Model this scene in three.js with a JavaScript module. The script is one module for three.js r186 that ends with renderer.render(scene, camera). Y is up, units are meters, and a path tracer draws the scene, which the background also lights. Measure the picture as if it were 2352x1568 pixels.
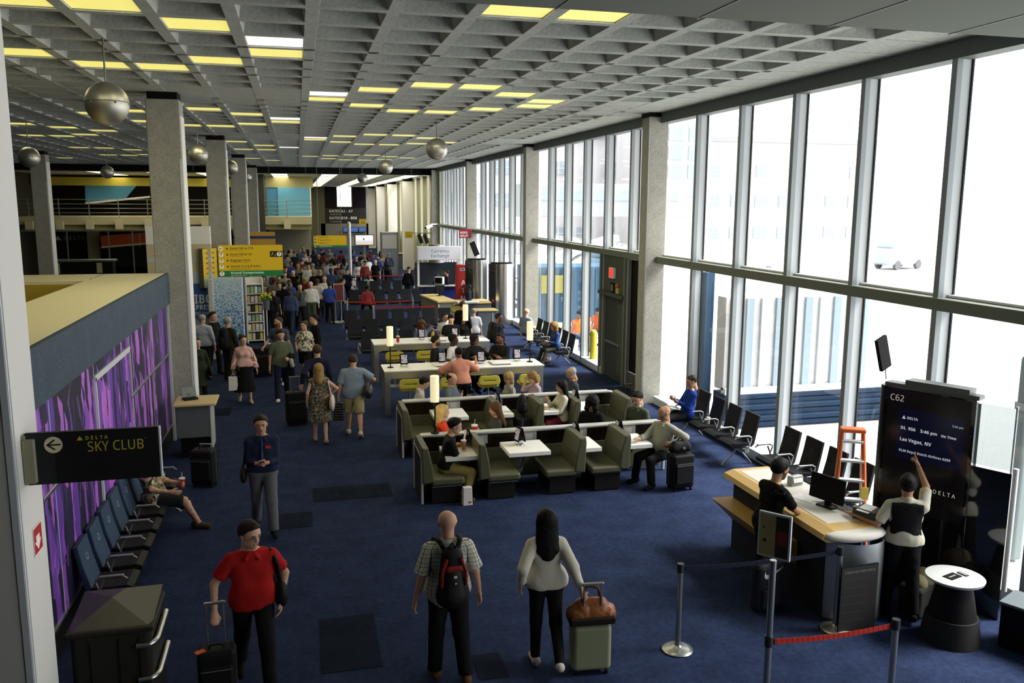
import * as THREE from 'three';
import { RoundedBoxGeometry } from 'three/addons/geometries/RoundedBoxGeometry.js';
import { mergeGeometries, toCreasedNormals } from 'three/addons/utils/BufferGeometryUtils.js';
import { RectAreaLightUniformsLib } from 'three/addons/lights/RectAreaLightUniformsLib.js';
import { ImprovedNoise } from 'three/addons/math/ImprovedNoise.js';
RectAreaLightUniformsLib.init();

// ---------- camera, sky, sun, exposure ----------
const scene = new THREE.Scene();
const F = 1953.8, YAW = 0.24573, PITCH = -0.16024, ROLL = 0.00474, EYE = 4.9;
const camera = new THREE.PerspectiveCamera(2 * Math.atan(784 / F) * 180 / Math.PI, 1.5, 0.1, 600);
camera.position.set(0, EYE, 0);
camera.rotation.set(PITCH, -YAW, ROLL, 'YXZ');
camera.updateMatrixWorld();
scene.background = new THREE.Color().setRGB(0.93, 0.93, 0.97);
scene.backgroundIntensity = 2.6;
const sun = new THREE.DirectionalLight(new THREE.Color().setRGB(1, 0.98, 0.95), 10);
sun.position.set(46, 54, -14); sun.target.position.set(0, 0, -24);
sun.shadow.radius = 50; sun.castShadow = true;
Object.assign(sun.shadow.camera, { left: -70, right: 70, top: 60, bottom: -40, near: 1, far: 200 });
sun.shadow.mapSize.set(4096, 4096);
scene.add(sun, sun.target);
const renderer = new THREE.WebGLRenderer({ antialias: true });
renderer.toneMapping = THREE.LinearToneMapping;
renderer.toneMappingExposure = 1.28;
renderer.shadowMap.enabled = true;

// ---------- helpers ----------
let seed = 7;
const rnd = () => { seed = (seed * 1664525 + 1013904223) >>> 0; return seed / 4294967296; };
const rr = (a, b) => a + (b - a) * rnd();
const V = (x, y, z) => new THREE.Vector3(x, y, z);
const noise3 = new ImprovedNoise();
const used = {};
const numbered = n => { used[n] = (used[n] || 0) + 1; return used[n] === 1 ? n : n + '_' + String(used[n] - 1).padStart(3, '0'); };
// the floor, table or wall point that a photo pixel points at
function ray(px, py) { return V((px - 1176) / F, -(py - 784) / F, -1).applyMatrix3(new THREE.Matrix3().setFromMatrix4(camera.matrixWorld)); }
function at(px, py, h = 0) { const d = ray(px, py), t = (h - EYE) / d.y; return V(d.x * t, h, d.z * t); }
function atX(px, py, x) { const d = ray(px, py), t = x / d.x; return V(x, EYE + d.y * t, d.z * t); }
function atZ(px, py, z) { const d = ray(px, py), t = z / d.z; return V(d.x * t, EYE + d.y * t, z); }
const C = (r, g, b) => new THREE.Color().setRGB(r, g, b);
const mats = {};
function M(color, rough = 0.7, o = {}) {
  const k = JSON.stringify([color, rough, o]);
  if (!mats[k]) {
    const p = { roughness: rough, ...o };
    p.color = Array.isArray(color) ? C(...color) : new THREE.Color(color);
    if (p.emissive) p.emissive = Array.isArray(p.emissive) ? C(...p.emissive) : new THREE.Color(p.emissive);
    if (rough >= 0.5 && !o.metalness && !o.transmission) p.specularIntensity = rough >= 0.9 ? 0.08 : 0.25;
    mats[k] = (p.specularIntensity || o.clearcoat || o.transmission || o.sheen || o.ior) ? new THREE.MeshPhysicalMaterial(p) : new THREE.MeshStandardMaterial(p);
  }
  return mats[k];
}
function prep(g) {                       // same attributes everywhere, so that geometries can be merged
  let q = g.index ? g.toNonIndexed() : g;
  for (const k of Object.keys(q.attributes)) if (!['position', 'normal', 'uv'].includes(k)) q.deleteAttribute(k);
  if (!q.attributes.normal) q.computeVertexNormals();
  if (!q.attributes.uv) q.setAttribute('uv', new THREE.Float32BufferAttribute(new Float32Array(q.attributes.position.count * 2), 2));
  q.morphAttributes = {};
  return q;
}
const merge = gs => { gs = [].concat(gs); return gs.length === 1 ? gs[0] : mergeGeometries(gs.map(prep)); };
function mesh(name, g, m, parent = scene, pos, rot) {
  const o = new THREE.Mesh(merge(g), m);
  o.name = parent === scene ? numbered(name) : name;
  if (pos) o.position.set(...pos);
  if (rot) o.rotation.set(...rot);
  o.castShadow = o.receiveShadow = true;
  parent.add(o); return o;
}
function tag(o, label, category, group) { o.userData.label = label; o.userData.category = category; if (group) o.userData.group = group; return o; }
function thing(name, label, category, pos = [0, 0, 0], turn = 0, group) {
  const o = new THREE.Group(); o.name = numbered(name); o.position.set(...(pos.isVector3 ? pos.toArray() : pos)); o.rotation.y = turn; scene.add(o);
  return tag(o, label, category, group);
}
function structure(name) { const o = new THREE.Group(); o.name = numbered(name); o.userData.kind = 'structure'; scene.add(o); return o; }
const asStructure = o => { o.userData.kind = 'structure'; return o; };
function dup(root, pos, turn, label, group) {
  const r = root.clone(); r.userData = { ...root.userData }; r.name = numbered(root.name.replace(/_\d{3}$/, '')); scene.add(r);
  r.position.set(...(pos.isVector3 ? pos.toArray() : pos)); if (turn !== undefined) r.rotation.y = turn;
  if (label) r.userData.label = label; if (group) r.userData.group = group; return r;
}
// geometry makers (position is the centre)
const mv = (g, x = 0, y = 0, z = 0, rx = 0, ry = 0, rz = 0) => { if (rx) g.rotateX(rx); if (rz) g.rotateZ(rz); if (ry) g.rotateY(ry); return g.translate(x, y, z); };
const bx = (w, h, d, x, y, z, ...r) => mv(new THREE.BoxGeometry(w, h, d), x, y, z, ...r);
const rb = (w, h, d, rad, x, y, z, ...r) => mv(new RoundedBoxGeometry(w, h, d, 2, Math.min(rad, w / 2.01, h / 2.01, d / 2.01)), x, y, z, ...r);
const cy = (r1, r2, h, x, y, z, n = 16, ...r) => mv(new THREE.CylinderGeometry(r1, r2, h, n), x, y, z, ...r);
const sp = (r, x, y, z, n = 16) => mv(new THREE.SphereGeometry(r, n, Math.ceil(n * 0.7)), x, y, z);
const pl = (w, h, x, y, z, ...r) => mv(new THREE.PlaneGeometry(w, h), x, y, z, ...r);
const tb = (pts, r, n = 8, seg = 0) => new THREE.TubeGeometry(new THREE.CatmullRomCurve3(pts.map(p => V(...p)), false, 'catmullrom', 0.2), seg || pts.length * 4, r, n, false);
const bar = (a, b, r, n = 8) => { const A = V(...a), B = V(...b), d = B.clone().sub(A), g = new THREE.CylinderGeometry(r, r, d.length(), n); g.applyQuaternion(new THREE.Quaternion().setFromUnitVectors(V(0, 1, 0), d.normalize())); const m = A.add(B).multiplyScalar(0.5); return g.translate(m.x, m.y, m.z); };
const lathe = (pts, n = 24) => new THREE.LatheGeometry(pts.map(p => new THREE.Vector2(...p)), n);
function prism(pts, depth, bevel = 0) {  // outline in x, y, extruded along z, centred
  const s = new THREE.Shape(pts.map(p => new THREE.Vector2(...p)));
  const g = new THREE.ExtrudeGeometry(s, { depth: depth - 2 * bevel, bevelEnabled: bevel > 0, bevelSize: bevel, bevelThickness: bevel, bevelSegments: 2, curveSegments: 10 });
  return g.translate(0, 0, -depth / 2 + bevel);
}
// textures
function canvasTex(w, h, draw, o = {}) {
  const c = document.createElement('canvas'); c.width = w; c.height = h; const g = c.getContext('2d'); draw(g, w, h);
  const t = new THREE.CanvasTexture(c); t.colorSpace = THREE.SRGBColorSpace; t.magFilter = THREE.LinearFilter;
  if (o.repeat) { t.wrapS = t.wrapT = THREE.RepeatWrapping; t.repeat.set(...o.repeat); }
  return t;
}
function dataTex(n, fn, o = {}) {
  const d = new Uint8Array(n * n * 4);
  for (let y = 0; y < n; y++) for (let x = 0; x < n; x++) { const c = fn(x / n, y / n); for (let k = 0; k < 3; k++) d[(y * n + x) * 4 + k] = Math.max(0, Math.min(255, (c[k] ?? c[0]) * 255)); d[(y * n + x) * 4 + 3] = 255; }
  const t = new THREE.DataTexture(d, n, n); t.wrapS = t.wrapT = THREE.RepeatWrapping; t.magFilter = THREE.LinearFilter; t.minFilter = THREE.LinearMipmapLinearFilter; t.generateMipmaps = true;
  if (!o.linear) t.colorSpace = THREE.SRGBColorSpace; if (o.repeat) t.repeat.set(...o.repeat); t.needsUpdate = true; return t;
}
// the six sides of a box get uv in metres
function boxUV(g, s = 1) {
  g = prep(g); const p = g.attributes.position, n = g.attributes.normal, u = g.attributes.uv;
  for (let i = 0; i < p.count; i++) {
    const ax = Math.abs(n.getX(i)), ay = Math.abs(n.getY(i)), az = Math.abs(n.getZ(i));
    if (ay >= ax && ay >= az) u.setXY(i, p.getX(i) * s, p.getZ(i) * s); else if (ax >= az) u.setXY(i, p.getZ(i) * s, p.getY(i) * s); else u.setXY(i, p.getX(i) * s, p.getY(i) * s);
  }
  return g;
}
// a flat printed face: canvas drawing on a thin board, front towards +z
function printed(name, w, h, draw, parent, pos, rot, o = {}) {
  const pw = o.px || 512, t = canvasTex(pw, Math.max(8, Math.round(pw * h / w)), draw);
  const m = new THREE.MeshStandardMaterial({ map: t, roughness: o.rough ?? 0.6, side: THREE.DoubleSide });
  if (o.glow) { m.emissiveMap = t; m.emissive = C(o.glow, o.glow, o.glow); }
  const g = new THREE.PlaneGeometry(w, h); return mesh(name, g, m, parent, pos, rot);
}
function txt(g, s, x, y, size, color, o = {}) { g.fillStyle = color; g.font = `${o.weight || ''} ${size}px ${o.font || 'sans-serif'}`.trim(); g.textAlign = o.align || 'left'; g.textBaseline = o.base || 'middle'; if (o.max) g.fillText(s, x, y, o.max); else g.fillText(s, x, y); }
const PI = Math.PI, D2R = PI / 180;
// ---------- surfaces ----------
const speck = dataTex(256, (u, v) => { const n = noise3.noise(u * 8, v * 8, 1) * 0.05 + noise3.noise(u * 40, v * 40, 2) * 0.06 + (rnd() - 0.5) * 0.16; return [0.86 + n]; }, { repeat: [0.5, 0.5] });
const grainBump = dataTex(256, () => [0.5 + (rnd() - 0.5) * 0.9], { linear: true, repeat: [1.6, 1.6] });
const carpetTex = dataTex(512, (u, v) => {
  const t = 0.80 + (rnd() - 0.5) * 0.30 + noise3.noise(u * 6, v * 6, 4) * 0.10 + noise3.noise(u * 30, v * 30, 9) * 0.10;
  const lint = rnd() > 0.99996 ? 0.9 : 0; return [t * 0.92 + lint, t * 0.95 + lint, t + lint];
}, { repeat: [0.45, 0.45] });
const carpetMat = M([0.038, 0.053, 0.108], 0.95, {}); carpetMat.map = carpetTex; carpetMat.bumpMap = grainBump; carpetMat.bumpScale = 0.004;
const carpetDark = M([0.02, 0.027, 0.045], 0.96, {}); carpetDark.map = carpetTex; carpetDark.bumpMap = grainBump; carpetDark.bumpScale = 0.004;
const concrete = M([0.40, 0.40, 0.36], 0.9); concrete.map = speck;
const ceilWhite = M([0.59, 0.62, 0.56], 0.92); ceilWhite.map = speck;
const ceilPanel = M([0.53, 0.56, 0.50], 0.92); ceilPanel.map = speck;
const columnMat = M([0.50, 0.49, 0.42], 0.85); columnMat.map = speck;
const alu = M([0.62, 0.65, 0.66], 0.45, { metalness: 0.2 });
const mullMat = M([0.23, 0.26, 0.27], 0.5, { metalness: 0.2 }), headMat = M([0.13, 0.15, 0.14], 0.6);
const aluDark = M([0.17, 0.19, 0.18], 0.5, { metalness: 0.3 });
const black = M([0.006, 0.0055, 0.006], 0.6);
const darkWall = M([0.012, 0.011, 0.012], 0.8);
const steel = M([0.56, 0.57, 0.56], 0.28, { metalness: 1 });
const brushed = M([0.45, 0.45, 0.43], 0.38, { metalness: 1 });
const whiteMat = M([0.78, 0.77, 0.75], 0.5);
const glassMat = M([0.97, 0.985, 0.98], 0.02, { transmission: 1, thickness: 0, ior: 1.45 });
const tintGlass = M([0.26, 0.29, 0.29], 0.03, { transmission: 1, thickness: 0, ior: 1.45 });

// ---------- floor ----------
const XW = 8.6, CEIL = 7.05, ZEND = -55, ZFAR = -101, ZB = 3.5, XL = -17;
const floor = structure('floor');
mesh('carpet', boxUV(bx(XW - XL + 0.6, 0.2, ZB - ZFAR, (XW + XL) / 2 + 0.1, -0.1, (ZB + ZFAR) / 2)), carpetMat, floor);
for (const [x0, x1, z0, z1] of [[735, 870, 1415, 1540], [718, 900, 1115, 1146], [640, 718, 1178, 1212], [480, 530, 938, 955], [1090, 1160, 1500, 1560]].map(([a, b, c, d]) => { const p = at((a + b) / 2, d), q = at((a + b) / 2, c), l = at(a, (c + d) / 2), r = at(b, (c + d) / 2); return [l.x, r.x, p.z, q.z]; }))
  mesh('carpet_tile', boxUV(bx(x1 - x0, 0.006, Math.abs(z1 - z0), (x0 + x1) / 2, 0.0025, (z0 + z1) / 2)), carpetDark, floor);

// ---------- coffered ceiling ----------
const ceiling = structure('ceiling');
const PX = 0.908, PZ = 0.916, X0 = 0.245, Z0 = -10.2, RIB = 0.15, DEP = 0.26;
const KX0 = -19, KX1 = 8, JZ0 = -2, JZ1 = 48;     // coffer indices
const colZ = k => -18.75 - 11.35 * k;              // column lines
const solid = (i, j) => { const x = X0 + PX * (i + 0.5), z = Z0 - PZ * (j + 0.5); if (x > 7.7) return true;
  for (let k = -1; k < 4; k++) { const dz = Math.abs(z - colZ(k)); if (dz < 1.25 && x > -5.2 && x < 0.2) return true; if (dz < 1.3 && x > 6.6) return true; if (dz < 1.25 && x > -12 && x < -7.2) return true; } return false; };
const ribXG = l => { const g = prism([[-RIB / 2, 0], [RIB / 2, 0], [RIB / 2 + 0.05, DEP], [-RIB / 2 - 0.05, DEP]], l); return boxUV(g); };
const zA = Z0 - PZ * JZ0, zB = Z0 - PZ * (JZ1 + 1), xA = X0 + PX * KX0, xB = X0 + PX * (KX1 + 1);
const rz = ribXG(zA - zB), rx = ribXG(xB - xA); rx.rotateY(PI / 2);
for (let k = KX0; k <= KX1; k++) mesh('rib', rz, ceilWhite, ceiling, [X0 + PX * k, CEIL, (zA + zB) / 2]);
for (let j = JZ0; j <= JZ1 + 1; j++) mesh('rib', rx, ceilWhite, ceiling, [(xA + xB) / 2, CEIL, Z0 - PZ * j]);
const lightAt = new Map();
for (const [px, py, w] of [[60, 5], [240, 10], [455, 57], [632, 97, 1], [637, 122], [65, 117], [235, 143], [375, 150], [500, 138], [756, 214, 1], [753, 227], [869, 207], [845, 243], [992, 199], [925, 258], [1103, 203], [1011, 261], [1158, 218], [1116, 254],
  [1186, 27], [1356, 39], [1251, 235], [1224, 245], [727, 316, 1], [726, 321], [797, 311], [787, 325], [868, 309], [843, 332], [935, 311], [901, 334], [962, 330], [1040, 328], [979, 318], [720, 359], [766, 357], [761, 365], [817, 356], [804, 367], [863, 357], [846, 369], [909, 360], [901, 367], [945, 364],
  [27, 199], [194, 260], [311, 255], [320, 279], [51, 283], [146, 291], [245, 301], [73, 310], [144, 313], [199, 309], [473, 250], [571, 263], [656, 275, 1], [656, 281], [446, 287], [510, 290], [583, 287], [544, 327], [609, 333], [667, 339, 1], [554, 344], [616, 343], [116, 345], [184, 340], [235, 341], [178, 350], [303, 345], [241, 355], [292, 356], [323, 354], [133, 362], [449, 369], [600, 365], [640, 368], [560, 372]]) {
  const p = at(px, py, CEIL), i = Math.floor((p.x - X0) / PX), j = Math.floor((Z0 - p.z) / PZ); if (!solid(i, j) && j <= JZ1) lightAt.set(i + ',' + j, w ? 1 : 0);
}
const panelG = boxUV(bx(PX, 0.06, PZ, 0, 0, 0)), slabG = boxUV(bx(PX, DEP - 0.02, PZ, 0, 0, 0));
const cells = [];
for (let j = JZ0; j <= JZ1; j++) for (let i = KX0; i <= KX1; i++) if (!lightAt.has(i + ',' + j)) cells.push([i, j, X0 + PX * (i + 0.5), Z0 - PZ * (j + 0.5)]);
const restP = [], restS = []; let shown = 0;
for (const [i, j, x, z] of cells) {
  if (solid(i, j)) { restS.push(slabG.clone().translate(x, CEIL + DEP / 2 - 0.004, z)); continue; }
  if (shown < 295 && i >= -6) { mesh('coffer_panel', panelG, ceilPanel, ceiling, [x, CEIL + DEP + 0.03, z]); shown++; } else restP.push(panelG.clone().translate(x, CEIL + DEP + 0.03, z));
}
mesh('coffer_panels', restP, ceilPanel, ceiling).userData.kind = 'stuff';
mesh('solid_slab', restS, ceilWhite, ceiling).userData.kind = 'stuff';
mesh('roof_slab', bx(30, 0.3, 62, -4, 7.65, -27), concrete, ceiling);
mesh('roof_slab', bx(XW - xB + 0.5, 0.3, 58, (XW + xB) / 2 + 0.25, CEIL + 0.148, -27), ceilWhite, ceiling);
// lit coffers
const lampWarm = M([0.7, 0.66, 0.35], 0.6, { emissive: [0.60, 0.53, 0.12] }), lampCool = M([0.85, 0.83, 0.78], 0.6, { emissive: [0.95, 0.88, 0.78] });
const lensG = bx(PX - RIB - 0.01, 0.02, PZ - RIB - 0.01, 0, 0, 0), frameG = merge([[-1, 0], [1, 0], [0, -1], [0, 1]].map(([a, b]) => bx(a ? 0.02 : PX - RIB, 0.05, b ? 0.02 : PZ - RIB, a * (PX - RIB) / 2, 0.01, b * (PZ - RIB) / 2)));
for (const [k, cool] of lightAt) {
  const [i, j] = k.split(',').map(Number), x = X0 + PX * (i + 0.5), z = Z0 - PZ * (j + 0.5);
  const t = thing('ceiling_light', cool ? 'square white ceiling light panel glowing in a coffer' : 'square yellow ceiling light panel glowing in a coffer', 'ceiling light', [x, CEIL + 0.03, z], 0, cool ? 'white ceiling lights' : 'yellow ceiling lights');
  mesh('lens', lensG, cool ? lampCool : lampWarm, t); mesh('frame', frameG, alu, t);
  const l = new THREE.RectAreaLight(cool ? C(1, 0.93, 0.82) : C(1, 0.9, 0.58), cool ? 6 : 4.6, PX - RIB - 0.05, PZ - RIB - 0.05);
  l.position.set(0, -0.02, 0); l.rotation.x = -PI / 2; t.add(l);
}
// lower soffit over the gallery where the camera stands
const soffit = asStructure(mesh('trim_1', boxUV(bx(XW + 0.4 - XL, 0.9, ZB + 8.25, (XW + XL) / 2 + 0.2, 6.76 + 0.45, (ZB - 8.25) / 2)), M([0.17, 0.19, 0.16], 0.9)));
for (let k = 0; k < 6; k++) mesh('soffit_joint', bx(0.012, 0.01, 10, 1 + k * 1.5, 6.758, -3.3), aluDark, soffit);

// ---------- walls out of the window side ----------
asStructure(mesh('wall_left', bx(0.3, 8, ZB - ZFAR, XL - 0.15, 3.6, (ZB + ZFAR) / 2), M([0.05, 0.048, 0.035], 0.9)));
asStructure(mesh('wall_back', bx(XW - XL + 1, 8, 0.3, (XW + XL) / 2, 3.6, ZB + 0.15), M([0.12, 0.12, 0.11], 0.9)));
// ---------- window wall ----------
const MOD = 1.883, ZC = k => -19.3 - 11.3 * k;     // front faces of the window-side columns
const greenGrey = M([0.15, 0.17, 0.135], 0.6, { metalness: 0.2 });
const mullG = boxUV(rb(0.1, CEIL, 0.1, 0.012, -0.08, CEIL / 2, 0)), mullFin = boxUV(bx(0.17, CEIL, 0.07, 0.055, CEIL / 2, 0)), gasket = boxUV(bx(0.025, CEIL, 0.12, 0.125, CEIL / 2, 0)), mullDaylit = M([0.52, 0.55, 0.56], 0.55), rubber = M([0.03, 0.035, 0.035], 0.7);  // fin paler than the room-side mullion: daylight painted into its colour
let wn = 1;
for (let k = -2; k < 4; k++) {
  if (k === -2) continue;
  const w = structure('window_' + wn++), z0 = k === -1 ? ZB : ZC(k - 0) + 11.3 - 0.5, zs = ZC(k), n = k === -1 ? 8 : 6, zTop = zs + n * MOD;
  // bay from zs (far end, the column) towards the camera
  const L = n * MOD, zm = zs + L / 2;
  mesh('head', boxUV(bx(0.28, 0.24, L, XW, CEIL - 0.12, zm)), headMat, w);
  mesh('transom', boxUV(rb(0.3, 0.17, L, 0.015, XW - 0.01, 3.57, zm)), greenGrey, w);
  mesh('transom_ledge', boxUV(bx(0.2, 0.03, L, XW + 0.14, 3.68, zm)), whiteMat, w);
  for (let i = k === -1 ? 0 : 1; i < n; i++) { const z = zs + i * MOD; mesh('mullion', mullG, mullMat, w, [XW, 0, z]); mesh('mullion_fin_daylit', mullFin, mullDaylit, w, [XW, 0, z]); mesh('gasket', gasket, rubber, w, [XW, 0, z]); }
  for (let i = 0; i < n; i++) {
    const za = zs + (i + 0.5) * MOD;
    mesh('pane', pl(MOD - 0.05, CEIL - 3.9, XW + 0.12, (CEIL - 0.24 + 3.66) / 2, za, 0, -PI / 2), glassMat, w);
    if (!(k === 1 && i >= 4)) { mesh('pane', pl(MOD - 0.05, 3.3, XW + 0.12, 1.84, za, 0, -PI / 2), glassMat, w); mesh('sill', boxUV(rb(0.3, 0.2, MOD - 0.1, 0.02, XW, 0.1, za)), alu, w); }
  }
}
// concrete columns on the window side
const wcol = boxUV(bx(0.46, CEIL + 0.1, 0.5, 0, CEIL / 2, 0));
for (let k = 0; k < 4; k++) { const c = structure('column'); c.position.set(8.43, 0, ZC(k) - 0.25); mesh('shaft', wcol, columnMat, c); mesh('cover_strip', boxUV(bx(0.02, CEIL - 0.2, 0.05, -0.235, CEIL / 2, 0.22)), alu, c); mesh('reveal', bx(0.5, 0.1, 0.54, 0, CEIL - 0.05, 0), black, c); }
// bird spikes along the outer ledge
{ const g = new THREE.CylinderGeometry(0.003, 0.004, 0.16, 4), N = 900, im = new THREE.InstancedMesh(g, M([0.75, 0.77, 0.78], 0.4, { metalness: 0.3 }), N), m = new THREE.Matrix4(), q = new THREE.Quaternion();
  for (let i = 0; i < N; i++) { q.setFromEuler(new THREE.Euler(rr(-0.5, 0.5), 0, rr(-0.5, 0.5))); m.compose(V(XW + 0.2 + rr(-0.03, 0.03), 3.76, -10 - (i / N) * 30), q, V(1, 1, 1)); im.setMatrixAt(i, m); }
  im.name = 'bird_spikes'; im.userData = { kind: 'stuff', label: 'bristling bird spikes along the outer window ledge', category: 'bird spikes' }; scene.add(im); }
// emergency door set into the second bay
{ const d = structure('door_1'), z1 = ZC(0) - 0.5, zA2 = z1 - MOD + 0.36, zB2 = zA2 - MOD;
  const g1 = M([0.075, 0.085, 0.07], 0.6), g2 = M([0.05, 0.058, 0.048], 0.55);
  mesh('lintel_panel', boxUV(bx(0.16, 1.05, MOD - 0.08, XW - 0.03, 2.96, (zA2 + zB2) / 2)), g1, d);
  mesh('lintel_edge', boxUV(bx(0.3, 0.1, MOD, XW - 0.08, 2.42, (zA2 + zB2) / 2)), g1, d);
  mesh('door_leaf', boxUV(rb(0.06, 2.36, MOD - 0.2, 0.01, XW - 0.02, 1.18, (zA2 + zB2) / 2)), g2, d);
  mesh('door_panel', boxUV(bx(0.02, 2.0, 0.5, XW - 0.06, 1.2, zA2 - 0.45)), g1, d);
  mesh('push_bar', [bx(0.05, 0.07, 1.1, XW - 0.1, 1.05, (zA2 + zB2) / 2), bx(0.08, 0.12, 0.08, XW - 0.09, 1.05, zA2 - 0.25)], aluDark, d);
  mesh('jamb', boxUV(bx(0.3, 3.5, 0.1, XW - 0.02, 1.75, zA2)), greenGrey, d); mesh('jamb', boxUV(bx(0.3, 3.5, 0.1, XW - 0.02, 1.75, zB2)), greenGrey, d);
  mesh('dark_panel', boxUV(bx(0.05, 3.0, MOD - 0.45, XW, 1.95, z1 - MOD / 2 + 0.2)), black, d);
  mesh('kick_panel', boxUV(bx(0.1, 0.42, MOD - 0.4, XW - 0.02, 0.21, z1 - MOD / 2 + 0.2)), g1, d);
  const e = thing('exit_sign', 'small square sign with a glowing red face above the emergency door', 'exit sign', [XW - 0.15, 3.02, zA2 - 0.95]);
  mesh('case', rb(0.08, 0.3, 0.36, 0.01, 0, 0, 0), whiteMat, e); mesh('face', bx(0.01, 0.22, 0.27, -0.043, 0, 0), M([0.6, 0.05, 0.04], 0.5, { emissive: [0.75, 0.03, 0.02] }), e);
  const s = thing('alarm_strobe', 'small yellow and red strobe unit beside the framed plate over the door', 'alarm', [XW - 0.13, 2.62, zA2 - 0.55]);
  mesh('base', rb(0.06, 0.16, 0.16, 0.01, 0, -0.06, 0), M([0.5, 0.42, 0.1], 0.5), s); mesh('dome', sp(0.07, 0, 0.07, 0, 12), M([0.45, 0.1, 0.03], 0.4), s);
  const f = thing('wall_plate', 'small black framed plate on the panel over the emergency door', 'plate', [XW - 0.12, 2.6, zA2 - 0.98]);
  mesh('frame', rb(0.03, 0.3, 0.26, 0.006, 0, 0, 0), black, f); mesh('insert', bx(0.01, 0.18, 0.13, -0.016, 0, 0), M([0.25, 0.22, 0.14], 0.5), f);
}
// ---------- hall columns on the left ----------
const lcol = boxUV(rb(0.63, CEIL - 0.14, 0.62, 0.02, 0, (CEIL - 0.14) / 2, 0));
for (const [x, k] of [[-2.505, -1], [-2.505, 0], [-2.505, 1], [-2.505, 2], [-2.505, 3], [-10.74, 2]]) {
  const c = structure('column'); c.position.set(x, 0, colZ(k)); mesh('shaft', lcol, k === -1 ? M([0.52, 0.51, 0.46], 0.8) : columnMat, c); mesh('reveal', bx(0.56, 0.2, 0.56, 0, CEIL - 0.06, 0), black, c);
  mesh('daylit_side', boxUV(bx(0.02, CEIL - 0.5, 0.56, 0.318, CEIL / 2 - 0.2, 0)), M([0.72, 0.71, 0.67], 0.6), c);  // added pale sheet: window light painted onto the side facing the glass
  mesh('corner_guard', [bx(0.012, 5.5, 0.05, 0.315, 3, 0.285), bx(0.05, 5.5, 0.012, 0.29, 3, 0.312)], alu, c);
}
// ---------- far end of the hall ----------
const cover = structure('ceiling');
const farCeil = M([0.6, 0.6, 0.48], 0.9);
mesh('far_ceiling', boxUV(bx(XW - XL + 0.6, 0.3, ZEND - ZFAR + 1, (XW + XL) / 2, 6.9, (ZEND + ZFAR) / 2)), farCeil, cover);
mesh('drop_beam', bx(XW - XL, 0.62, 0.4, (XW + XL) / 2, 6.98, ZEND + 0.6), black, cover);
for (let k = 0; k < 8; k++) mesh('beam_joint', bx(0.04, 0.5, 0.02, -8 + k * 2.15, 6.95, ZEND + 0.81), greenGrey, cover);
const stripG = bx(1.0, 0.04, 3.6, 0, 0, 0), stripFr = merge([bx(1.06, 0.06, 0.04, 0, 0.01, 1.82), bx(1.06, 0.06, 0.04, 0, 0.01, -1.82), bx(0.03, 0.06, 3.6, 0.515, 0.01, 0), bx(0.03, 0.06, 3.6, -0.515, 0.01, 0)]);
for (const [x, z0, n] of [[-1.0, -57.5, 5], [2.1, -57.5, 10], [4.9, -57.5, 10], [7.3, -57.5, 9], [-11.5, -57.5, 2], [-8.2, -57.5, 2], [-5.4, -57.5, 2]]) for (let i = 0; i < n; i++) {
  const t = thing('linear_light', 'long white ceiling light in the strips of the far hall', 'ceiling light', [x, 6.7, z0 - i * 4.2], 0, 'far ceiling strip lights');
  mesh('lens', stripG, M([0.85, 0.84, 0.76], 0.6, { emissive: [1.0, 0.93, 0.72] }), t); mesh('frame', stripFr, alu, t);
  const l = new THREE.RectAreaLight(C(1, 0.9, 0.66), 3.6, 0.95, 3.5); l.position.y = -0.03; l.rotation.x = -PI / 2; t.add(l);
}
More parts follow.
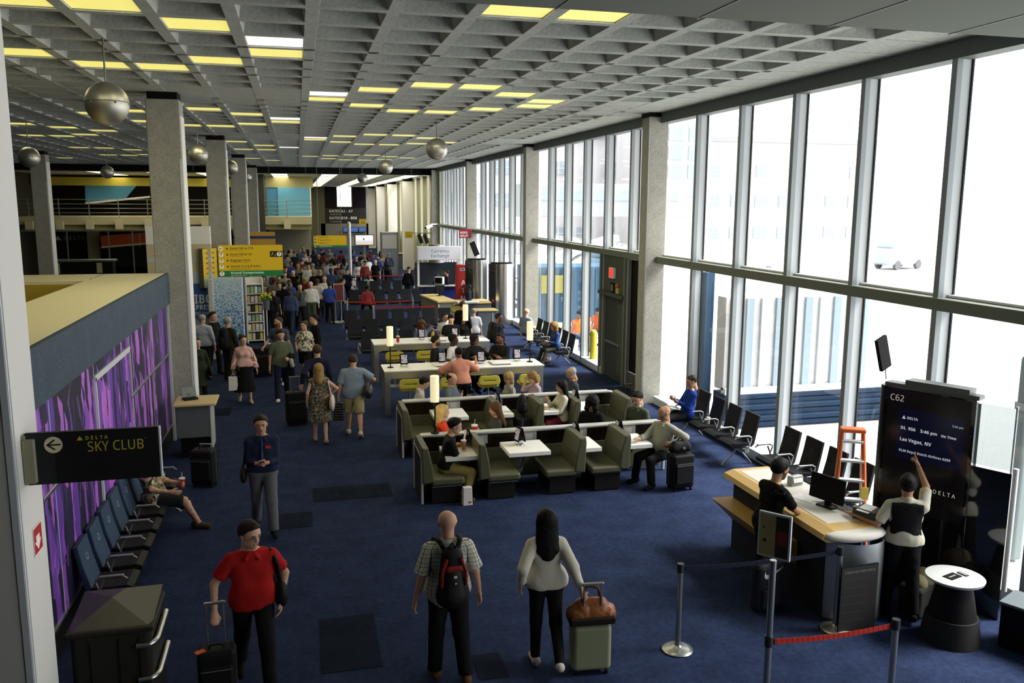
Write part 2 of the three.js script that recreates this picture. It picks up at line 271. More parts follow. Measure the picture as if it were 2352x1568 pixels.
// end wall, black upper part with a bright window
{ const w = structure('wall_front'), z = ZFAR + 0.3, L = atZ(745, 440, z), R = atZ(842, 540, z), a = atZ(773, 441, z), b = atZ(808, 475, z);
  const yT = 6.75, yB = atZ(800, 513, z).y;
  mesh('black_wall', [bx(a.x - L.x, yT - yB, 0.2, (a.x + L.x) / 2, (yT + yB) / 2, z), bx(R.x - b.x, yT - yB, 0.2, (R.x + b.x) / 2, (yT + yB) / 2, z), bx(b.x - a.x, b.y - yB, 0.2, (a.x + b.x) / 2, (b.y + yB) / 2, z)], black, w);
  mesh('window_frame', [bx(b.x - a.x, 0.08, 0.1, (a.x + b.x) / 2, b.y, z + 0.1), bx(0.08, yT - b.y, 0.1, a.x, (yT + b.y) / 2, z + 0.1), bx(0.08, yT - b.y, 0.1, b.x, (yT + b.y) / 2, z + 0.1)], aluDark, w);
  mesh('pane', pl(b.x - a.x, yT - b.y, (a.x + b.x) / 2, (yT + b.y) / 2, z), glassMat, w);
  mesh('lower_wall', bx(R.x - L.x + 1, yB, 0.2, (L.x + R.x) / 2, yB / 2, z), M([0.22, 0.21, 0.16], 0.8), w);
  mesh('side_wall', bx(L.x - XL, 7, 0.2, (L.x + XL) / 2, 3.4, z), M([0.16, 0.15, 0.08], 0.8), w);
  mesh('side_wall', bx(9.4 - R.x, 7, 0.2, (9.4 + R.x) / 2, 3.4, z), M([0.3, 0.3, 0.28], 0.8), w);
  const s = thing('gate_directory', 'white gate lettering mounted on the black end wall', 'sign', [(L.x + R.x) / 2, atZ(800, 495, z).y, z + 0.12]);
  printed('lettering', 4.6, 1.7, (g, W, H) => { g.fillStyle = '#0a0809'; g.fillRect(0, 0, W, H); txt(g, '▸ GATES A2 - A7 ⊞⊡', 14, H * 0.2, 46, '#e8e4de', { weight: 'bold' }); txt(g, 'via JFK Jitney', 60, H * 0.42, 24, '#cfc9c0'); txt(g, '▸ GATES B18 - B54 ⊞⊡', 14, H * 0.66, 46, '#e8e4de', { weight: 'bold' }); txt(g, 'via JFK Jitney', 60, H * 0.9, 24, '#cfc9c0'); }, s, [0, 0, 0]);
  for (let i = 0; i < 3; i++) { const m = thing('flight_monitor', 'dark blue flight screen on the far wall under the gate lettering', 'monitor', [atZ(796 + i * 18, 527, z).x, atZ(796, 527, z).y, z + 0.2], 0, 'far flight screens'); mesh('case', rb(0.85, 0.6, 0.1, 0.02, 0, 0, 0), black, m); mesh('screen', bx(0.75, 0.5, 0.01, 0, 0, 0.055), M([0.03, 0.06, 0.16], 0.3, { emissive: [0.03, 0.07, 0.2] }), m); }
}
// right side beyond the big windows: solid panels with narrow glazed slots and a row of columns
{ const w = structure('wall_right'), pan = M([0.34, 0.34, 0.24], 0.8);
  mesh('return_panel', boxUV(bx(0.3, 7, 2.2, 8.75, 3.5, -54.0)), pan, w);
  for (let z = -55.5, i = 0; z > -100; z -= 3.2, i++) { mesh('panel', boxUV(bx(0.25, 7, 2.1, 8.8, 3.5, z - 1.05)), pan, w); mesh('pane', pl(1.1, 3.6, 8.8, 4.6, z - 2.65, 0, -PI / 2), glassMat, w); mesh('panel', boxUV(bx(0.25, 2.6, 1.1, 8.8, 1.3, z - 2.65)), pan, w); }
  mesh('panel', boxUV(bx(0.25, 7, 0.9, 8.8, 3.5, -100.9)), pan, w);
  const g = boxUV(bx(0.75, 6.5, 0.75, 0, 3.25, 0));
  for (let k = 0; k < 4; k++) { const c = structure('column'); c.position.set(8.0, 0, -64 - k * 10.6); mesh('shaft', g, M([0.78, 0.78, 0.75], 0.8), c); mesh('reveal', bx(0.7, 0.3, 0.7, 0, 6.6, 0), black, c); }
}
// ---------- mezzanine on the left, far side ----------
{ const zM = -60, m = structure('mezzanine'), beige = M([0.50, 0.46, 0.27], 0.8), xr = atZ(716, 500, zM).x, xl = atZ(611, 500, zM).x;
  const y0 = atZ(300, 528, zM).y, y1 = atZ(300, 497, zM).y;
  mesh('slab', boxUV(bx(xr - XL, y1 - y0 - 0.35, 6, (xr + XL) / 2, (y0 + y1) / 2 + 0.17, zM - 3)), beige, m);
  mesh('slab_edge', boxUV(bx(xr - XL, 0.35, 5.8, (xr + XL) / 2, y0 + 0.17, zM - 3.1)), M([0.34, 0.31, 0.12], 0.8), m);
  for (let x = XL + 0.6; x < xr; x += 1.75) { mesh('bracket', bx(0.45, 0.5, 0.25, x, y0 + 0.3, zM + 0.08), M([0.6, 0.55, 0.36], 0.8), m); }
  const rail = structure('mezzanine_railing'), railM = M([0.30, 0.31, 0.24], 0.4, { metalness: 0.4 });
  for (let k = 0; k < 4; k++) mesh('rail', bar([XL, y1 + 0.28 * (k + 1) - 0.05, zM], [xr, y1 + 0.28 * (k + 1) - 0.05, zM], 0.025, 6), railM, rail);
  for (let x = XL + 0.6; x < xr; x += 1.75) mesh('post', bx(0.05, 1.15, 0.05, x, y1 + 0.55, zM), railM, rail);
  // walls of the upper level
  const back = structure('wall_upper'); mesh('upper_wall', bx(xl - XL - 0.2, 2.8, 0.3, (xl + XL) / 2, 5.35, zM - 6), darkWall, back);
  mesh('fascia_band', bx(xl - XL - 0.2, 0.55, 0.3, (xl + XL) / 2, atZ(300, 415, zM).y, zM - 3), M([0.33, 0.28, 0.04], 0.8), back);
  mesh('side_pier', boxUV(bx(0.9, 7, 5.5, xl - 0.5, 3.5, zM - 2.2)), M([0.06, 0.062, 0.05], 0.85), back);
  mesh('side_pier', boxUV(bx(1.2, 7, 0.5, xl - 1.5, 3.5, zM + 0.7)), M([0.22, 0.22, 0.19], 0.85), back);
  const bl = M([0.09, 0.30, 0.47], 0.7);
  const bp = thing('slanted_blue_wall', 'large light blue slanted panel above the left mezzanine railing', 'panel'); const A = atZ(195, 421, zM - 4), B = atZ(197, 466, zM - 4), Cc = atZ(290, 454, zM - 4), Dd = atZ(318, 421, zM - 4);
  mesh('sheet', mv(prism([[A.x, A.y], [B.x, B.y], [Cc.x, Cc.y], [Dd.x, Dd.y]], 0.1), 0, 0, zM - 4), bl, bp); mesh('edge_rail', bar([B.x, B.y - 0.03, zM - 3.9], [atZ(345, 452, zM - 4).x, atZ(345, 452, zM - 4).y, zM - 3.9], 0.07), whiteMat, bp);
  const bc = thing('blue_curtain_wall', 'bright blue wall panels behind the far balcony railing', 'panel'); const a = atZ(611, 430, zM - 3), b = atZ(715, 505, zM - 3), c = atZ(637, 430, zM - 3);
  mesh('narrow_panel', bx(c.x - a.x - 0.05, a.y - b.y, 0.1, (a.x + c.x) / 2, (a.y + b.y) / 2, zM - 3.15), M([0.08, 0.27, 0.45], 0.7), bc); mesh('wide_panel', bx(b.x - c.x, a.y - b.y, 0.1, (b.x + c.x) / 2, (a.y + b.y) / 2, zM - 3), M([0.13, 0.38, 0.56], 0.7), bc); mesh('edge_strip', bx(0.08, a.y - b.y, 0.12, b.x, (a.y + b.y) / 2, zM - 2.98), whiteMat, bc);
  const up = structure('wall_upper'); mesh('header', bx(b.x - a.x + 0.4, 1.0, 0.2, (a.x + b.x) / 2, a.y + 0.5, zM - 3.1), M([0.36, 0.33, 0.16], 0.8), up); mesh('under_wall', boxUV(bx(xr - xl, y0, 0.3, (xr + xl) / 2, y0 / 2, zM - 5)), M([0.3, 0.3, 0.22], 0.8), up);
  // lower shop fronts
  const sh = structure('wall_shop'); mesh('shop_back', bx(xl - XL, y0, 0.3, (xl + XL) / 2, y0 / 2, zM - 5), darkWall, sh);
  const s = thing('dark_shop_sign', 'silver lettering with a triangle mark on the dark shop front', 'sign', atZ(166, 546, zM - 4)); printed('lettering', 2.3, 0.5, (g, W, H) => { g.fillStyle = '#0b090a'; g.fillRect(0, 0, W, H); g.fillStyle = '#c9c7bf'; g.beginPath(); g.moveTo(10, H * 0.8); g.lineTo(60, H * 0.2); g.lineTo(110, H * 0.8); g.fill(); txt(g, 'D E L T A', 140, H * 0.52, 76, '#c9c7bf', { max: W - 150 }); }, s, [0, 0, 0.05]);
  const oc = thing('orange_counter', 'orange lit shop counter behind the glass partition', 'counter', atZ(290, 560, zM - 2)); mesh('canopy', bx(3.6, 0.7, 0.6, 0.3, 0.35, 0, 0, 0.06, 0.08), M([0.42, 0.07, 0.015], 0.6), oc); mesh('light_bar', bx(3.6, 0.12, 0.65, 0.3, -0.05, 0, 0, 0.06, 0.08), M([0.6, 0.5, 0.25], 0.5), oc); mesh('body', bx(3.2, 1.2, 0.6, 0.4, -0.9, 0), black, oc);
  const pk = thing('shop_pillar', 'cream pillar beside the dark shop front', 'pillar', [atZ(216, 555, zM - 3).x, 0, zM - 3]); mesh('shaft', rb(0.75, y0, 0.5, 0.02, 0, y0 / 2, 0), M([0.42, 0.36, 0.19], 0.8), pk); mesh('foot', bx(0.85, 0.15, 0.6, 0, 0.075, 0), aluDark, pk);
  const gp = thing('glass_partition', 'tall glass partition with thin steel posts before the dark shops', 'partition', [0, 0, -52]); const yr = atZ(200, 530, -52).y;
  mesh('top_rail', bx(9.5, 0.07, 0.07, atZ(190, 530, -52).x, yr, 0), greenGrey, gp); for (const px of [95, 155, 250, 305]) mesh('post', bx(0.06, yr, 0.06, atZ(px, 560, -52).x, yr / 2, 0), greenGrey, gp);
  for (const [p, q] of [[40, 95], [95, 155], [155, 250], [250, 305], [305, 345]]) { const u = atZ(p, 560, -52).x, v = atZ(q, 560, -52).x; mesh('pane', pl(v - u - 0.08, yr - 0.15, (u + v) / 2, yr / 2, 0), glassMat, gp); }
  const dk = thing('dark_desk', 'low dark counter with a greenish top behind the kiosk roof', 'counter', [atZ(180, 590, -46).x, 0, -46]); mesh('top', bx(3.4, 0.08, 0.9, 0, 2.05, 0), M([0.10, 0.13, 0.10], 0.4), dk); mesh('body', bx(3.2, 2.0, 0.7, 0, 1.0, 0), black, dk); for (const x of [-0.9, 1.0]) mesh('poster', bx(0.25, 0.5, 0.02, x, 1.7, 0.37), M([0.4, 0.36, 0.22], 0.6), dk);
}
// ---------- outside on the apron ----------
const apron = asStructure(mesh('ground', bx(160, 0.2, 220, XW + 0.2 + 80, -0.12, -60), M([0.62, 0.61, 0.6], 0.95)));
const oWhite = M([0.62, 0.62, 0.63], 0.7), oBlue = M([0.27, 0.345, 0.39], 0.7), oDeep = M([0.014, 0.034, 0.07], 0.7), oWin = M([0.27, 0.33, 0.37], 0.5), oWall = M([0.46, 0.455, 0.465], 0.8);
{ const j = thing('jet_bridge_tower', 'white corrugated jet bridge housing with pale blue stripes outside the windows', 'jet bridge'); const z = -16.6, x0 = 8.95, x1 = 12.5;
  mesh('housing', bx(x1 - x0, 2.05, 0.4, (x0 + x1) / 2, 1.9, z - 0.22), oWhite, j);
  for (let x = x0 + 0.1, i = 0; x < x1; x += 0.36, i++) mesh('rib_panel', bx(0.17, 2.0, 0.06, x + 0.09, 1.9, z + 0.02), i % 2 ? oBlue : oWhite, j);
  mesh('base_ledge', bx(x1 - x0 + 1.5, 0.14, 0.2, (x0 + x1) / 2 + 0.75, 0.86, z), oWhite, j);
  for (let y = 0.04, i = 0; y < 0.76; y += 0.13, i++) mesh('louver', bx(x1 - x0 + 1.5, 0.1, 0.14, (x0 + x1) / 2 + 0.75, y + 0.06, z + (i % 2) * 0.03, 0.35), oDeep, j);
  mesh('plinth', bx(x1 - x0 + 1.5, 0.8, 0.4, (x0 + x1) / 2 + 0.75, 0.4, z - 0.25), oDeep, j);
  const p = thing('blue_post', 'dark blue steel post outside the glass beside the jet bridge', 'post', [9.0, 0, -17.6]); mesh('shaft', rb(0.22, 3.4, 0.22, 0.02, 0, 1.7, 0), M([0.03, 0.07, 0.13], 0.6), p); mesh('base_plate', bx(0.34, 0.05, 0.34, 0, 0.025, 0), aluDark, p);
}
{ // far terminal building
  const b = thing('terminal_building', 'pale terminal building with rows of small windows across the apron', 'building', [0, 0, -82]); const x0 = 12, x1 = 62;
  mesh('wall', bx(x1 - x0, 11.5, 8, (x0 + x1) / 2, 5.75, -4), oWall, b); mesh('roof_edge', bx(x1 - x0 + 0.6, 0.5, 8.6, (x0 + x1) / 2, 11.6, -4), M([0.28, 0.28, 0.29], 0.7), b);
  const wg = bx(1.5, 1.25, 0.12, 0, 0, 0), mg = merge([bx(0.06, 1.25, 0.14, 0, 0, 0.01), bx(1.5, 0.06, 0.14, 0, 0, 0.01)]);
  for (const y of [2.0, 5.3, 8.4]) for (let x = x0 + 2; x < x1 - 1; x += y === 8.4 ? 5.6 : 2.8) { const w = mesh('window', wg, oWin, b, [x, y, 0.05]); mesh('glazing_bar', mg, oWhite, w); }
  const c = thing('control_block', 'taller pale block with a grid of windows behind the terminal building', 'building', [34, 0, -74]); mesh('wall', bx(7, 15, 6, 0, 7.5, -3), oWall, c);
  for (let iy = 0; iy < 4; iy++) for (let ix = 0; ix < 3; ix++) mesh('window', wg, oWin, c, [-2 + ix * 2, 6.2 + iy * 1.7, 0.05]);
  // things parked on the apron
  const car = (x, z, col, l, kind = 'service_van', cat = 'van') => { const t = thing(kind, l, cat, [x, 0, z], 0.3); mesh('body', [rb(4.2, 1.3, 1.8, 0.2, 0, 1.0, 0), rb(2.8, 0.8, 1.7, 0.25, -0.4, 1.9, 0)], col, t); mesh('glazing', rb(2.5, 0.5, 1.74, 0.1, -0.4, 1.95, 0), oWin, t); for (const [a, c2] of [[-1.3, 0.8], [1.3, 0.8], [-1.3, -0.8], [1.3, -0.8]]) mesh('wheel', cy(0.36, 0.36, 0.24, a, 0.36, c2, 16, PI / 2), M([0.12, 0.12, 0.13], 0.8), t); };
  car(33, -55, oWhite, 'white service van parked out on the apron'); car(46, -58, M([0.35, 0.39, 0.42], 0.5), 'pale blue service van parked out on the apron'); car(19.5, -50, M([0.15, 0.25, 0.33], 0.5), 'sky blue service van near the terminal building');
  const br = thing('pale_jet_bridge', 'pale elevated jet bridge reaching out from the far building', 'jet bridge', [24, 0, -66]); mesh('tube', rb(14, 2.6, 2.8, 0.1, 0, 5.2, 0), M([0.3, 0.32, 0.34], 0.6), br); mesh('window_band', bx(12, 0.6, 0.05, 0, 5.5, 1.41), oWin, br); for (const x of [-5, 5]) mesh('pier', bx(0.6, 4, 0.6, x, 2, 0), oWhite, br);
}
{ // ground crew corner seen through the second window bay
  const z = -34, cont = thing('blue_container', 'dark blue freight container behind the resting ground crew', 'container', [11.6, 0, z]); mesh('body', bx(4.6, 2.3, 2.2, 0, 1.15, -1.1), M([0.035, 0.10, 0.17], 0.6), cont); for (let i = 0; i < 15; i++) mesh('rib_panel', bx(0.14, 2.1, 0.05, -2.15 + i * 0.307, 1.15, 0.02), M([0.028, 0.08, 0.145], 0.6), cont); mesh('yellow_placard', bx(1.1, 0.75, 0.03, -1.3, 1.6, 0.06), M([0.3, 0.27, 0.07], 0.6), cont); mesh('white_placard', bx(0.6, 0.4, 0.03, 1.2, 1.4, 0.06), oWhite, cont);
  const lift = thing('belt_loader', 'pale belt loader standing behind the blue container', 'vehicle', [12.4, 0, -40]); mesh('chassis', rb(5, 0.9, 2, 0.1, 0, 0.9, 0), oWhite, lift); mesh('belt', bx(6, 0.3, 1.2, 0, 2.4, 0, 0, 0, 0.3), M([0.45, 0.55, 0.62], 0.6), lift); for (const a of [-1.6, 1.6]) mesh('wheel', cy(0.45, 0.45, 2.1, a, 0.45, 0, 16, PI / 2), M([0.1, 0.1, 0.11], 0.8), lift); mesh('strut', [bar([-1, 1.2, 0], [1.5, 2.7, 0], 0.07), bar([1, 1.2, 0], [-0.5, 2.2, 0], 0.07)], aluDark, lift);
  const yb = thing('yellow_bollard', 'yellow painted steel bollard outside the window sill', 'bollard', at(1362, 838)); mesh('shaft', cy(0.11, 0.11, 1.0, 0, 0.5, 0), M([0.55, 0.46, 0.05], 0.6), yb); mesh('cap', sp(0.11, 0, 1.0, 0, 12), M([0.55, 0.46, 0.05], 0.6), yb);
  const be = thing('outdoor_bench', 'pale bench the ground crew sit on outside', 'bench', [10.5, 0, -29.6]); mesh('plank', rb(4.6, 0.07, 0.5, 0.01, 0, 0.44, 0), M([0.5, 0.46, 0.22], 0.7), be); for (const x of [-1.9, 0, 1.9]) mesh('leg', bx(0.1, 0.42, 0.4, x, 0.21, 0), oWhite, be);
}
// ---------- kiosk with the purple mural along the left columns ----------
const XM = -2.66, ZK0 = -7.75, ZK1 = -18.42, YM = 2.87, YF = 3.48, YB0 = 0.40;
const kiosk = structure('wall_kiosk');
{ const cream = M([0.84, 0.77, 0.50], 0.85), lampTint = M([0.55, 0.42, 0.07], 0.85), fascia = M([0.085, 0.12, 0.155], 0.7); fascia.map = speck;
  const L = ZK0 - ZK1, zm = (ZK0 + ZK1) / 2;
  mesh('fascia', boxUV(bx(0.12, YF - YM, L, XM + 0.03, (YF + YM) / 2, zm)), fascia, kiosk);
  mesh('core', bx(0.1, YM, L, XM - 0.16, YM / 2, zm), black, kiosk);
  mesh('roof', boxUV(bx(1.15, 0.1, L, XM - 0.55, YF - 0.045, zm)), cream, kiosk);
  mesh('roof', boxUV(bx(3.6, 0.1, 1.6, XM - 2.9, YF - 0.045, ZK1 + 0.8)), cream, kiosk);
  mesh('roof_well', [bx(0.05, 0.7, L - 1.6, XM - 1.15, YF - 0.4, zm + 0.8), bx(3.6, 0.7, 0.05, XM - 2.9, YF - 0.4, ZK1 + 1.6), bx(3.6, 0.05, L - 1.6, XM - 2.9, YF - 0.72, zm + 0.8)], lampTint, kiosk);  // yellow of the well paints warm lamp light onto the beige roof
  mesh('skirting', boxUV(bx(0.1, YB0, L, XM - 0.06, YB0 / 2, zm)), black, kiosk);
  mesh('chrome_strip', [bx(0.03, 0.03, L, XM + 0.02, YB0, zm)], steel, kiosk);
  const mural = canvasTex(2048, 512, (g, W, H) => {
    g.fillStyle = '#1a1730'; g.fillRect(0, 0, W, H);
    const cols = ['#8a4cba', '#a05cc6', '#b468d0', '#643aa0', '#372a68', '#4e3588', '#2a2148', '#c474da', '#7244a8', '#171630'];
    for (let i = 0; i < 150; i++) { const x = rnd() * W, w = 6 + rnd() * 34, y = rnd() * H * 0.7 - 60, h = 100 + rnd() * 420; g.fillStyle = cols[Math.floor(rnd() * cols.length)]; g.beginPath(); g.moveTo(x, y + h); let yy = y + h; while (yy > y) { g.lineTo(x + w / 2 + (rnd() - 0.3) * w * 0.7, yy); yy -= 16 + rnd() * 40; } while (yy < y + h) { g.lineTo(x - w / 2 - (rnd() - 0.3) * w * 0.7, yy); yy += 16 + rnd() * 40; } g.fill(); }
    for (let i = 0; i < 420; i++) { const x = rnd() * W, y = rnd() * H; g.strokeStyle = cols[Math.floor(rnd() * cols.length)]; g.lineWidth = 1 + rnd() * 3; g.beginPath(); g.moveTo(x, y); g.lineTo(x + (rnd() - 0.5) * 24, y + 20 + rnd() * 70); g.stroke(); }
    for (let i = 0; i < 60; i++) { const x = rnd() * W, y = rnd() * H; g.fillStyle = rnd() > 0.5 ? '#12122466' : '#c878dc66'; g.beginPath(); for (let k = 0; k < 6; k++) g.lineTo(x + (rnd() - 0.5) * 60, y + (rnd() - 0.5) * 150); g.fill(); }
  });
  const mm = new THREE.MeshStandardMaterial({ map: mural, roughness: 0.45 });
  const seams = [ZK0 + 0.3, ...[[107, 930], [214, 890], [297, 850], [347, 845]].map(p => atX(...p, XM).z), ZK1]; seams.splice(1, 0, -9.0);
  for (let i = 0; i < seams.length - 1; i++) {
    const a = seams[i] - 0.012, b = seams[i + 1] + 0.012, g = bx(0.03, YM - YB0, a - b, XM, (YM + YB0) / 2, (a + b) / 2), u = g.attributes.uv, p = g.attributes.position;
    for (let k = 0; k < p.count; k++) u.setXY(k, (ZK0 - p.getZ(k)) / L * 0.999, (p.getY(k) - YB0) / (YM - YB0));
    mesh('mural_panel', g, mm, kiosk); mesh('joint_strip', bx(0.012, YM - YB0, 0.02, XM + 0.012, (YM + YB0) / 2, b - 0.012), alu, kiosk);
  }
  const yS = 1.86; for (const [p, q] of [[atX(97, 1180, XM).z, atX(160, 1105, XM).z], [atX(300, 940, XM).z, ZK1]]) mesh('rail_strip', rb(0.025, 0.045, p - q, 0.008, XM + 0.025, yS, (p + q) / 2), steel, kiosk);
  const dz0 = seams[3], dz1 = seams[4]; mesh('door_frame', [bx(0.03, 0.08, dz0 - dz1, XM + 0.02, 2.62, (dz0 + dz1) / 2), bx(0.03, 2.25, 0.06, XM + 0.02, 1.5, dz0 - 0.04), bx(0.03, 2.25, 0.03, XM + 0.02, 1.5, dz1 + 0.02)], alu, kiosk);
  mesh('end_strip', bx(0.06, YM, 0.06, XM + 0.03, YM / 2, ZK1 + 0.04), alu, kiosk);
}
// projecting sign on the front pillar
{ const s = thing('club_sign', 'black projecting sign with a white arrow disc and gold lettering on the pillar', 'sign', [-1.66, 2.87, -7.3]);
  mesh('board', rb(1.0, 0.425, 0.045, 0.004, 0, 0, 0), M([0.012, 0.012, 0.013], 0.5), s);
  printed('lettering', 0.98, 0.41, (g, W, H) => { g.fillStyle = '#262b2a'; g.fillRect(0, 0, W, H); g.fillStyle = '#151213'; g.fillRect(W * 0.2, 0, W, H);
    g.fillStyle = '#e8dfb8'; g.beginPath(); g.arc(W * 0.195, H * 0.23, H * 0.165, 0, 7); g.fill(); g.strokeStyle = '#171210'; g.lineWidth = 13; g.beginPath(); g.moveTo(W * 0.25, H * 0.23); g.lineTo(W * 0.15, H * 0.23); g.moveTo(W * 0.205, H * 0.13); g.lineTo(W * 0.15, H * 0.23); g.lineTo(W * 0.205, H * 0.33); g.stroke();
    g.fillStyle = '#cdb93c'; g.beginPath(); g.moveTo(W * 0.37, H * 0.17); g.lineTo(W * 0.395, H * 0.08); g.lineTo(W * 0.42, H * 0.17); g.fill(); txt(g, 'D E L T A', W * 0.435, H * 0.13, 44, '#cdb93c', { weight: 'bold', max: W * 0.2 }); txt(g, 'SKY CLUB', W * 0.445, H * 0.31, 118, '#cdbb3f', { max: W * 0.44 }); txt(g, '™', W * 0.89, H * 0.2, 24, '#cdbb3f'); }, s, [0.005, 0, 0.0235], null, { px: 1024, rough: 0.5 });
  mesh('edge_strip', bx(0.012, 0.425, 0.05, 0.5, 0, 0), alu, s); mesh('bracket', [rb(0.09, 0.36, 0.07, 0.01, -0.47, -0.01, 0.03), bx(0.06, 0.4, 0.1, -0.52, 0, 0)], M([0.3, 0.3, 0.2], 0.5), s);
  const f = thing('equipment_sign', 'small red and white arrow sign low on the front pillar', 'sign', [-2.185, atX(88, 1233, -2.18).y, -7.45], PI / 2);
  printed('print', 0.24, 0.24, (g, W, H) => { g.fillStyle = '#b3151a'; g.fillRect(0, 0, W, H); g.strokeStyle = '#f2ece6'; g.lineWidth = 26; g.strokeRect(10, 10, W - 20, H - 20); g.fillStyle = '#f2ece6'; g.beginPath(); g.moveTo(W * 0.3, H * 0.35); g.lineTo(W * 0.7, H * 0.35); g.lineTo(W * 0.7, H * 0.55); g.lineTo(W * 0.85, H * 0.55); g.lineTo(W * 0.5, H * 0.88); g.lineTo(W * 0.15, H * 0.55); g.lineTo(W * 0.3, H * 0.55); g.fill(); }, f, [0, 0, 0.012]); mesh('plate', bx(0.24, 0.24, 0.015, 0, 0, 0), whiteMat, f); mesh('holder', prism([[-0.06, 0.12], [0.06, 0.12], [0, 0.2]], 0.015), alu, f);
}
// waste bin
{ const b = thing('waste_bin', 'dark waste bin with a hipped lid and chrome bumper beside the front pillar', 'bin', [-1.8, 0, -8.32]), dm = M([0.022, 0.021, 0.016], 0.5), st = M([0.03, 0.028, 0.02], 0.4);
  mesh('body', boxUV(rb(0.7, 0.98, 0.72, 0.06, 0, 0.52, 0)), dm, b); mesh('plinth', bx(0.62, 0.06, 0.64, 0, 0.03, 0), black, b);
  const lid = new THREE.BufferGeometry(), q = [[-0.36, 1.01, 0.37], [0.36, 1.01, 0.37], [0.36, 1.1, -0.37], [-0.36, 1.1, -0.37], [-0.04, 1.17, -0.02], [0.06, 1.17, -0.2]], f = [[0, 1, 4], [1, 5, 4], [1, 2, 5], [2, 3, 5], [3, 4, 5], [3, 0, 4]];
  lid.setAttribute('position', new THREE.Float32BufferAttribute(f.flat().flatMap(i => q[i]), 3)); lid.computeVertexNormals(); mesh('lid', lid, st, b);
  mesh('rim', rb(0.76, 0.05, 0.78, 0.02, 0, 1.0, 0), dm, b);
  for (const y of [0.84, 0.5]) mesh('bumper', tb([[0.22, y, 0.37], [0.34, y, 0.36], [0.385, y, 0.25], [0.385, y, -0.3]], 0.03), steel, b);
  for (const x of [-0.18, 0.06, 0.24]) mesh('groove', bx(0.012, 0.85, 0.01, x, 0.5, 0.362), black, b);
}
// beam seating: seats along x, facing +z, origin on the floor under the beam
const seatBlack = M([0.010, 0.010, 0.011], 0.5), seatNavy = M([0.042, 0.070, 0.115], 0.55), seatGrey = M([0.016, 0.019, 0.024], 0.55), armMetal = M([0.30, 0.32, 0.33], 0.35, { metalness: 0.7 });
const padG = prism([[-0.21, 0], [0.19, -0.03], [0.235, -0.02], [0.24, 0.02], [0.18, 0.045], [0, 0.035], [-0.2, 0.04]], 0.47, 0.015).rotateY(-PI / 2);
const backG = prism([[0.02, -0.05], [-0.03, 0.0], [-0.09, 0.28], [-0.135, 0.52], [-0.10, 0.53], [-0.055, 0.29], [0.015, 0.03], [0.05, 0.0]], 0.46, 0.012).rotateY(-PI / 2);
const armG = merge([tb([[0, 0.36, -0.02], [0, 0.60, -0.1], [0, 0.635, 0.0], [0, 0.625, 0.2], [0, 0.59, 0.25]], 0.014, 6, 14), rb(0.045, 0.025, 0.27, 0.01, 0, 0.64, 0.08)]);
const armBase = tb([[0, 0.33, 0.04], [0, 0.45, -0.06], [0, 0.6, 0.0]], 0.016, 6, 8);
const markG = merge([mv(new THREE.TorusGeometry(0.04, 0.008, 6, 16), 0, -0.02, 0), mv(prism([[-0.012, 0.02], [0.012, 0.02], [0.03, 0.14]], 0.012), 0, 0, 0)]);
function beamSeats(label, pos, turn, n, o = {}) {
  const t = thing('beam_seating', label, 'seats', pos, turn, o.group), p = o.pitch || 0.585, w = n * p, x0 = -w / 2 + p / 2;
  mesh('beam', bx(w + 0.06, 0.06, 0.09, 0, 0.35, -0.02), armMetal, t);
  for (const lx of o.legs || [-w / 2 + p * 0.6, w / 2 - p * 0.6]) mesh('leg', [tb([[lx, 0.34, 0], [lx, 0.2, 0.1], [lx, 0.02, 0.3]], 0.02, 6, 8), tb([[lx, 0.34, -0.02], [lx, 0.2, -0.14], [lx, 0.02, -0.3]], 0.02, 6, 8), cy(0.03, 0.03, 0.02, lx, 0.01, 0.3, 8), cy(0.03, 0.03, 0.02, lx, 0.01, -0.3, 8)], o.legMat || armMetal, t);
  for (let i = 0; i < n; i++) {
    const x = x0 + i * p; mesh('seat_pad', padG, o.pad || seatBlack, t, [x, 0.43, 0.02]);
    const b = mesh('backrest', backG, o.back || seatBlack, t, [x, 0.45, -0.2]);
    if (o.mark) mesh('mark', markG, o.mark, b, [0, 0.36, -0.062], [-0.22, 0, 0.5]);
  }
  for (let i = 0; i <= n; i++) if (!(o.noArm || []).includes(i)) mesh('armrest', [armG, armBase], o.arm || armMetal, t, [x0 - p / 2 + i * p, 0, -0.02]);
  return t;
}
const markPale = M([0.30, 0.40, 0.48], 0.5), markDim = M([0.05, 0.06, 0.065], 0.5);
beamSeats('row of slate blue seats with pale swirl marks against the purple mural', [-2.28, 0, -12.2], PI / 2, 7, { pitch: 0.6, back: seatNavy, mark: markPale });
// window-side rows
beamSeats('black beam seats by the window next to the man in a blue jumper', [8.0, 0, -15.2], -PI / 2, 4, { pitch: 0.66, legs: [-1.05, 1.0] });
beamSeats('black beam seats with faint swirl marks behind the gate counter', [8.1, 0, -12.0], -PI / 2, 4, { pitch: 0.66, mark: markDim });
beamSeats('black beam seats where the curly haired person sits by the window', [7.75, 0, -26.3], -PI / 2, 6, { pitch: 0.72, legs: [-1.6, 1.55], noArm: [4] });
// rows in the middle of the hall, backs towards the windows of the far end
for (const [x, z, n, l] of [[2.9, -26.1, 4, 'nearest row of dark grey seats behind the far bar table'], [2.95, -28.85, 5, 'second row of dark grey seats behind the far bar table'], [3.55, -31.5, 7, 'long row of dark grey seats just before the two red belts'], [4.15, -39, 7, 'row of dark grey seats beyond the red belts'], [4.6, -43.6, 6, 'farthest row of dark grey seats beside the exchange booth']])
  beamSeats(l, [x, 0, z], 0, n, { back: seatGrey, pad: seatBlack });
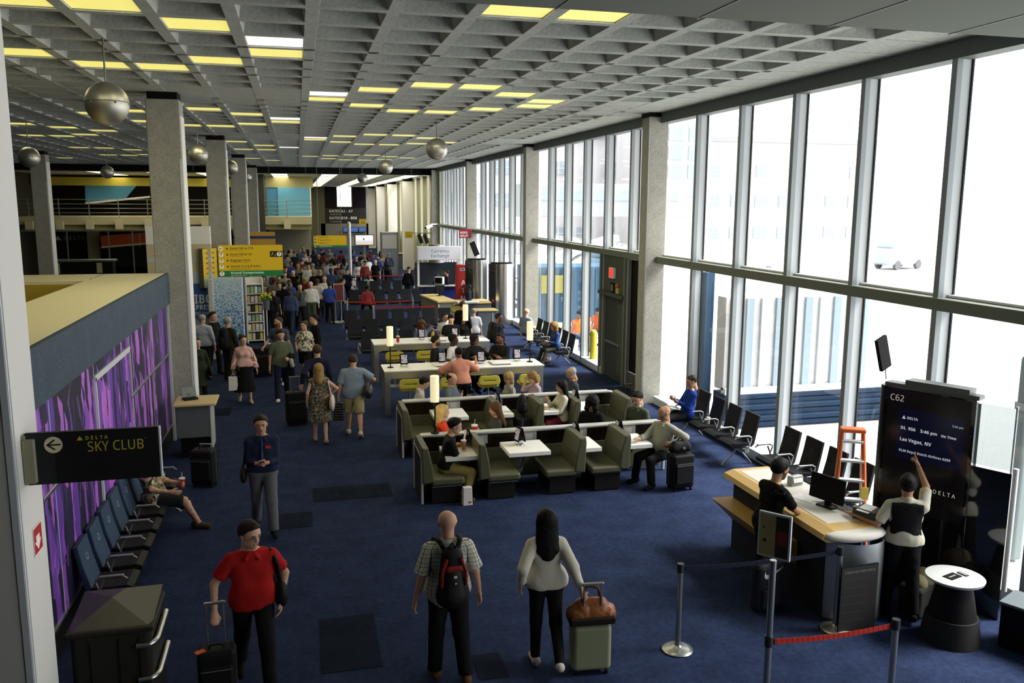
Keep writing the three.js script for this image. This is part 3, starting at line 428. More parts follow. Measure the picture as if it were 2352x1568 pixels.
// podium by the second column
{ const p = thing('podium', 'grey podium with a pale wood top beside the second column', 'podium', [-2.08, 0, -17.25]);
  mesh('body', boxUV(rb(0.62, 0.62, 0.62, 0.015, 0, 0.72, 0)), M([0.10, 0.115, 0.12], 0.7), p); mesh('base', bx(0.5, 0.42, 0.5, 0, 0.21, -0.02), black, p); mesh('top', rb(0.78, 0.05, 0.8, 0.015, 0.05, 1.07, 0), M([0.52, 0.42, 0.22], 0.5), p); mesh('side_panel', rb(0.03, 0.9, 0.64, 0.008, 0.325, 0.6, 0), M([0.38, 0.39, 0.36], 0.5), p);
  const l = thing('laptop_terminal', 'small terminal with a tilted dark screen on the podium', 'computer', [-2.15, 1.097, -17.3], 0.4); mesh('base', rb(0.26, 0.03, 0.2, 0.008, 0, 0.015, 0), black, l); mesh('screen', rb(0.28, 0.2, 0.02, 0.006, 0, 0.13, -0.09, -0.35), aluDark, l); mesh('stand', bx(0.06, 0.1, 0.04, 0, 0.06, -0.07), aluDark, l);
}
// ---------- gate counter ----------
{ const t = thing('gate_counter', 'long gate counter with a curved wood top and brushed steel end', 'counter', [0, 0, 0]), wood = M([0.55, 0.36, 0.12], 0.45), pale = M([0.62, 0.60, 0.54], 0.5);
  mesh('body', boxUV(bx(0.5, 1.0, 2.2, 6.2, 0.5, -9.5)), M([0.02, 0.022, 0.03], 0.6), t);
  const top = prism([[-0.36, 0.0], [-0.42, 0.04], [-0.4, 0.09], [-0.28, 0.13], [0.28, 0.13], [0.40, 0.07], [0.36, 0]], 2.42, 0.01); mesh('wood_top', mv(top, 6.26, 1.0, -9.5), wood, t);
  mesh('work_surface', rb(0.62, 0.02, 2.1, 0.008, 6.34, 1.135, -9.55), pale, t);
  const nose = lathe([[0.001, -0.065], [0.2, -0.065], [0.3, -0.03], [0.33, 0.0], [0.3, 0.05], [0.2, 0.065], [0.001, 0.065]], 32); nose.scale(1.25, 1, 0.55); mesh('end_cap', mv(nose, 6.27, 1.065, -8.3), pale, t);
  const drum = new THREE.CylinderGeometry(0.42, 0.42, 0.98, 24, 1, true, -PI / 2 + 0.3, PI - 0.6); mesh('steel_end', mv(drum, 6.36, 0.5, -8.55), M([0.42, 0.46, 0.48], 0.42, { metalness: 0.8 }), t);
  mesh('shelf', mv(prism([[-0.3, 0], [0.05, -0.35], [0.05, 0]], 1.7), 5.93, 0.75, -9.8), M([0.40, 0.25, 0.06], 0.5), t);
  mesh('kick', bx(0.4, 0.1, 2.0, 6.25, 0.05, -9.5), black, t);
  const sgn = thing('size_check_sign', 'dark carry-on size poster leaning on the steel end of the counter', 'sign', [6.15, 0.02, -8.0], 0.05); printed('print', 0.5, 0.78, (g, W, H) => { g.fillStyle = '#141312'; g.fillRect(0, 0, W, H); txt(g, 'CARRY-ON SIZE CHECK', W * 0.5, H * 0.08, 40, '#6a6455', { align: 'center', weight: 'bold', max: W * 0.92 }); for (let i = 0; i < 6; i++) { g.fillStyle = '#26231f'; g.fillRect(W * 0.08, H * (0.18 + i * 0.13), W * (0.3 + 0.5 * rnd()), 16); } }, sgn, [0, 0.4, 0.012]); mesh('board', bx(0.5, 0.8, 0.02, 0, 0.4, 0), black, sgn);
  const mon = thing('counter_monitor', 'black monitor seen from behind on the gate counter', 'monitor', [6.36, 1.146, -9.0], -1.25); mesh('case', rb(0.5, 0.32, 0.04, 0.012, 0, 0.24, 0, -0.1), black, mon); mesh('stand', [bx(0.07, 0.14, 0.05, 0, 0.07, -0.03), rb(0.24, 0.02, 0.18, 0.008, 0, 0.01, -0.03)], black, mon);
  const kb = thing('keyboard', 'pale keyboard on the gate counter', 'keyboard', [6.55, 1.146, -8.85], -1.3); mesh('base', rb(0.42, 0.02, 0.16, 0.008, 0, 0.01, 0), M([0.5, 0.5, 0.48], 0.6), kb); mesh('keys', Array.from({ length: 40 }, (_, i) => bx(0.03, 0.008, 0.025, -0.18 + (i % 10) * 0.04, 0.024, -0.05 + Math.floor(i / 10) * 0.033)), M([0.3, 0.3, 0.3], 0.6), kb);
  const pr = thing('ticket_printer', 'grey ticket printer with paper on the gate counter', 'printer', [6.6, 1.146, -8.5], -1.2); mesh('case', rb(0.3, 0.14, 0.24, 0.02, 0, 0.07, 0), M([0.06, 0.065, 0.065], 0.5), pr); mesh('paper', bx(0.16, 0.004, 0.2, 0, 0.145, 0.05, 0.2), whiteMat, pr);
  const pp = thing('loose_papers', 'white papers spread on the gate counter before the man', 'papers', [6.28, 1.146, -9.35], 0.4); mesh('sheet', bx(0.22, 0.003, 0.3, 0, 0.002, 0), whiteMat, pp); mesh('sheet', bx(0.22, 0.003, 0.3, 0.1, 0.005, 0.12, 0, 0.5), whiteMat, pp);
  const cl = thing('card_holder', 'small grey card holder on the gate counter', 'holder', [6.45, 1.146, -9.85], 0.2); mesh('block', rb(0.2, 0.13, 0.1, 0.01, 0, 0.065, 0), M([0.3, 0.31, 0.28], 0.5), cl); mesh('card', bx(0.16, 0.1, 0.005, 0, 0.1, 0.05, -0.3), whiteMat, cl);
}
// black information totem
{ const A = V(7.3, 0, -9.25), B = V(7.98, 0, -7.85), L = A.distanceTo(B), yaw = Math.atan2(-(B.z - A.z), B.x - A.x), t = thing('gate_totem', 'tall glossy black gate display with white flight text behind the counter', 'display', [(A.x + B.x) / 2, 0, (A.z + B.z) / 2], yaw), hh = 2.62, gl = M([0.008, 0.008, 0.009], 0.08, { clearcoat: 1 });
  mesh('face_panel', rb(L * 0.72, hh, 0.06, 0.006, -L * 0.14, hh / 2, 0), gl, t); mesh('rounded_edge', cy(0.08, 0.08, hh, -L / 2, hh / 2, -0.05, 16), M([0.012, 0.012, 0.013], 0.3), t); mesh('top_cap', [bx(L * 0.74, 0.05, 0.16, -L * 0.14, hh + 0.02, -0.08), bx(L * 0.5, 0.06, 0.2, -L * 0.1, hh + 0.07, -0.12)], aluDark, t);
  mesh('glass_wing', pl(L * 0.3, 0.75, L * 0.36, hh - 0.4, 0.0), tintGlass, t); mesh('wing_panel', rb(L * 0.3, hh - 0.8, 0.04, 0.006, L * 0.36, (hh - 0.8) / 2, 0), gl, t); mesh('wing_edge', bx(0.02, hh, 0.03, L / 2, hh / 2, 0), alu, t); mesh('bright_gap_strip', cy(0.03, 0.03, 1.5, L / 2 + 0.06, 1.15, 0.03, 10), M([0.7, 0.72, 0.72], 0.4), t); mesh('back_box', bx(L * 0.6, hh - 0.2, 0.25, -L * 0.12, hh / 2, -0.16), black, t);  // pale strip beside the wing stands in for the bright window gap, no lamp
  printed('screen_print', L * 0.66, 1.55, (g, W, H) => { g.fillStyle = '#0b090a'; g.fillRect(0, 0, W, H); txt(g, 'C62', 30, H * 0.07, 110, '#b9b6a8'); g.fillStyle = '#0a0c20'; g.fillRect(W * 0.15, H * 0.15, W * 0.8, H * 0.42);
    g.fillStyle = '#cfd3dc'; g.beginPath(); g.moveTo(W * 0.2, H * 0.235); g.lineTo(W * 0.222, H * 0.205); g.lineTo(W * 0.245, H * 0.235); g.fill(); txt(g, 'DELTA ▫', W * 0.26, H * 0.222, 46, '#cfd3dc', { weight: 'bold' }); txt(g, 'DL  956    5:46 pm', W * 0.19, H * 0.31, 56, '#d4d8e2', { weight: 'bold', max: W * 0.46 }); txt(g, 'On Time', W * 0.68, H * 0.315, 46, '#d4d8e2', { weight: 'bold' }); txt(g, '5:04 pm', W * 0.8, H * 0.22, 36, '#d4d8e2'); txt(g, 'Las Vegas, NV', W * 0.19, H * 0.405, 60, '#d4d8e2', { weight: 'bold' }); txt(g, 'KLM Royal Dutch Airlines 6299', W * 0.19, H * 0.5, 44, '#c6cad4', { weight: 'bold', max: W * 0.72 });
    g.fillStyle = '#c9c5b4'; g.beginPath(); g.moveTo(W * 0.55, H * 0.8); g.lineTo(W * 0.585, H * 0.75); g.lineTo(W * 0.62, H * 0.8); g.fill(); txt(g, 'D E L T A', W * 0.64, H * 0.78, 70, '#c9c5b4', { max: W * 0.34 }); }, t, [-L * 0.14, hh - 0.8, 0.0325], null, { px: 1024, rough: 0.15, glow: 0.45 });
  const d = thing('tilted_display', 'small black panel on a thin stem rising over the gate display', 'display', [7.3, 2.7, -9.3], 0.3); mesh('panel', rb(0.2, 0.44, 0.05, 0.01, -0.06, 0.33, 0, 0, 0, 0.35), black, d); mesh('stem', bar([0.04, -0.02, 0], [0.0, 0.2, 0], 0.008), alu, d);
  const pb = thing('grey_post', 'grey round-topped post standing behind the glass wing of the display', 'post', [9.6, 0, -9.3]); mesh('shaft', rb(0.2, 2.9, 0.2, 0.06, 0, 1.45, 0), M([0.2, 0.24, 0.24], 0.6), pb); mesh('band', bx(0.205, 0.1, 0.205, 0, 2.2, 0), M([0.35, 0.37, 0.36], 0.6), pb);
  const rt = thing('round_table', 'round white pedestal table with dark cards beyond the counter', 'table', [7.1, 0, -7.6]); mesh('top', cy(0.31, 0.30, 0.03, 0, 0.745, 0, 40), M([0.40, 0.41, 0.40], 0.4), rt); mesh('skirt', cy(0.18, 0.26, 0.4, 0, 0.5, 0, 24), black, rt); mesh('base', cy(0.28, 0.32, 0.3, 0, 0.15, 0, 24), M([0.02, 0.02, 0.02], 0.5), rt);
  const c1 = thing('dark_card', 'dark printed card lying on the round white table', 'card', [7.06, 0.761, -7.6], 0.3); mesh('sheet', bx(0.2, 0.004, 0.12, 0, 0.002, 0), black, c1); mesh('title_strip', bx(0.12, 0.001, 0.02, 0, 0.0045, 0), M([0.2, 0.2, 0.2], 0.6), c1);
  const c2 = thing('slim_phone', 'slim dark phone lying on the round white table', 'phone', [7.22, 0.761, -7.62], 0.2); mesh('case', rb(0.05, 0.01, 0.12, 0.004, 0, 0.005, 0), black, c2); mesh('screen', bx(0.044, 0.001, 0.1, 0, 0.0105, 0), aluDark, c2);
  const bb = thing('open_tote', 'open dark tote with bundled cloth on the floor behind the counter', 'bag', [7.2, 0, -8.25], 0.4); mesh('shell', rb(0.5, 0.4, 0.3, 0.06, 0, 0.2, 0), M([0.03, 0.03, 0.025], 0.7), bb); mesh('cloth', [sp(0.14, 0.05, 0.42, 0, 12), sp(0.11, -0.1, 0.41, 0.03, 12)], M([0.22, 0.2, 0.11], 0.8), bb);
  const dc = thing('dark_cabinet', 'low black cabinet with a grey ledge beyond the round table', 'cabinet', [7.98, 0, -6.85], yaw); mesh('body', rb(1.7, 0.5, 0.42, 0.02, 0.2, 0.25, 0), black, dc); mesh('ledge', rb(1.74, 0.035, 0.46, 0.01, 0.2, 0.52, 0), M([0.10, 0.12, 0.13], 0.6), dc); mesh('door_gap', bx(0.01, 0.4, 0.01, 0.2, 0.25, 0.212), aluDark, dc);
  // red and orange stepladder by the glass
  const ld = thing('stepladder', 'orange stepladder leaning folded beside the gate display', 'ladder', [7.5, 0, -10.1], -0.5), or = M([0.62, 0.13, 0.04], 0.5); for (const x of [-0.2, 0.2]) { mesh('stile', bar([x * 1.2, 0, 0.18], [x * 0.7, 1.75, -0.1], 0.03), or, ld); mesh('rear_leg', bar([x * 1.1, 0, -0.3], [x * 0.7, 1.7, -0.14], 0.022), M([0.6, 0.5, 0.45], 0.5), ld); } for (let i = 0; i < 6; i++) mesh('step', bx(0.44 - i * 0.03, 0.03, 0.1, 0, 0.25 + i * 0.27, 0.15 - i * 0.043), alu, ld); mesh('top_cap', rb(0.34, 0.06, 0.18, 0.02, 0, 1.76, -0.1), or, ld); mesh('warning_label', bx(0.1, 0.16, 0.01, 0.19, 0.9, 0.08, -0.16), M([0.7, 0.6, 0.1], 0.5), ld);
}
// belt posts near the counter
const chrome = M([0.42, 0.43, 0.40], 0.3, { metalness: 0.9 });
function stanchion(p, label, o = {}) {
  const t = thing('belt_post', label, 'belt post', [p[0], 0, p[1]], 0, o.group); mesh('base', lathe([[0.001, 0], [0.17, 0], [0.172, 0.018], [0.12, 0.035], [0.05, 0.05], [0.034, 0.07]], 24), o.m || chrome, t); mesh('pole', cy(0.031, 0.031, o.h || 0.92, 0, 0.05 + (o.h || 0.92) / 2, 0, 14), o.m || chrome, t); mesh('head', cy(0.038, 0.038, 0.1, 0, 0.97, 0, 14), o.hm || M([0.02, 0.02, 0.02], 0.4), t); return t;
}
function belt(a, b, m, label, y = 0.96) { const d = Math.hypot(b[0] - a[0], b[1] - a[1]), t = thing('retractable_belt', label, 'belt', [(a[0] + b[0]) / 2, y, (a[1] + b[1]) / 2], Math.atan2(-(b[1] - a[1]), b[0] - a[0])); const n = 24, q = []; for (let i = 0; i < n; i++) { const u = (i + 0.5) / n - 0.5, s = -0.03 * (1 - 4 * u * u); q.push(bx((d - 0.06) / n + 0.004, 0.05, 0.004, u * (d - 0.06), s, 0)); } mesh('webbing', q, m, t); for (const s of [-1, 1]) mesh('clip', bx(0.03, 0.055, 0.02, s * (d / 2 - 0.045), 0, 0), black, t); return t; }
const redBelt = M([0.42, 0.03, 0.02], 0.7), darkBelt = M([0.012, 0.014, 0.03], 0.7);
const S1 = [3.95, -8.1], S3 = [5.95, -8.1], S2 = [4.05, -6.45], S4 = [5.4, -6.45];
stanchion(S1, 'steel belt post standing alone on the open carpet'); stanchion(S3, 'belt post before the steel end of the gate counter'); const sp2 = stanchion(S2, 'belt post carrying the framed gate notice', { h: 1.7 }); stanchion(S4, 'belt post at the end of the near red belt');
belt(S1, S3, darkBelt, 'dark belt stretched before the gate counter'); belt(S2, S4, redBelt, 'red belt closing the lane before the gate counter');
{ const h = thing('notice_frame', 'small framed notice on top of a belt post beside the counter', 'sign', [S2[0], 1.76, S2[1]], -0.9); mesh('frame', rb(0.3, 0.42, 0.03, 0.008, 0, 0.22, 0), alu, h); printed('print', 0.26, 0.38, (g, W, H) => { g.fillStyle = '#a39a62'; g.fillRect(0, 0, W * 0.55, H); g.fillStyle = '#2a2320'; g.fillRect(W * 0.55, 0, W, H); g.fillStyle = '#7a2a20'; g.fillRect(W * 0.6, H * 0.35, W * 0.35, H * 0.35); g.fillStyle = '#2a2824'; g.fillRect(W * 0.12, H * 0.6, 60, 60); g.fillRect(W * 0.1, H * 0.3, 30, 40); }, h, [0, 0.22, 0.017]); }
// ---------- booths ----------
const leather = M([0.085, 0.085, 0.045], 0.42),  tableWhite = M([0.85, 0.84, 0.80], 0.35), woodDark = M([0.05, 0.032, 0.014], 0.6), railWhite = M([0.52, 0.53, 0.50], 0.35, { metalness: 0.3 });
woodDark.map = canvasTex(512, 256, (g, W, H) => { g.fillStyle = '#d8c8a8'; g.fillRect(0, 0, W, H); for (let x = 0; x < W; x += 5) { g.fillStyle = `rgba(40,25,10,${0.15 + rnd() * 0.75})`; g.fillRect(x, 0, 2 + rnd() * 3, H); } }, { repeat: [1.2, 1] });
const RB = -14.3, RA = -16.95, RH = 0.93;
function booth(z, label) {
  const t = thing('booth_partition', label, 'partition', [0, 0, z]), x0 = 1.84, x1 = 6.48;
  mesh('rail', tb([[x0, 0.02, 0.1], [x0, 0.5, 0.1], [x0, RH - 0.14, 0.1], [x0 + 0.03, RH - 0.04, 0.1], [x0 + 0.14, RH, 0.1], [(x0 + x1) / 2, RH, 0.1], [x1 - 0.14, RH, 0.1], [x1 - 0.03, RH - 0.04, 0.1], [x1, RH - 0.14, 0.1], [x1, 0.5, 0.1], [x1, 0.02, 0.1]], 0.032, 10, 90), railWhite, t);
  mesh('rail_cap', rb(x1 - x0 - 0.2, 0.05, 0.16, 0.02, (x0 + x1) / 2, RH + 0.005, 0.06), railWhite, t);
  mesh('wood_panel', boxUV(bx(x1 - x0 - 0.1, 0.34, 0.05, (x0 + x1) / 2, RH - 0.2, 0.0)), woodDark, t);
  mesh('lower_panel', boxUV(rb(x1 - x0 - 0.1, 0.56, 0.08, 0.02, (x0 + x1) / 2, 0.35, 0.0)), leather, t);
  const e = thing('booth_end_panel', label.split(' partition')[0] + ' end screen, dark with a slim steel post', 'screen', [1.84, 0, z]);
  mesh('panel', bx(0.03, RH - 0.1, 0.78, 0, (RH - 0.1) / 2, 0.55), M([0.02, 0.02, 0.018], 0.5), e); mesh('end_post', [bar([0, 0.02, 0.95], [0, RH - 0.12, 0.95], 0.022), bar([0, RH - 0.12, 0.95], [0, RH - 0.1, 0.17], 0.022)], railWhite, e);
  for (const x of [3.0, 3.9, 4.85, 5.8]) { mesh('outlet_plate', bx(0.28, 0.16, 0.012, x, RH - 0.14, 0.03), M([0.55, 0.55, 0.52], 0.5), t); mesh('outlet', bx(0.13, 0.1, 0.008, x, RH - 0.14, 0.038), whiteMat, t); mesh('vent_slot', bx(0.16, 0.05, 0.01, x + 0.35, RH - 0.14, 0.028), black, t); }
}
booth(RB, 'front booth partition with a white tubular rail and dark wood strip'); booth(RA, 'rear booth partition with a white tubular rail and dark wood strip');
const seatBk = prism([[0, 0.40], [0.06, 0.42], [0.03, 0.7], [-0.03, 0.95], [-0.09, 0.96], [-0.1, 0.9], [-0.08, 0.4]], 0.86, 0.025), seatPd = rb(0.56, 0.13, 0.84, 0.045, 0.32, 0.385, 0), seatBase = merge([bx(0.46, 0.3, 0.72, 0.28, 0.17, 0), bx(0.5, 0.03, 0.76, 0.3, 0.31, 0)]);
// half shell back: curved panel standing at x = 0, seat towards +x
function bench(x, z, dir, label) { const t = thing('booth_bench', label, 'bench', [x, 0, z + 0.6], dir > 0 ? 0 : PI, 'olive booth benches'); mesh('backrest', seatBk, leather, t); mesh('seat_cushion', seatPd, leather, t); mesh('base', seatBase, M([0.012, 0.012, 0.01], 0.6), t); mesh('trim_bar', bx(0.5, 0.015, 0.01, 0.3, 0.305, 0.385), chrome, t); return t; }
bench(1.95, RB, 1, 'olive leather bench the man in khaki trousers sits on'); bench(2.9, RB, 1, 'empty olive bench left of the bare white booth table'); bench(4.53, RB, -1, 'empty olive bench right of the bare white booth table'); bench(5.34, RB, -1, 'empty olive bench beside the bald man’s table');
bench(1.95, RA, 1, 'olive bench at the end of the rear booth row'); bench(3.66, RA, -1, 'olive bench backing the small table of the rear booth row'); bench(4.55, RA, -1, 'olive bench beside the black luggage in the rear booth row'); bench(5.32, RA, -1, 'olive bench behind the woman in the cream jacket'); bench(6.42, RA, -1, 'olive bench at the window end of the rear booth row');
function boothTable(x0, x1, z, label) { const t = thing('booth_table', label, 'table', [(x0 + x1) / 2, 0, z + 0.52]); mesh('top', rb(x1 - x0, 0.075, 0.72, 0.008, 0, 0.72, 0), tableWhite, t); mesh('bracket', [bx(0.08, 0.5, 0.05, 0, 0.44, -0.3), bar([0, 0.3, -0.28], [0, 0.68, 0.1], 0.02)], aluDark, t); return t; }
boothTable(2.25, 2.83, RB, 'white booth table where the man in khaki trousers eats'); boothTable(3.33, 4.06, RB, 'bare white booth table holding two tablets in the front row'); boothTable(4.58, 4.98, RB, 'narrow white booth table between two empty olive benches'); boothTable(5.46, 5.92, RB, 'white booth table where the bald man leans');
boothTable(2.48, 3.16, RA, 'white booth table behind the blonde woman in orange'); boothTable(3.72, 4.08, RA, 'small white booth table in the middle of the rear row'); boothTable(4.68, 5.02, RA, 'booth table beside the woman in the cream jacket'); boothTable(5.46, 5.86, RA, 'white booth table at the window end of the rear row');
// ---------- tablets ----------
const screenM = new THREE.MeshStandardMaterial({ map: canvasTex(128, 160, (g, W, H) => { g.fillStyle = '#0b0a0c'; g.fillRect(0, 0, W, H); const c = ['#d8d5d2', '#b9c4d2', '#d4c2c0', '#9db0c9', '#e3e0dc', '#c5655e']; for (let r = 0; r < 6; r++) for (let k = 0; k < 5; k++) { g.fillStyle = c[Math.floor(rnd() * 6)]; g.fillRect(10 + k * 23, 10 + r * 24, 15, 17); } }), roughness: 0.3 });
screenM.emissiveMap = screenM.map; screenM.emissive = C(0.45, 0.45, 0.5);
const tabCase = rb(0.19, 0.255, 0.014, 0.006, 0, 0.19, 0.03, -0.22), tabBack = rb(0.19, 0.255, 0.014, 0.006, 0, 0.19, -0.05, 0.22), tabScreen = pl(0.165, 0.22, 0, 0.193, 0.0385, -0.22), tabStand = merge([tb([[-0.07, 0.01, 0.08], [-0.05, 0.06, 0.0], [-0.07, 0.01, -0.1]], 0.006, 5, 8), tb([[0.07, 0.01, 0.08], [0.05, 0.06, 0.0], [0.07, 0.01, -0.1]], 0.006, 5, 8), cy(0.06, 0.07, 0.012, 0, 0.008, -0.01, 14)]);
function tablet(p, turn, label, y) { const t = thing('tablet_stand', label, 'tablet', [p[0], y, p[1]], turn, 'ordering tablets'); mesh('case', tabCase, black, t); mesh('screen', tabScreen, screenM, t); mesh('rear_case', tabBack, black, t); mesh('stand', tabStand, chrome, t); return t; }
const YT = 1.07, YBt = 0.759;
const T1 = [1.83, 5.67, -20.3, -19.42], T2 = [1.92, 5.2, -24.25, -23.3];
for (const [px, py, l] of [[928, 842, 'tablet on the front bar table beside the left lamp'], [1015, 837, 'tablet half hidden behind the man in the pink shirt'], [1104, 835, 'tablet beside the orange bottle on the front bar table'], [1187, 829, 'tablet by the right lamp of the front bar table']]) { const p = at(px, py, YT); tablet([p.x, p.z], 0.05, l, YT); }
for (const [px, py, l] of [[968, 780, 'tablet on the far bar table near the red cup'], [1044, 777, 'tablet before the dark haired man at the far bar table']]) { const p = at(px, py, YT); tablet([p.x, p.z], 0.05, l, YT); }
for (const [x, z, a, l] of [[3.62, RB + 0.42, -PI / 2 + 0.2, 'tablets standing on the bare white booth table'], [2.72, RB + 0.3, -PI / 2, 'tablet on the table of the man in khaki trousers'], [4.68, RB + 0.3, -PI / 2, 'tablet on the narrow booth table of the front row'], [5.5, RB + 0.3, -PI / 2, 'tablet on the bald man’s booth table'], [2.62, RA + 0.3, -PI / 2, 'tablet on the booth table behind the blonde woman'], [3.86, RA + 0.3, -PI / 2, 'tablet on the small table of the rear booth row'], [5.55, RA + 0.3, -PI / 2, 'tablet on the window end table of the rear booth row']]) tablet([x, z], a, l, YBt);
// ---------- bar tables ----------
function barTable(q, label) {
  const [x0, x1, z0, z1] = q, t = thing('bar_table', label, 'table', [(x0 + x1) / 2, 0, (z0 + z1) / 2]), w = x1 - x0, d = z1 - z0;
  mesh('top', rb(w, 0.03, d, 0.006, 0, YT - 0.015, 0), tableWhite, t); for (const s of [-1, 1]) mesh('apron', boxUV(bx(w - 0.02, 0.16, 0.03, 0, YT - 0.11, s * (d / 2 - 0.02))), brushed, t);
  for (const s of [-1, 1]) { mesh('end_apron', boxUV(bx(0.04, 0.16, d - 0.04, s * (w / 2 - 0.025), YT - 0.11, 0)), brushed, t); for (const c of [-1, 1]) mesh('leg', boxUV(rb(0.13, YT - 0.03, 0.06, 0.008, s * (w / 2 - 0.075), (YT - 0.03) / 2, c * (d / 2 - 0.04))), brushed, t); mesh('foot_bar', bx(0.05, 0.04, d - 0.12, s * (w / 2 - 0.075), 0.28, 0), brushed, t); }
  mesh('centre_leg', boxUV(bx(0.12, YT - 0.2, 0.4, 0.1, (YT - 0.2) / 2, 0)), black, t); return t;
}
barTable(T1, 'long white topped bar table with a steel apron behind the booths'); barTable(T2, 'farther long white bar table with a red cup on it');
for (const [px, py, w, l] of [[1023, 838, 0.55, 'white menu board lying on the front bar table left of the pink shirt'], [1150, 834, 0.5, 'white menu board lying on the front bar table near the right end'], [1007, 781, 0.5, 'white menu board lying on the far bar table']]) { const p = at(px, py, YT); const t = thing('menu_board', l, 'board', [p.x, YT, p.z]); mesh('slab', rb(w, 0.025, 0.5, 0.006, 0, 0.03, 0, -0.04), whiteMat, t); mesh('feet', [bx(w - 0.1, 0.02, 0.03, 0, 0.01, 0.2), bx(w - 0.1, 0.02, 0.03, 0, 0.01, -0.2)], aluDark, t); }
// ---------- lamps ----------
function lamp(x, y, z, top, label) {
  const t = thing('table_lamp', label, 'lamp', [x, y, z], 0, 'column lamps'), h = top - y, sh = 0.46;
  mesh('foot', cy(0.07, 0.075, 0.015, 0, 0.0085, 0, 20), black, t); mesh('pole', cy(0.013, 0.013, h - sh, 0, (h - sh) / 2 + 0.01, 0, 10), black, t);
  mesh('shade', lathe([[0.001, 0], [0.075, 0], [0.078, 0.01], [0.078, sh - 0.01], [0.074, sh], [0.001, sh]], 24), M([0.8, 0.74, 0.55], 0.7, { emissive: [0.52, 0.46, 0.26] }), t, [0, h - sh, 0]);
  mesh('rim', mv(new THREE.TorusGeometry(0.078, 0.004, 6, 24), 0, h - sh, 0, PI / 2), aluDark, t);
  const p = new THREE.PointLight(C(1, 0.85, 0.55), 1.6); p.shadow.radius = 3; p.castShadow = true; p.position.set(0, h - sh / 2, 0); t.add(p);
}
lamp(2.02, YT, -19.85, 2.05, 'cylinder lamp on the left end of the front bar table'); lamp(5.43, YT, -19.85, 2.07, 'cylinder lamp on the window end of the front bar table'); lamp(4.59, YT, -23.8, 2.05, 'cylinder lamp on the far bar table'); lamp(2.2, RH + 0.03, RB + 0.06, 1.98, 'cylinder lamp standing on the front booth rail');
// ---------- stools ----------
const olive = M([0.44, 0.38, 0.05], 0.5);
const stoolBack = (() => { const s = new THREE.Shape(); const w = 0.245, h = 0.095, r = 0.085; s.moveTo(-w + r, -h); s.lineTo(w - r, -h); s.quadraticCurveTo(w, -h, w, -h + r); s.lineTo(w - 0.01, h - r); s.quadraticCurveTo(w - 0.02, h, w - 0.09, h); s.lineTo(-w + 0.09, h); s.quadraticCurveTo(-w + 0.02, h, -w + 0.01, h - r); s.lineTo(-w, -h + r); s.quadraticCurveTo(-w, -h, -w + r, -h); const q = new THREE.Path(); q.moveTo(-0.15, -0.03); q.lineTo(0.15, -0.03); q.lineTo(0.15, 0.02); q.lineTo(-0.15, 0.02); s.holes.push(q); return new THREE.ExtrudeGeometry(s, { depth: 0.04, bevelEnabled: true, bevelSize: 0.015, bevelThickness: 0.02, bevelSegments: 3 }).translate(0, 0, -0.02); })();
const stool0 = thing('bar_stool', 'x', 'stool', [0, 0, 0], 0, 'olive bar stools');
mesh('backrest', stoolBack, olive, stool0, [0, 0.86, 0.17], [-0.12, 0, 0]); mesh('seat', rb(0.44, 0.07, 0.38, 0.03, 0, 0.72, -0.02), olive, stool0); mesh('back_supports', [bar([-0.12, 0.7, 0.12], [-0.12, 0.8, 0.17], 0.012), bar([0.12, 0.7, 0.12], [0.12, 0.8, 0.17], 0.012)], chrome, stool0); mesh('slot_plate', bx(0.3, 0.035, 0.01, 0, 0.858, 0.165), chrome, stool0);
mesh('post', cy(0.025, 0.03, 0.68, 0, 0.36, 0, 12), chrome, stool0); mesh('footrest', [mv(new THREE.TorusGeometry(0.15, 0.011, 6, 20), 0, 0.3, 0, PI / 2), bar([0, 0.3, -0.15], [0, 0.3, 0.15], 0.01)], chrome, stool0); mesh('base', lathe([[0.001, 0], [0.2, 0], [0.2, 0.012], [0.05, 0.03], [0.03, 0.05]], 24), chrome, stool0);
[[2.36, -19.05, 'olive stool at the left end of the front bar table'], [3.3, -19.05, 'olive stool behind the balding man’s head at the front bar table'], [4.2, -19.05, 'olive stool between the pink shirt and the woman with glasses'], [5.16, -19.05, 'olive stool near the window end of the front bar table'], [2.42, -22.75, 'olive stool below the lamp between the two bar tables'], [3.25, -22.75, 'olive stool beside the bearded man between the two bar tables']].forEach(([x, z, l], i) => { if (i) dup(stool0, [x, 0, z], 0, l); else { stool0.position.set(x, 0, z); stool0.userData.label = l; } });
// stools on the far side of the front table (people sit on them), seen as steel bases
for (const [px, l] of [[1000, 'far side stool under the bearded man'], [1041, 'far side stool under the woman in the head wrap'], [1089, 'far side stool under the woman in blue'], [1149, 'far side stool under the man in black']]) dup(stool0, [atZ(px, 800, -20.75).x, 0, -20.75], PI, l);
// ---------- people: tapered bones joined into one surface ----------
const sub3 = (a, b) => [a[0] - b[0], a[1] - b[1], a[2] - b[2]], add3 = (a, b, s = 1) => [a[0] + b[0] * s, a[1] + b[1] * s, a[2] + b[2] * s], dot3 = (a, b) => a[0] * b[0] + a[1] * b[1] + a[2] * b[2], len3 = a => Math.hypot(...a), nrm3 = a => { const l = len3(a) || 1; return [a[0] / l, a[1] / l, a[2] / l]; }, crs3 = (a, b) => [a[1] * b[2] - a[2] * b[1], a[2] * b[0] - a[0] * b[2], a[0] * b[1] - a[1] * b[0]], mix3 = (a, b, t) => [a[0] + (b[0] - a[0]) * t, a[1] + (b[1] - a[1]) * t, a[2] + (b[2] - a[2]) * t];
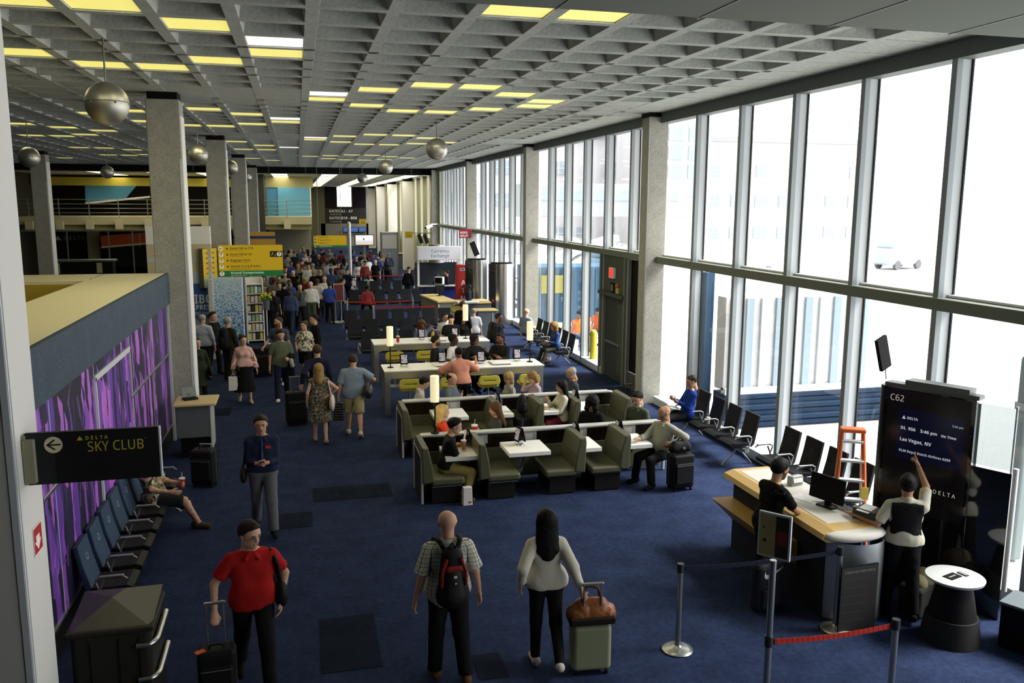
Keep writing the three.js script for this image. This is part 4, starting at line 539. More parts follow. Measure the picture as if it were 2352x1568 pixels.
// bone: [a, b, ra, rb, {k, cut, fx, fs, sub}]
function fieldMesh(bones, cell, o = {}) {
  const lo = [1e9, 1e9, 1e9], hi = [-1e9, -1e9, -1e9];
  for (const [a, b, ra, rb, e] of bones) { if (e && e.sub) continue; const r = Math.max(ra, rb) + cell * 2.5 + (o.noise || 0); for (let i = 0; i < 3; i++) { lo[i] = Math.min(lo[i], a[i] - r, b[i] - r); hi[i] = Math.max(hi[i], a[i] + r, b[i] + r); } }
  const n = [0, 1, 2].map(i => Math.ceil((hi[i] - lo[i]) / cell) + 2), nx = n[0], ny = n[1], nz = n[2], Fd = new Float32Array(nx * ny * nz).fill(0.2);
  for (const [a, b, ra, rb, e = {}] of bones) {
    const k = e.k ?? 0.03, m = Math.max(ra, rb) + k + cell * 2 + (o.noise || 0), i0 = [0, 1, 2].map(i => Math.max(0, Math.floor((Math.min(a[i], b[i]) - m - lo[i]) / cell))), i1 = [0, 1, 2].map(i => Math.min(n[i] - 1, Math.ceil((Math.max(a[i], b[i]) + m - lo[i]) / cell)));
    const dx = b[0] - a[0], dy = b[1] - a[1], dz = b[2] - a[2], L2 = dx * dx + dy * dy + dz * dz || 1e-9, fx = e.fx, fs = e.fs || 1;
    for (let z = i0[2]; z <= i1[2]; z++) { const pz = lo[2] + z * cell; for (let y = i0[1]; y <= i1[1]; y++) { const py = lo[1] + y * cell; for (let x = i0[0]; x <= i1[0]; x++) {
      const px = lo[0] + x * cell; let t = ((px - a[0]) * dx + (py - a[1]) * dy + (pz - a[2]) * dz) / L2; t = t < 0 ? 0 : t > 1 ? 1 : t;
      let qx = px - a[0] - dx * t, qy = py - a[1] - dy * t, qz = pz - a[2] - dz * t;
      if (fx) { const c = (qx * fx[0] + qy * fx[1] + qz * fx[2]) * (fs - 1); qx += fx[0] * c; qy += fx[1] * c; qz += fx[2] * c; }
      let d = Math.sqrt(qx * qx + qy * qy + qz * qz) - (ra + (rb - ra) * t);
      if (e.cut) for (const [cp, cn] of e.cut) { const w = (px - cp[0]) * cn[0] + (py - cp[1]) * cn[1] + (pz - cp[2]) * cn[2]; if (w > d) d = w; }
      const id = (z * ny + y) * nx + x, f = Fd[id];
      if (e.sub) { const g = -d, h = Math.max(k - Math.abs(f - g), 0) / k; Fd[id] = Math.max(f, g) + h * h * k * 0.25; }
      else { const h = Math.max(k - Math.abs(f - d), 0) / k; Fd[id] = Math.min(f, d) - h * h * k * 0.25; }
    } } }
  }
  if (o.noise) { const q = o.freq || 14; for (let z = 0, id = 0; z < nz; z++) for (let y = 0; y < ny; y++) for (let x = 0; x < nx; x++, id++) if (Math.abs(Fd[id]) < 0.05) { const X = (lo[0] + x * cell) * q + (o.ph || 0), Y = (lo[1] + y * cell) * q, Z = (lo[2] + z * cell) * q; Fd[id] += o.noise * (noise3.noise(X, Y * 0.7, Z) + 0.5 * noise3.noise(X * 2.3, Y * 1.6, Z * 2.3)); } }
  // surface nets
  const vid = new Int32Array(nx * ny * nz).fill(-1), pos = [], ind = [], off = [0, 1, nx, nx + 1, nx * ny, nx * ny + 1, nx * ny + nx, nx * ny + nx + 1];
  const E = [[0, 1], [2, 3], [4, 5], [6, 7], [0, 2], [1, 3], [4, 6], [5, 7], [0, 4], [1, 5], [2, 6], [3, 7]];
  for (let z = 0; z < nz - 1; z++) for (let y = 0; y < ny - 1; y++) for (let x = 0; x < nx - 1; x++) {
    const id = (z * ny + y) * nx + x; let mask = 0; for (let c = 0; c < 8; c++) if (Fd[id + off[c]] < 0) mask |= 1 << c;
    if (mask === 0 || mask === 255) continue; let sx = 0, sy = 0, sz = 0, ct = 0;
    for (const [p, q] of E) { const a = Fd[id + off[p]], b = Fd[id + off[q]]; if ((a < 0) === (b < 0)) continue; const t = a / (a - b), ax = p & 1, ay = (p >> 1) & 1, az = p >> 2; sx += ax + ((q & 1) - ax) * t; sy += ay + (((q >> 1) & 1) - ay) * t; sz += az + ((q >> 2) - az) * t; ct++; }
    vid[id] = pos.length / 3; pos.push(lo[0] + (x + sx / ct) * cell, lo[1] + (y + sy / ct) * cell, lo[2] + (z + sz / ct) * cell);
  }
  const quad = (a, b, c, d, flip) => { if (a < 0 || b < 0 || c < 0 || d < 0) return; if (flip) ind.push(a, c, b, a, d, c); else ind.push(a, b, c, a, c, d); };
  for (let z = 1; z < nz - 1; z++) for (let y = 1; y < ny - 1; y++) for (let x = 1; x < nx - 1; x++) {
    const id = (z * ny + y) * nx + x, f = Fd[id] < 0;
    if (f !== Fd[id + 1] < 0) quad(vid[id - nx - nx * ny], vid[id - nx * ny], vid[id], vid[id - nx], !f);
    if (f !== Fd[id + nx] < 0) quad(vid[id - 1 - nx * ny], vid[id - 1], vid[id], vid[id - nx * ny], !f);
    if (f !== Fd[id + nx * ny] < 0) quad(vid[id - 1 - nx], vid[id - nx], vid[id], vid[id - 1], !f);
  }
  const g = new THREE.BufferGeometry(), P = new Float32Array(pos); g.setAttribute('position', new THREE.BufferAttribute(P, 3)); g.setIndex(ind);
  const uv = new Float32Array(P.length / 3 * 2); for (let i = 0; i < P.length / 3; i++) { uv[2 * i] = Math.atan2(P[3 * i], Math.abs(P[3 * i + 2]) + 0.03) * 0.19; uv[2 * i + 1] = P[3 * i + 1]; } g.setAttribute('uv', new THREE.BufferAttribute(uv, 2));
  g.computeVertexNormals(); return g;
}
// joined geometry with vertex colours: parts = [geometry, matrix | null, colour function(x, y, z in the part's own space)]
function joinColoured(parts) {
  const pos = [], nor = [], col = [], ind = []; let base = 0; const v = V(0, 0, 0), nm = new THREE.Matrix3();
  for (const [g, m, cf] of parts) { const p = g.attributes.position, q = g.attributes.normal; if (m) nm.getNormalMatrix(m);
    for (let i = 0; i < p.count; i++) { const c = cf(p.getX(i), p.getY(i), p.getZ(i)); v.fromBufferAttribute(p, i); if (m) v.applyMatrix4(m); pos.push(v.x, v.y, v.z); v.fromBufferAttribute(q, i); if (m) v.applyMatrix3(nm).normalize(); nor.push(v.x, v.y, v.z); col.push(...c); }
    const flip = m && m.determinant() < 0; const ix = g.index.array; for (let i = 0; i < ix.length; i += 3) flip ? ind.push(ix[i] + base, ix[i + 2] + base, ix[i + 1] + base) : ind.push(ix[i] + base, ix[i + 1] + base, ix[i + 2] + base); base += p.count; }
  const g = new THREE.BufferGeometry(); g.setAttribute('position', new THREE.Float32BufferAttribute(pos, 3)); g.setAttribute('normal', new THREE.Float32BufferAttribute(nor, 3)); g.setAttribute('color', new THREE.Float32BufferAttribute(col, 3)); g.setIndex(ind); return g;
}
const LOD = [{ b: 0.021, h: 0.0055, f: 0.0052, c: 0.0145, hair: 0.0095 }, { b: 0.031, h: 0.0105, f: 0.0085, c: 0.0225, hair: 0.0145 }, { b: 0.042, h: 0.017, f: 0.0125, c: 0.034, hair: 0.022 }];
const protoCache = {};
const cached = (k, f) => protoCache[k] || (protoCache[k] = f());
// head: origin between the ears, face towards +z
const headProto = (sex, lod) => cached('head' + sex + lod, () => { const m = sex === 'm' ? 1 : 0.94; const b = [
  [[0, 0.035, -0.028], [0, 0.03, 0.018], 0.083 * m, 0.079 * m, { k: 0.02 }], [[0, -0.01, 0.03], [0, -0.035, 0.04], 0.066 * m, 0.058 * m, { k: 0.03, fx: [0, 0, 1], fs: 1.05 }],
  [[-0.028, -0.068, 0.02], [0, -0.088, 0.058], 0.036 * m, 0.024, { k: 0.03 }], [[0.028, -0.068, 0.02], [0, -0.088, 0.058], 0.036 * m, 0.024, { k: 0.03 }],
  [[-0.03, 0.022, 0.078], [0.03, 0.022, 0.078], 0.014, 0.014, { k: 0.025 }], [[0, 0.012, 0.09], [0, -0.026, 0.108], 0.008, 0.0125, { k: 0.014 }], [[-0.012, -0.03, 0.094], [0.012, -0.03, 0.094], 0.009, 0.009, { k: 0.012 }],
  [[-0.032, 0.005, 0.100], [-0.032, 0.005, 0.103], 0.0135, 0.0135, { k: 0.015, sub: 1 }], [[0.032, 0.005, 0.100], [0.032, 0.005, 0.103], 0.0135, 0.0135, { k: 0.015, sub: 1 }],
  [[-0.031, 0.004, 0.078], [-0.031, 0.004, 0.0785], 0.0125, 0.0125, { k: 0.004 }], [[0.031, 0.004, 0.078], [0.031, 0.004, 0.0785], 0.0125, 0.0125, { k: 0.004 }],
  [[-0.017, -0.056, 0.088], [0.017, -0.056, 0.088], 0.0085, 0.0085, { k: 0.01 }], [[-0.013, -0.068, 0.085], [0.013, -0.068, 0.085], 0.008, 0.008, { k: 0.01 }],
  [[-0.083 * m, 0.012, -0.012], [-0.08 * m, -0.022, -0.002], 0.021, 0.013, { k: 0.008, fx: [1, 0, 0], fs: 2.2 }], [[0.083 * m, 0.012, -0.012], [0.08 * m, -0.022, -0.002], 0.021, 0.013, { k: 0.008, fx: [1, 0, 0], fs: 2.2 }],
  [[0, -0.05, -0.03], [0, -0.15, -0.035], 0.056 * m, 0.055 * m, { k: 0.03 }]]; return fieldMesh(b, LOD[lod].h); });
const headColour = P => { const s = P.skin, hc = P.hairC || [0.02, 0.015, 0.01], lip = [s[0] * 0.75, s[1] * 0.5, s[2] * 0.5]; return (x, y, z) => {
  if (z > 0.066 && Math.abs(Math.abs(x) - 0.031) < 0.0115 && Math.abs(y - 0.004) < 0.0065) return Math.abs(Math.abs(x) - 0.031) < 0.006 ? [0.012, 0.009, 0.008] : [0.4, 0.37, 0.34];
  if (z > 0.068 && Math.abs(Math.abs(x) - 0.031) < 0.02 && Math.abs(y - 0.026) < 0.0055) return mix3(s, hc, 0.8);
  if (z > 0.078 && Math.abs(x) < 0.024 && y < -0.05 && y > -0.073) return lip;
  if (P.beard && y < -0.02 && z > -0.01 && y < 0.02 - z * 0.1 && Math.abs(x) < 0.09 && (y < -0.075 || z < 0.075 || (y < -0.038 && y > -0.05) || Math.abs(x) > 0.024)) return mix3(s, hc, P.beard);
  return s; }; };
// hair styles around the same head
const hairProto = (style, lod) => cached('hair' + style + lod, () => { const sk = (r = 0, k = 0.02) => [[0, 0.038, -0.032], [0, 0.038, 0.012], 0.088 + r, 0.083 + r, { k }];
  const face = (y = -0.02, r = 0.085, z = 0.085) => [[0, y, z], [0, y - 0.12, z], r, r, { sub: 1, k: 0.012 }]; const ears = [[[-0.1, -0.02, 0.01], [0.1, -0.02, 0.01], 0.035, 0.035, { sub: 1, k: 0.01 }]]; const nape = [[0, -0.125, -0.0], [0, -0.125, -0.12], 0.075, 0.075, { sub: 1, k: 0.012 }];
  const hl = (y = 0.014, a = 0.7) => [[[0, y, 0], nrm3([0, -Math.sqrt(1 - a * a), a])]], skc = (r, y, a) => { const q = sk(r); q[4] = { k: 0.02, cut: hl(y, a) }; return q; };
  let b = [], nz = 0.004, fq = 45;
  if (style === 'short') b = [skc(0.009), [[0, 0.09, 0.0], [0, 0.095, 0.045], 0.048, 0.038, { k: 0.03, cut: hl() }]];
  else if (style === 'buzz') b = [skc(0.003, 0.02)];
  else if (style === 'fringe') b = [skc(0.005, 0.008), [[0, 0.155, 0.0], [0, 0.15, 0.06], 0.095, 0.1, { sub: 1, k: 0.012 }]];
  else if (style === 'long') b = [sk(0.014), [[0, 0.02, -0.06], [0, -0.32, -0.1], 0.09, 0.085, { k: 0.05, fx: [0, 0, 1], fs: 1.5 }], [[-0.06, -0.02, -0.04], [-0.085, -0.28, -0.085], 0.05, 0.045, { k: 0.05 }], [[0.06, -0.02, -0.04], [0.085, -0.28, -0.085], 0.05, 0.045, { k: 0.05 }], face(-0.02, 0.076, 0.092)];
  else if (style === 'longwavy') { nz = 0.009; fq = 26; b = [sk(0.012), [[0, 0.02, -0.055], [0, -0.24, -0.09], 0.085, 0.075, { k: 0.05 }], [[-0.06, -0.02, -0.02], [-0.075, -0.2, -0.05], 0.045, 0.045, { k: 0.04 }], [[0.06, -0.02, -0.02], [0.075, -0.2, -0.05], 0.045, 0.045, { k: 0.04 }], face(-0.02, 0.074, 0.094)]; }
  else if (style === 'bob') b = [sk(0.014), [[-0.04, 0, -0.04], [-0.05, -0.1, -0.04], 0.058, 0.05, { k: 0.03 }], [[0.04, 0, -0.04], [0.05, -0.1, -0.04], 0.058, 0.05, { k: 0.03 }], face(-0.015, 0.075, 0.092)];
  else if (style === 'curly') { nz = 0.016; fq = 30; b = [sk(0.035), [[-0.06, 0, -0.03], [-0.08, -0.12, -0.04], 0.07, 0.06, { k: 0.04 }], [[0.06, 0, -0.03], [0.08, -0.12, -0.04], 0.07, 0.06, { k: 0.04 }], face(-0.02, 0.08, 0.1)]; }
  else if (style === 'bun') b = [skc(0.008), [[0, 0.09, -0.09], [0, 0.1, -0.1], 0.045, 0.045, { k: 0.015 }]];
  else if (style === 'pony') b = [skc(0.008), [[0, 0.04, -0.11], [0, -0.16, -0.13], 0.032, 0.02, { k: 0.03 }]];
  else if (style === 'cap') b = [[[0, 0.05, -0.025], [0, 0.055, 0.012], 0.095, 0.092, { cut: [[[0, 0.045, 0], [0, -1, 0]]] }], [[0, 0.04, 0.08], [0, 0.03, 0.15], 0.07, 0.06, { fx: [0, 1, 0], fs: 7, k: 0.01 }]];
  else if (style === 'wrap') b = [skc(0.02), [[0, 0.09, -0.06], [0, 0.1, -0.09], 0.07, 0.06, { k: 0.04 }]];
  return fieldMesh(b, LOD[lod].hair, { noise: style === 'cap' ? 0 : nz, freq: fq }); });
// hand: origin at the wrist, fingers along +y, palm towards +z, thumb on +x
const handProto = (pose, lod) => cached('hand' + pose + lod, () => { const th = lod === 2 ? 1.25 : 1, b = [[[0, 0.0, 0], [0, 0.078, 0.002], 0.029, 0.04, { fx: [0, 0, 1], fs: 2.1, k: 0.015 }], [[0, -0.035, 0], [0, 0.02, 0], 0.027, 0.029, { k: 0.015, fx: [0, 0, 1], fs: 1.25 }]];
  const curl = { relax: 0.32, grip: 1.15, flat: 0.06, point: 1.15, hold: 0.75 }[pose];
  [[0.031, 0.074], [0.0105, 0.084], [-0.0105, 0.078], [-0.031, 0.06]].forEach(([x, L], i) => { let p = [x, 0.084 - (i === 3 ? 0.008 : 0), 0], a = 0; const c = pose === 'point' && i === 0 ? 0.05 : curl * (1 + i * 0.06); for (let s = 0; s < 3; s++) { a += c * (s === 0 ? 0.75 : 1); const l = L * [0.45, 0.31, 0.24][s], q = [p[0] + x * 0.08 * l * 8, p[1] + Math.cos(a) * l, p[2] + Math.sin(a) * l]; b.push([p, q, (0.0098 - s * 0.0011) * th, (0.0092 - s * 0.0013) * th, { k: 0.004 }]); p = q; } });
  const tc = pose === 'grip' || pose === 'hold' || pose === 'point' ? 1 : 0; b.push([[0.022, 0.02, 0.006], [0.05, 0.05, 0.016 + tc * 0.012], 0.017 * th, 0.0125 * th, { k: 0.012 }], [[0.05, 0.05, 0.016 + tc * 0.012], [0.058 - tc * 0.02, 0.082, 0.022 + tc * 0.022], 0.0115 * th, 0.0088 * th, { k: 0.005 }]);
  return fieldMesh(b, LOD[lod].f); });
const skinMat = new THREE.MeshPhysicalMaterial({ color: 0xffffff, vertexColors: true, roughness: 0.55, specularIntensity: 0.4 });
const basis = (o, x, y, z, s = 1) => new THREE.Matrix4().makeBasis(V(...x), V(...y), V(...z)).scale(V(s, s, s)).setPosition(V(...o));
const standing = [];
function person(P) {
  standing.push([P.pos[0] ?? P.pos.x, P.pos[2] ?? P.pos.z]);
  const lod = P.lod ?? 1, q = LOD[lod], S = (P.h || 1.74) / 1.75, f = P.sex === 'f', w = P.w || 1, fat = P.fat || 0, lean = P.lean || 0, sit = P.sit;
  const t = thing('person', P.label, 'person', P.pos, P.turn || 0, P.group); t.scale.setScalar(S);
  // spine
  const roll = P.roll || 0, u = nrm3([Math.sin(roll), Math.cos(lean), Math.sin(lean)]), fw = nrm3([0, -Math.sin(lean), Math.cos(lean)]), tw = P.twist || 0, sd = nrm3(crs3(u, fw)), sdT = nrm3(add3(sd.map(c => c * Math.cos(tw)), fw, -Math.sin(tw))), fwT = nrm3(crs3(sdT, u));
  let pc = [0, sit ? (P.seat || 0.45) / S + 0.115 : 0.95, 0];
  const L = {}, legs = P.legs || (sit ? [[82, 80, 8], [82, 80, 8]] : [[6, 6, 3], [-6, 8, 3]]);
  const leg = (i) => { const sg = i ? -1 : 1, [a, k, ab] = legs[i].map(d => d * D2R), hip = [0.092 * sg, pc[1] - 0.035, pc[2]], dir = (c) => nrm3([Math.sin(ab) * sg, -Math.cos(c) * Math.cos(ab), Math.sin(c)]); const knee = add3(hip, dir(a), 0.435); let sl = 0.425; const s = dir(a - k); if (sit && s[1] < -0.5) { const need = (knee[1] - 0.085) / -s[1]; if (need < 0.47) sl = Math.max(0.3, need); } const ank = add3(knee, s, sl); const out = legs[i][3] ? legs[i][3] * D2R * sg : 0.12 * sg, pit = Math.max(-0.2, Math.min(1.0, (k - a) * (sit ? 0.2 : 0.75))); const fd = [Math.sin(out) * Math.cos(pit), -Math.sin(pit), Math.cos(out) * Math.cos(pit)]; const heel = add3(add3(ank, fd, -0.045), [0, -0.045, 0]), toe = add3(add3(ank, fd, 0.15), [0, -0.05, 0]); return { hip, knee, ank, heel, toe, s, th: dir(a) }; };
  L.l = leg(0); L.r = leg(1);
  if (!sit) { const low = Math.min(L.l.toe[1], L.r.toe[1], L.l.heel[1], L.r.heel[1]) - 0.033; pc[1] -= low; L.l = leg(0); L.r = leg(1); }
  const pt = (tt, x = 0, z = 0, tws = 0) => add3(add3(add3(pc, u, tt), tws ? sdT : sd, x), tws ? fwT : fw, z);
  const shw = (f ? 0.158 : 0.182) * (0.6 + 0.4 * w), neck = pt(0.5, 0, -0.005);
  // arms
  const arm = i => { const sg = i ? -1 : 1, Sh = pt(0.418, shw * sg, -0.01, 1), def = i ? [-0.285, -0.12, 0.05] : [0.285, -0.12, 0.05], A = (P.arms || [])[i] || {}; const tg = A.to || def; const T = A.abs ? A.abs : pt(tg[1], tg[0], tg[2]); const l1 = 0.285, l2 = 0.255; let d = sub3(T, Sh), D = len3(d); const dm = Math.min(D, l1 + l2 - 0.006); const dn = nrm3(d), W = add3(Sh, dn, dm); const a = (l1 * l1 - l2 * l2 + dm * dm) / (2 * dm), hh = Math.sqrt(Math.max(0, l1 * l1 - a * a)); let pole = A.pole || [0.45 * sg, -0.55, -0.75]; pole = sub3(pole, dn.map(c => c * dot3(pole, dn))); const El = add3(add3(Sh, dn, a), nrm3(pole), hh); const fd = nrm3(sub3(W, El)); let hd = A.dir ? nrm3(A.dir) : fd; let pn = A.palm || [-sg, 0, 0]; pn = nrm3(sub3(pn, hd.map(c => c * dot3(pn, hd)))); return { Sh, El, W, fd, hd, pn, sg, pose: A.hand || 'relax' }; };
  const A = [arm(0), arm(1)];
  // head
  const [hy, hp, hr] = P.head || [0, 0, 0], hc = pt(0.665, 0, 0.02); const hq = new THREE.Matrix4().makeRotationFromEuler(new THREE.Euler((hp || 0) + lean * 0.6, hy || 0, hr || 0, 'YXZ')); const HM = new THREE.Matrix4().makeTranslation(...hc).multiply(hq).scale(V(1.06, 1.06, 1.06));
  const fl = { fx: fw, fs: 1.22, k: 0.06 }, skin = P.skin = P.skin || [0.42, 0.24, 0.16];
  const torso = (e = 0, k = 0.06) => { const o = { ...fl, k }; const B = [
    [pt(0.0, -0.075), pt(0.0, 0.075), 0.118 + e + (f ? 0.012 : 0), 0.118 + e + (f ? 0.012 : 0), o], [pt(0.13, -0.05 * w, 0.01 + fat * 0.4), pt(0.13, 0.05 * w, 0.01 + fat * 0.4), (f ? 0.098 : 0.112) + e + fat, (f ? 0.098 : 0.112) + e + fat, { ...o, fs: 1.15 - fat * 1.5 }],
    [pt(0.29, -0.066 * w, 0), pt(0.29, 0.066 * w, 0), (f ? 0.1 : 0.113) + e + fat * 0.5, (f ? 0.105 : 0.118) + e + fat * 0.5, o], [pt(0.402, -shw * 0.74, -0.012, 1), pt(0.402, shw * 0.74, -0.012, 1), 0.056 + e, 0.056 + e, { k: 0.06 }], [pt(0.5, -0.025, -0.015, 1), pt(0.42, -shw * 0.8, -0.012, 1), 0.042 + e * 0.8, 0.045 + e * 0.8, { k: 0.05 }], [pt(0.5, 0.025, -0.015, 1), pt(0.42, shw * 0.8, -0.012, 1), 0.042 + e * 0.8, 0.045 + e * 0.8, { k: 0.05 }], [pt(0.05), pt(0.4), 0.1 + e, 0.09 + e, o]];
    if (f) for (const s of [-1, 1]) B.push([pt(0.31, 0.065 * s, 0.075), pt(0.32, 0.065 * s, 0.08), 0.058 + e, 0.056 + e, { k: 0.04 }]); return B; };
  const limb = (f ? 0.9 : 1) * (0.55 + 0.45 * w);
  const body = torso(0);
  body.push([pt(0.47, 0, -0.008), pt(0.58, 0, 0.006), 0.056 * (f ? 0.88 : 1), 0.054 * (f ? 0.88 : 1), { k: 0.03 }]);
  for (const l of [L.l, L.r]) body.push([l.hip, l.knee, 0.086 * limb + 0.004, 0.057 * limb, { k: 0.05 }], [l.knee, l.ank, 0.055 * limb, 0.037, { k: 0.02 }], [add3(mix3(l.knee, l.ank, 0.16), fw, -0.012), add3(mix3(l.knee, l.ank, 0.5), fw, -0.012), 0.052 * limb, 0.044 * limb, { k: 0.02 }], [l.ank, add3(l.heel, [0, 0.01, 0]), 0.036, 0.03, { k: 0.02 }], [add3(l.heel, [0, 0.01, 0]), l.toe, 0.03, 0.026, { k: 0.02 }]);
  for (const a of A) body.push([a.Sh, a.El, 0.05 * limb, 0.039 * limb, { k: 0.03 }], [a.El, a.W, 0.041 * limb, 0.028, { k: 0.015 }]);
  const parts = [[fieldMesh(body, q.b), null, () => skin], [headProto(f ? 'f' : 'm', lod), HM, headColour(P)]];
  for (const a of A) { const y = a.hd, z = a.pn, x = nrm3(crs3(y, z)); const m = basis(add3(a.W, y, 0.01), x, y, z, f ? 0.92 : 1); if (a.sg > 0) m.multiply(new THREE.Matrix4().makeScale(-1, 1, 1)); parts.push([handProto(a.pose, lod), m, () => skin]); }
  mesh('body', joinColoured(parts), skinMat, t);
  if (P.hair && P.hair !== 'bald') { const h = mesh(P.hair === 'cap' ? 'cap' : P.hair === 'wrap' ? 'head_wrap' : 'hair', hairProto(P.hair, lod), M(P.hairC || [0.02, 0.015, 0.01], 0.6), t); HM.decompose(h.position, h.quaternion, h.scale); h.scale.multiplyScalar(f ? 0.97 : 1); }
  if (P.glasses) { const g = mesh('glasses', [mv(new THREE.TorusGeometry(0.02, 0.0028, 5, 14), -0.031, 0.004, 0.098), mv(new THREE.TorusGeometry(0.02, 0.0028, 5, 14), 0.031, 0.004, 0.098), bar([-0.012, 0.008, 0.098], [0.012, 0.008, 0.098], 0.0025), bar([-0.05, 0.008, 0.096], [-0.084, 0.012, 0], 0.0025), bar([0.05, 0.008, 0.096], [0.084, 0.012, 0], 0.0025)], M([0.01, 0.01, 0.01], 0.3), t); HM.decompose(g.position, g.quaternion, g.scale); }
  // clothes
  const nz = lod === 2 ? 0 : 0.0055, ph = rnd() * 50, cm = c => c && c.isMaterial ? c : M(c, 0.85), neg = v => v.map(c => -c);
  const T = P.top; if (T) { const e = (T.loose ?? 0.014) + (lod === 2 ? 0.006 : 0), hem = T.hem ?? -0.06, cutN = [[pt(T.neck ?? 0.497), u]], cutH = [[pt(hem), neg(u)]], B = torso(e).map(b => [b[0], b[1], b[2], b[3], { ...b[4], cut: [...cutN, ...cutH] }]);
    if (hem < 0.05) B.push([pt(0, -0.08), pt(0, 0.08), 0.128 + e + (f ? 0.014 : 0), 0.128 + e + (f ? 0.014 : 0), { ...fl, cut: cutH }]);
    if (hem < 0) B.push([pt(0.06, 0, fat * 0.2), pt(hem - 0.03, 0, fat * 0.1), 0.15 + e + fat * 0.6, (0.142 + e + (T.flare || 0)) + fat * 0.3, { ...fl, fs: 1.32, cut: cutH }]);
    for (const a of A) { const sl = T.sleeve ?? 2; if (sl <= 0) continue; const e1 = mix3(a.Sh, a.El, Math.min(1, sl)), cu = sl < 1 ? [[e1, nrm3(sub3(a.El, a.Sh))]] : null; B.push([a.Sh, sl < 1 ? add3(e1, nrm3(sub3(a.El, a.Sh)), 0.03) : a.El, 0.055 * limb + e, 0.046 * limb + e * 1.35 + (T.cuff || 0) * (sl < 1 ? 1 : 0), { k: 0.022, cut: cu || undefined }]); if (sl > 1) { const fr = sl - 1, e2 = mix3(a.El, a.W, fr * 0.97); B.push([a.El, add3(e2, a.fd, 0.02), 0.046 * limb + e, 0.035 + e * 0.7 + (T.cuff || 0), { k: 0.02, cut: [[e2, a.fd]] }]); } }
    if (T.collar) { const cn = nrm3(add3(u, fw, 0.55)); B.push([pt(0.47, 0, -0.004), pt(0.56, 0, 0.004), 0.086, 0.07, { k: 0.012, cut: [[pt(0.54, 0, -0.05), cn]] }], [pt(0.478, -0.03, 0.055), pt(0.44, -0.06, 0.085), 0.022, 0.016, { k: 0.01 }], [pt(0.478, 0.03, 0.055), pt(0.44, 0.06, 0.085), 0.022, 0.016, { k: 0.01 }]); }
    if (T.hood) B.push([pt(0.5, -0.05, -0.07), pt(0.5, 0.05, -0.07), 0.05, 0.05, { k: 0.03 }]);
    mesh(T.name || 'shirt', fieldMesh(B, q.c, { noise: nz, freq: 13, ph }), cm(T.c), t); }
  const Bm = P.bottom; if (Bm) { const e = Math.max(0.011, Bm.loose ?? 0.013), wt = [[pt(Bm.waist ?? 0.1), u]], B = [];
    if (Bm.type === 'skirt' || Bm.type === 'dress') { const hemY = Bm.hem ?? 0.45; if (sit) { for (const l of [L.l, L.r]) B.push([l.hip, add3(l.knee, l.th, 0.02), 0.11, 0.09, { k: 0.1, cut: [[l.knee, l.th]] }]); B.push([pt(0, -0.06), pt(0, 0.06), 0.14, 0.14, { cut: wt }]); } else { const hp = [pc[0], hemY, pc[2] + (Bm.sway || 0)]; B.push([pt(Bm.waist ?? 0.1), add3(hp, [0, -0.06, 0]), 0.12 + e, Bm.r || 0.24, { fx: fw, fs: 1.2, k: 0.05, cut: [[hp, [0, -1, 0]], ...wt] }], [pt(0, -0.07), pt(0, 0.07), 0.135 + e, 0.135 + e, { ...fl, cut: wt }]); } }
    else { const fr = Bm.type === 'shorts' ? 1 : 2; B.push([pt(0.0, -0.075), pt(0.0, 0.075), 0.122 + e + (f ? 0.012 : 0), 0.122 + e + (f ? 0.012 : 0), { ...fl, cut: wt }], [pt(0.08, -0.06), pt(0.08, 0.06), 0.112 + e + fat * 0.5, 0.112 + e + fat * 0.5, { ...fl, cut: wt }]);
      for (const l of [L.l, L.r]) { const d1 = nrm3(sub3(l.knee, l.hip)); if (fr === 1) { const e1 = mix3(l.hip, l.knee, Bm.len ?? 0.98); B.push([l.hip, add3(e1, d1, 0.03), 0.092 * limb + e, 0.075 * limb + e * 1.6, { k: 0.04, cut: [[e1, d1]] }]); } else { const sd1 = nrm3(sub3(l.ank, l.knee)), e2 = mix3(l.knee, l.ank, Bm.len ?? 0.98); B.push([l.hip, l.knee, 0.09 * limb + e, 0.062 * limb + e, { k: 0.04 }], [l.knee, add3(e2, sd1, 0.03), 0.06 * limb + e, (Bm.tight ? 0.045 : 0.05) * limb + e * (Bm.tight ? 0.9 : 1.2), { k: 0.03, cut: [[e2, sd1]] }]); } } }
    mesh(Bm.type === 'dress' || Bm.type === 'skirt' ? 'skirt' : Bm.type === 'shorts' ? 'shorts' : 'trousers', fieldMesh(B, q.c, { noise: Bm.type === 'skirt' || Bm.type === 'dress' ? nz * 1.6 : Bm.tight ? 0.001 : nz, freq: 11, ph }), cm(Bm.c), t); }
  if (P.belt) mesh('belt', fieldMesh([[pt(0.05, -0.07), pt(0.05, 0.07), 0.142 + fat * 0.6, 0.142 + fat * 0.6, { ...fl, cut: [[pt(0.075), u], [pt(0.035), neg(u)]] }]], Math.min(q.c, 0.018)), M(P.belt, 0.5), t);
  if (P.shoes) for (const l of [L.l, L.r]) mesh('shoe', fieldMesh([[add3(l.heel, [0, 0.012, 0]), l.toe, 0.043, 0.038, { k: 0.03, cut: [[add3(l.heel, [0, -0.035, 0]), nrm3(crs3(sub3(l.toe, l.heel), crs3(sub3(l.toe, l.heel), [0, 1, 0])))]] }], [add3(l.heel, [0, 0.02, 0]), add3(mix3(l.heel, l.ank, 0.9), fw, 0.012), 0.042, P.boots ? 0.05 : 0.038, { k: 0.03 }]], lod === 0 ? 0.0095 : lod === 1 ? 0.014 : 0.022), cm(P.shoes), t);
  t.userData.rig = undefined; delete t.userData.rig; P.J = { pt, A, L, HM, S, torso, u }; t.J = P.J; return t;
}
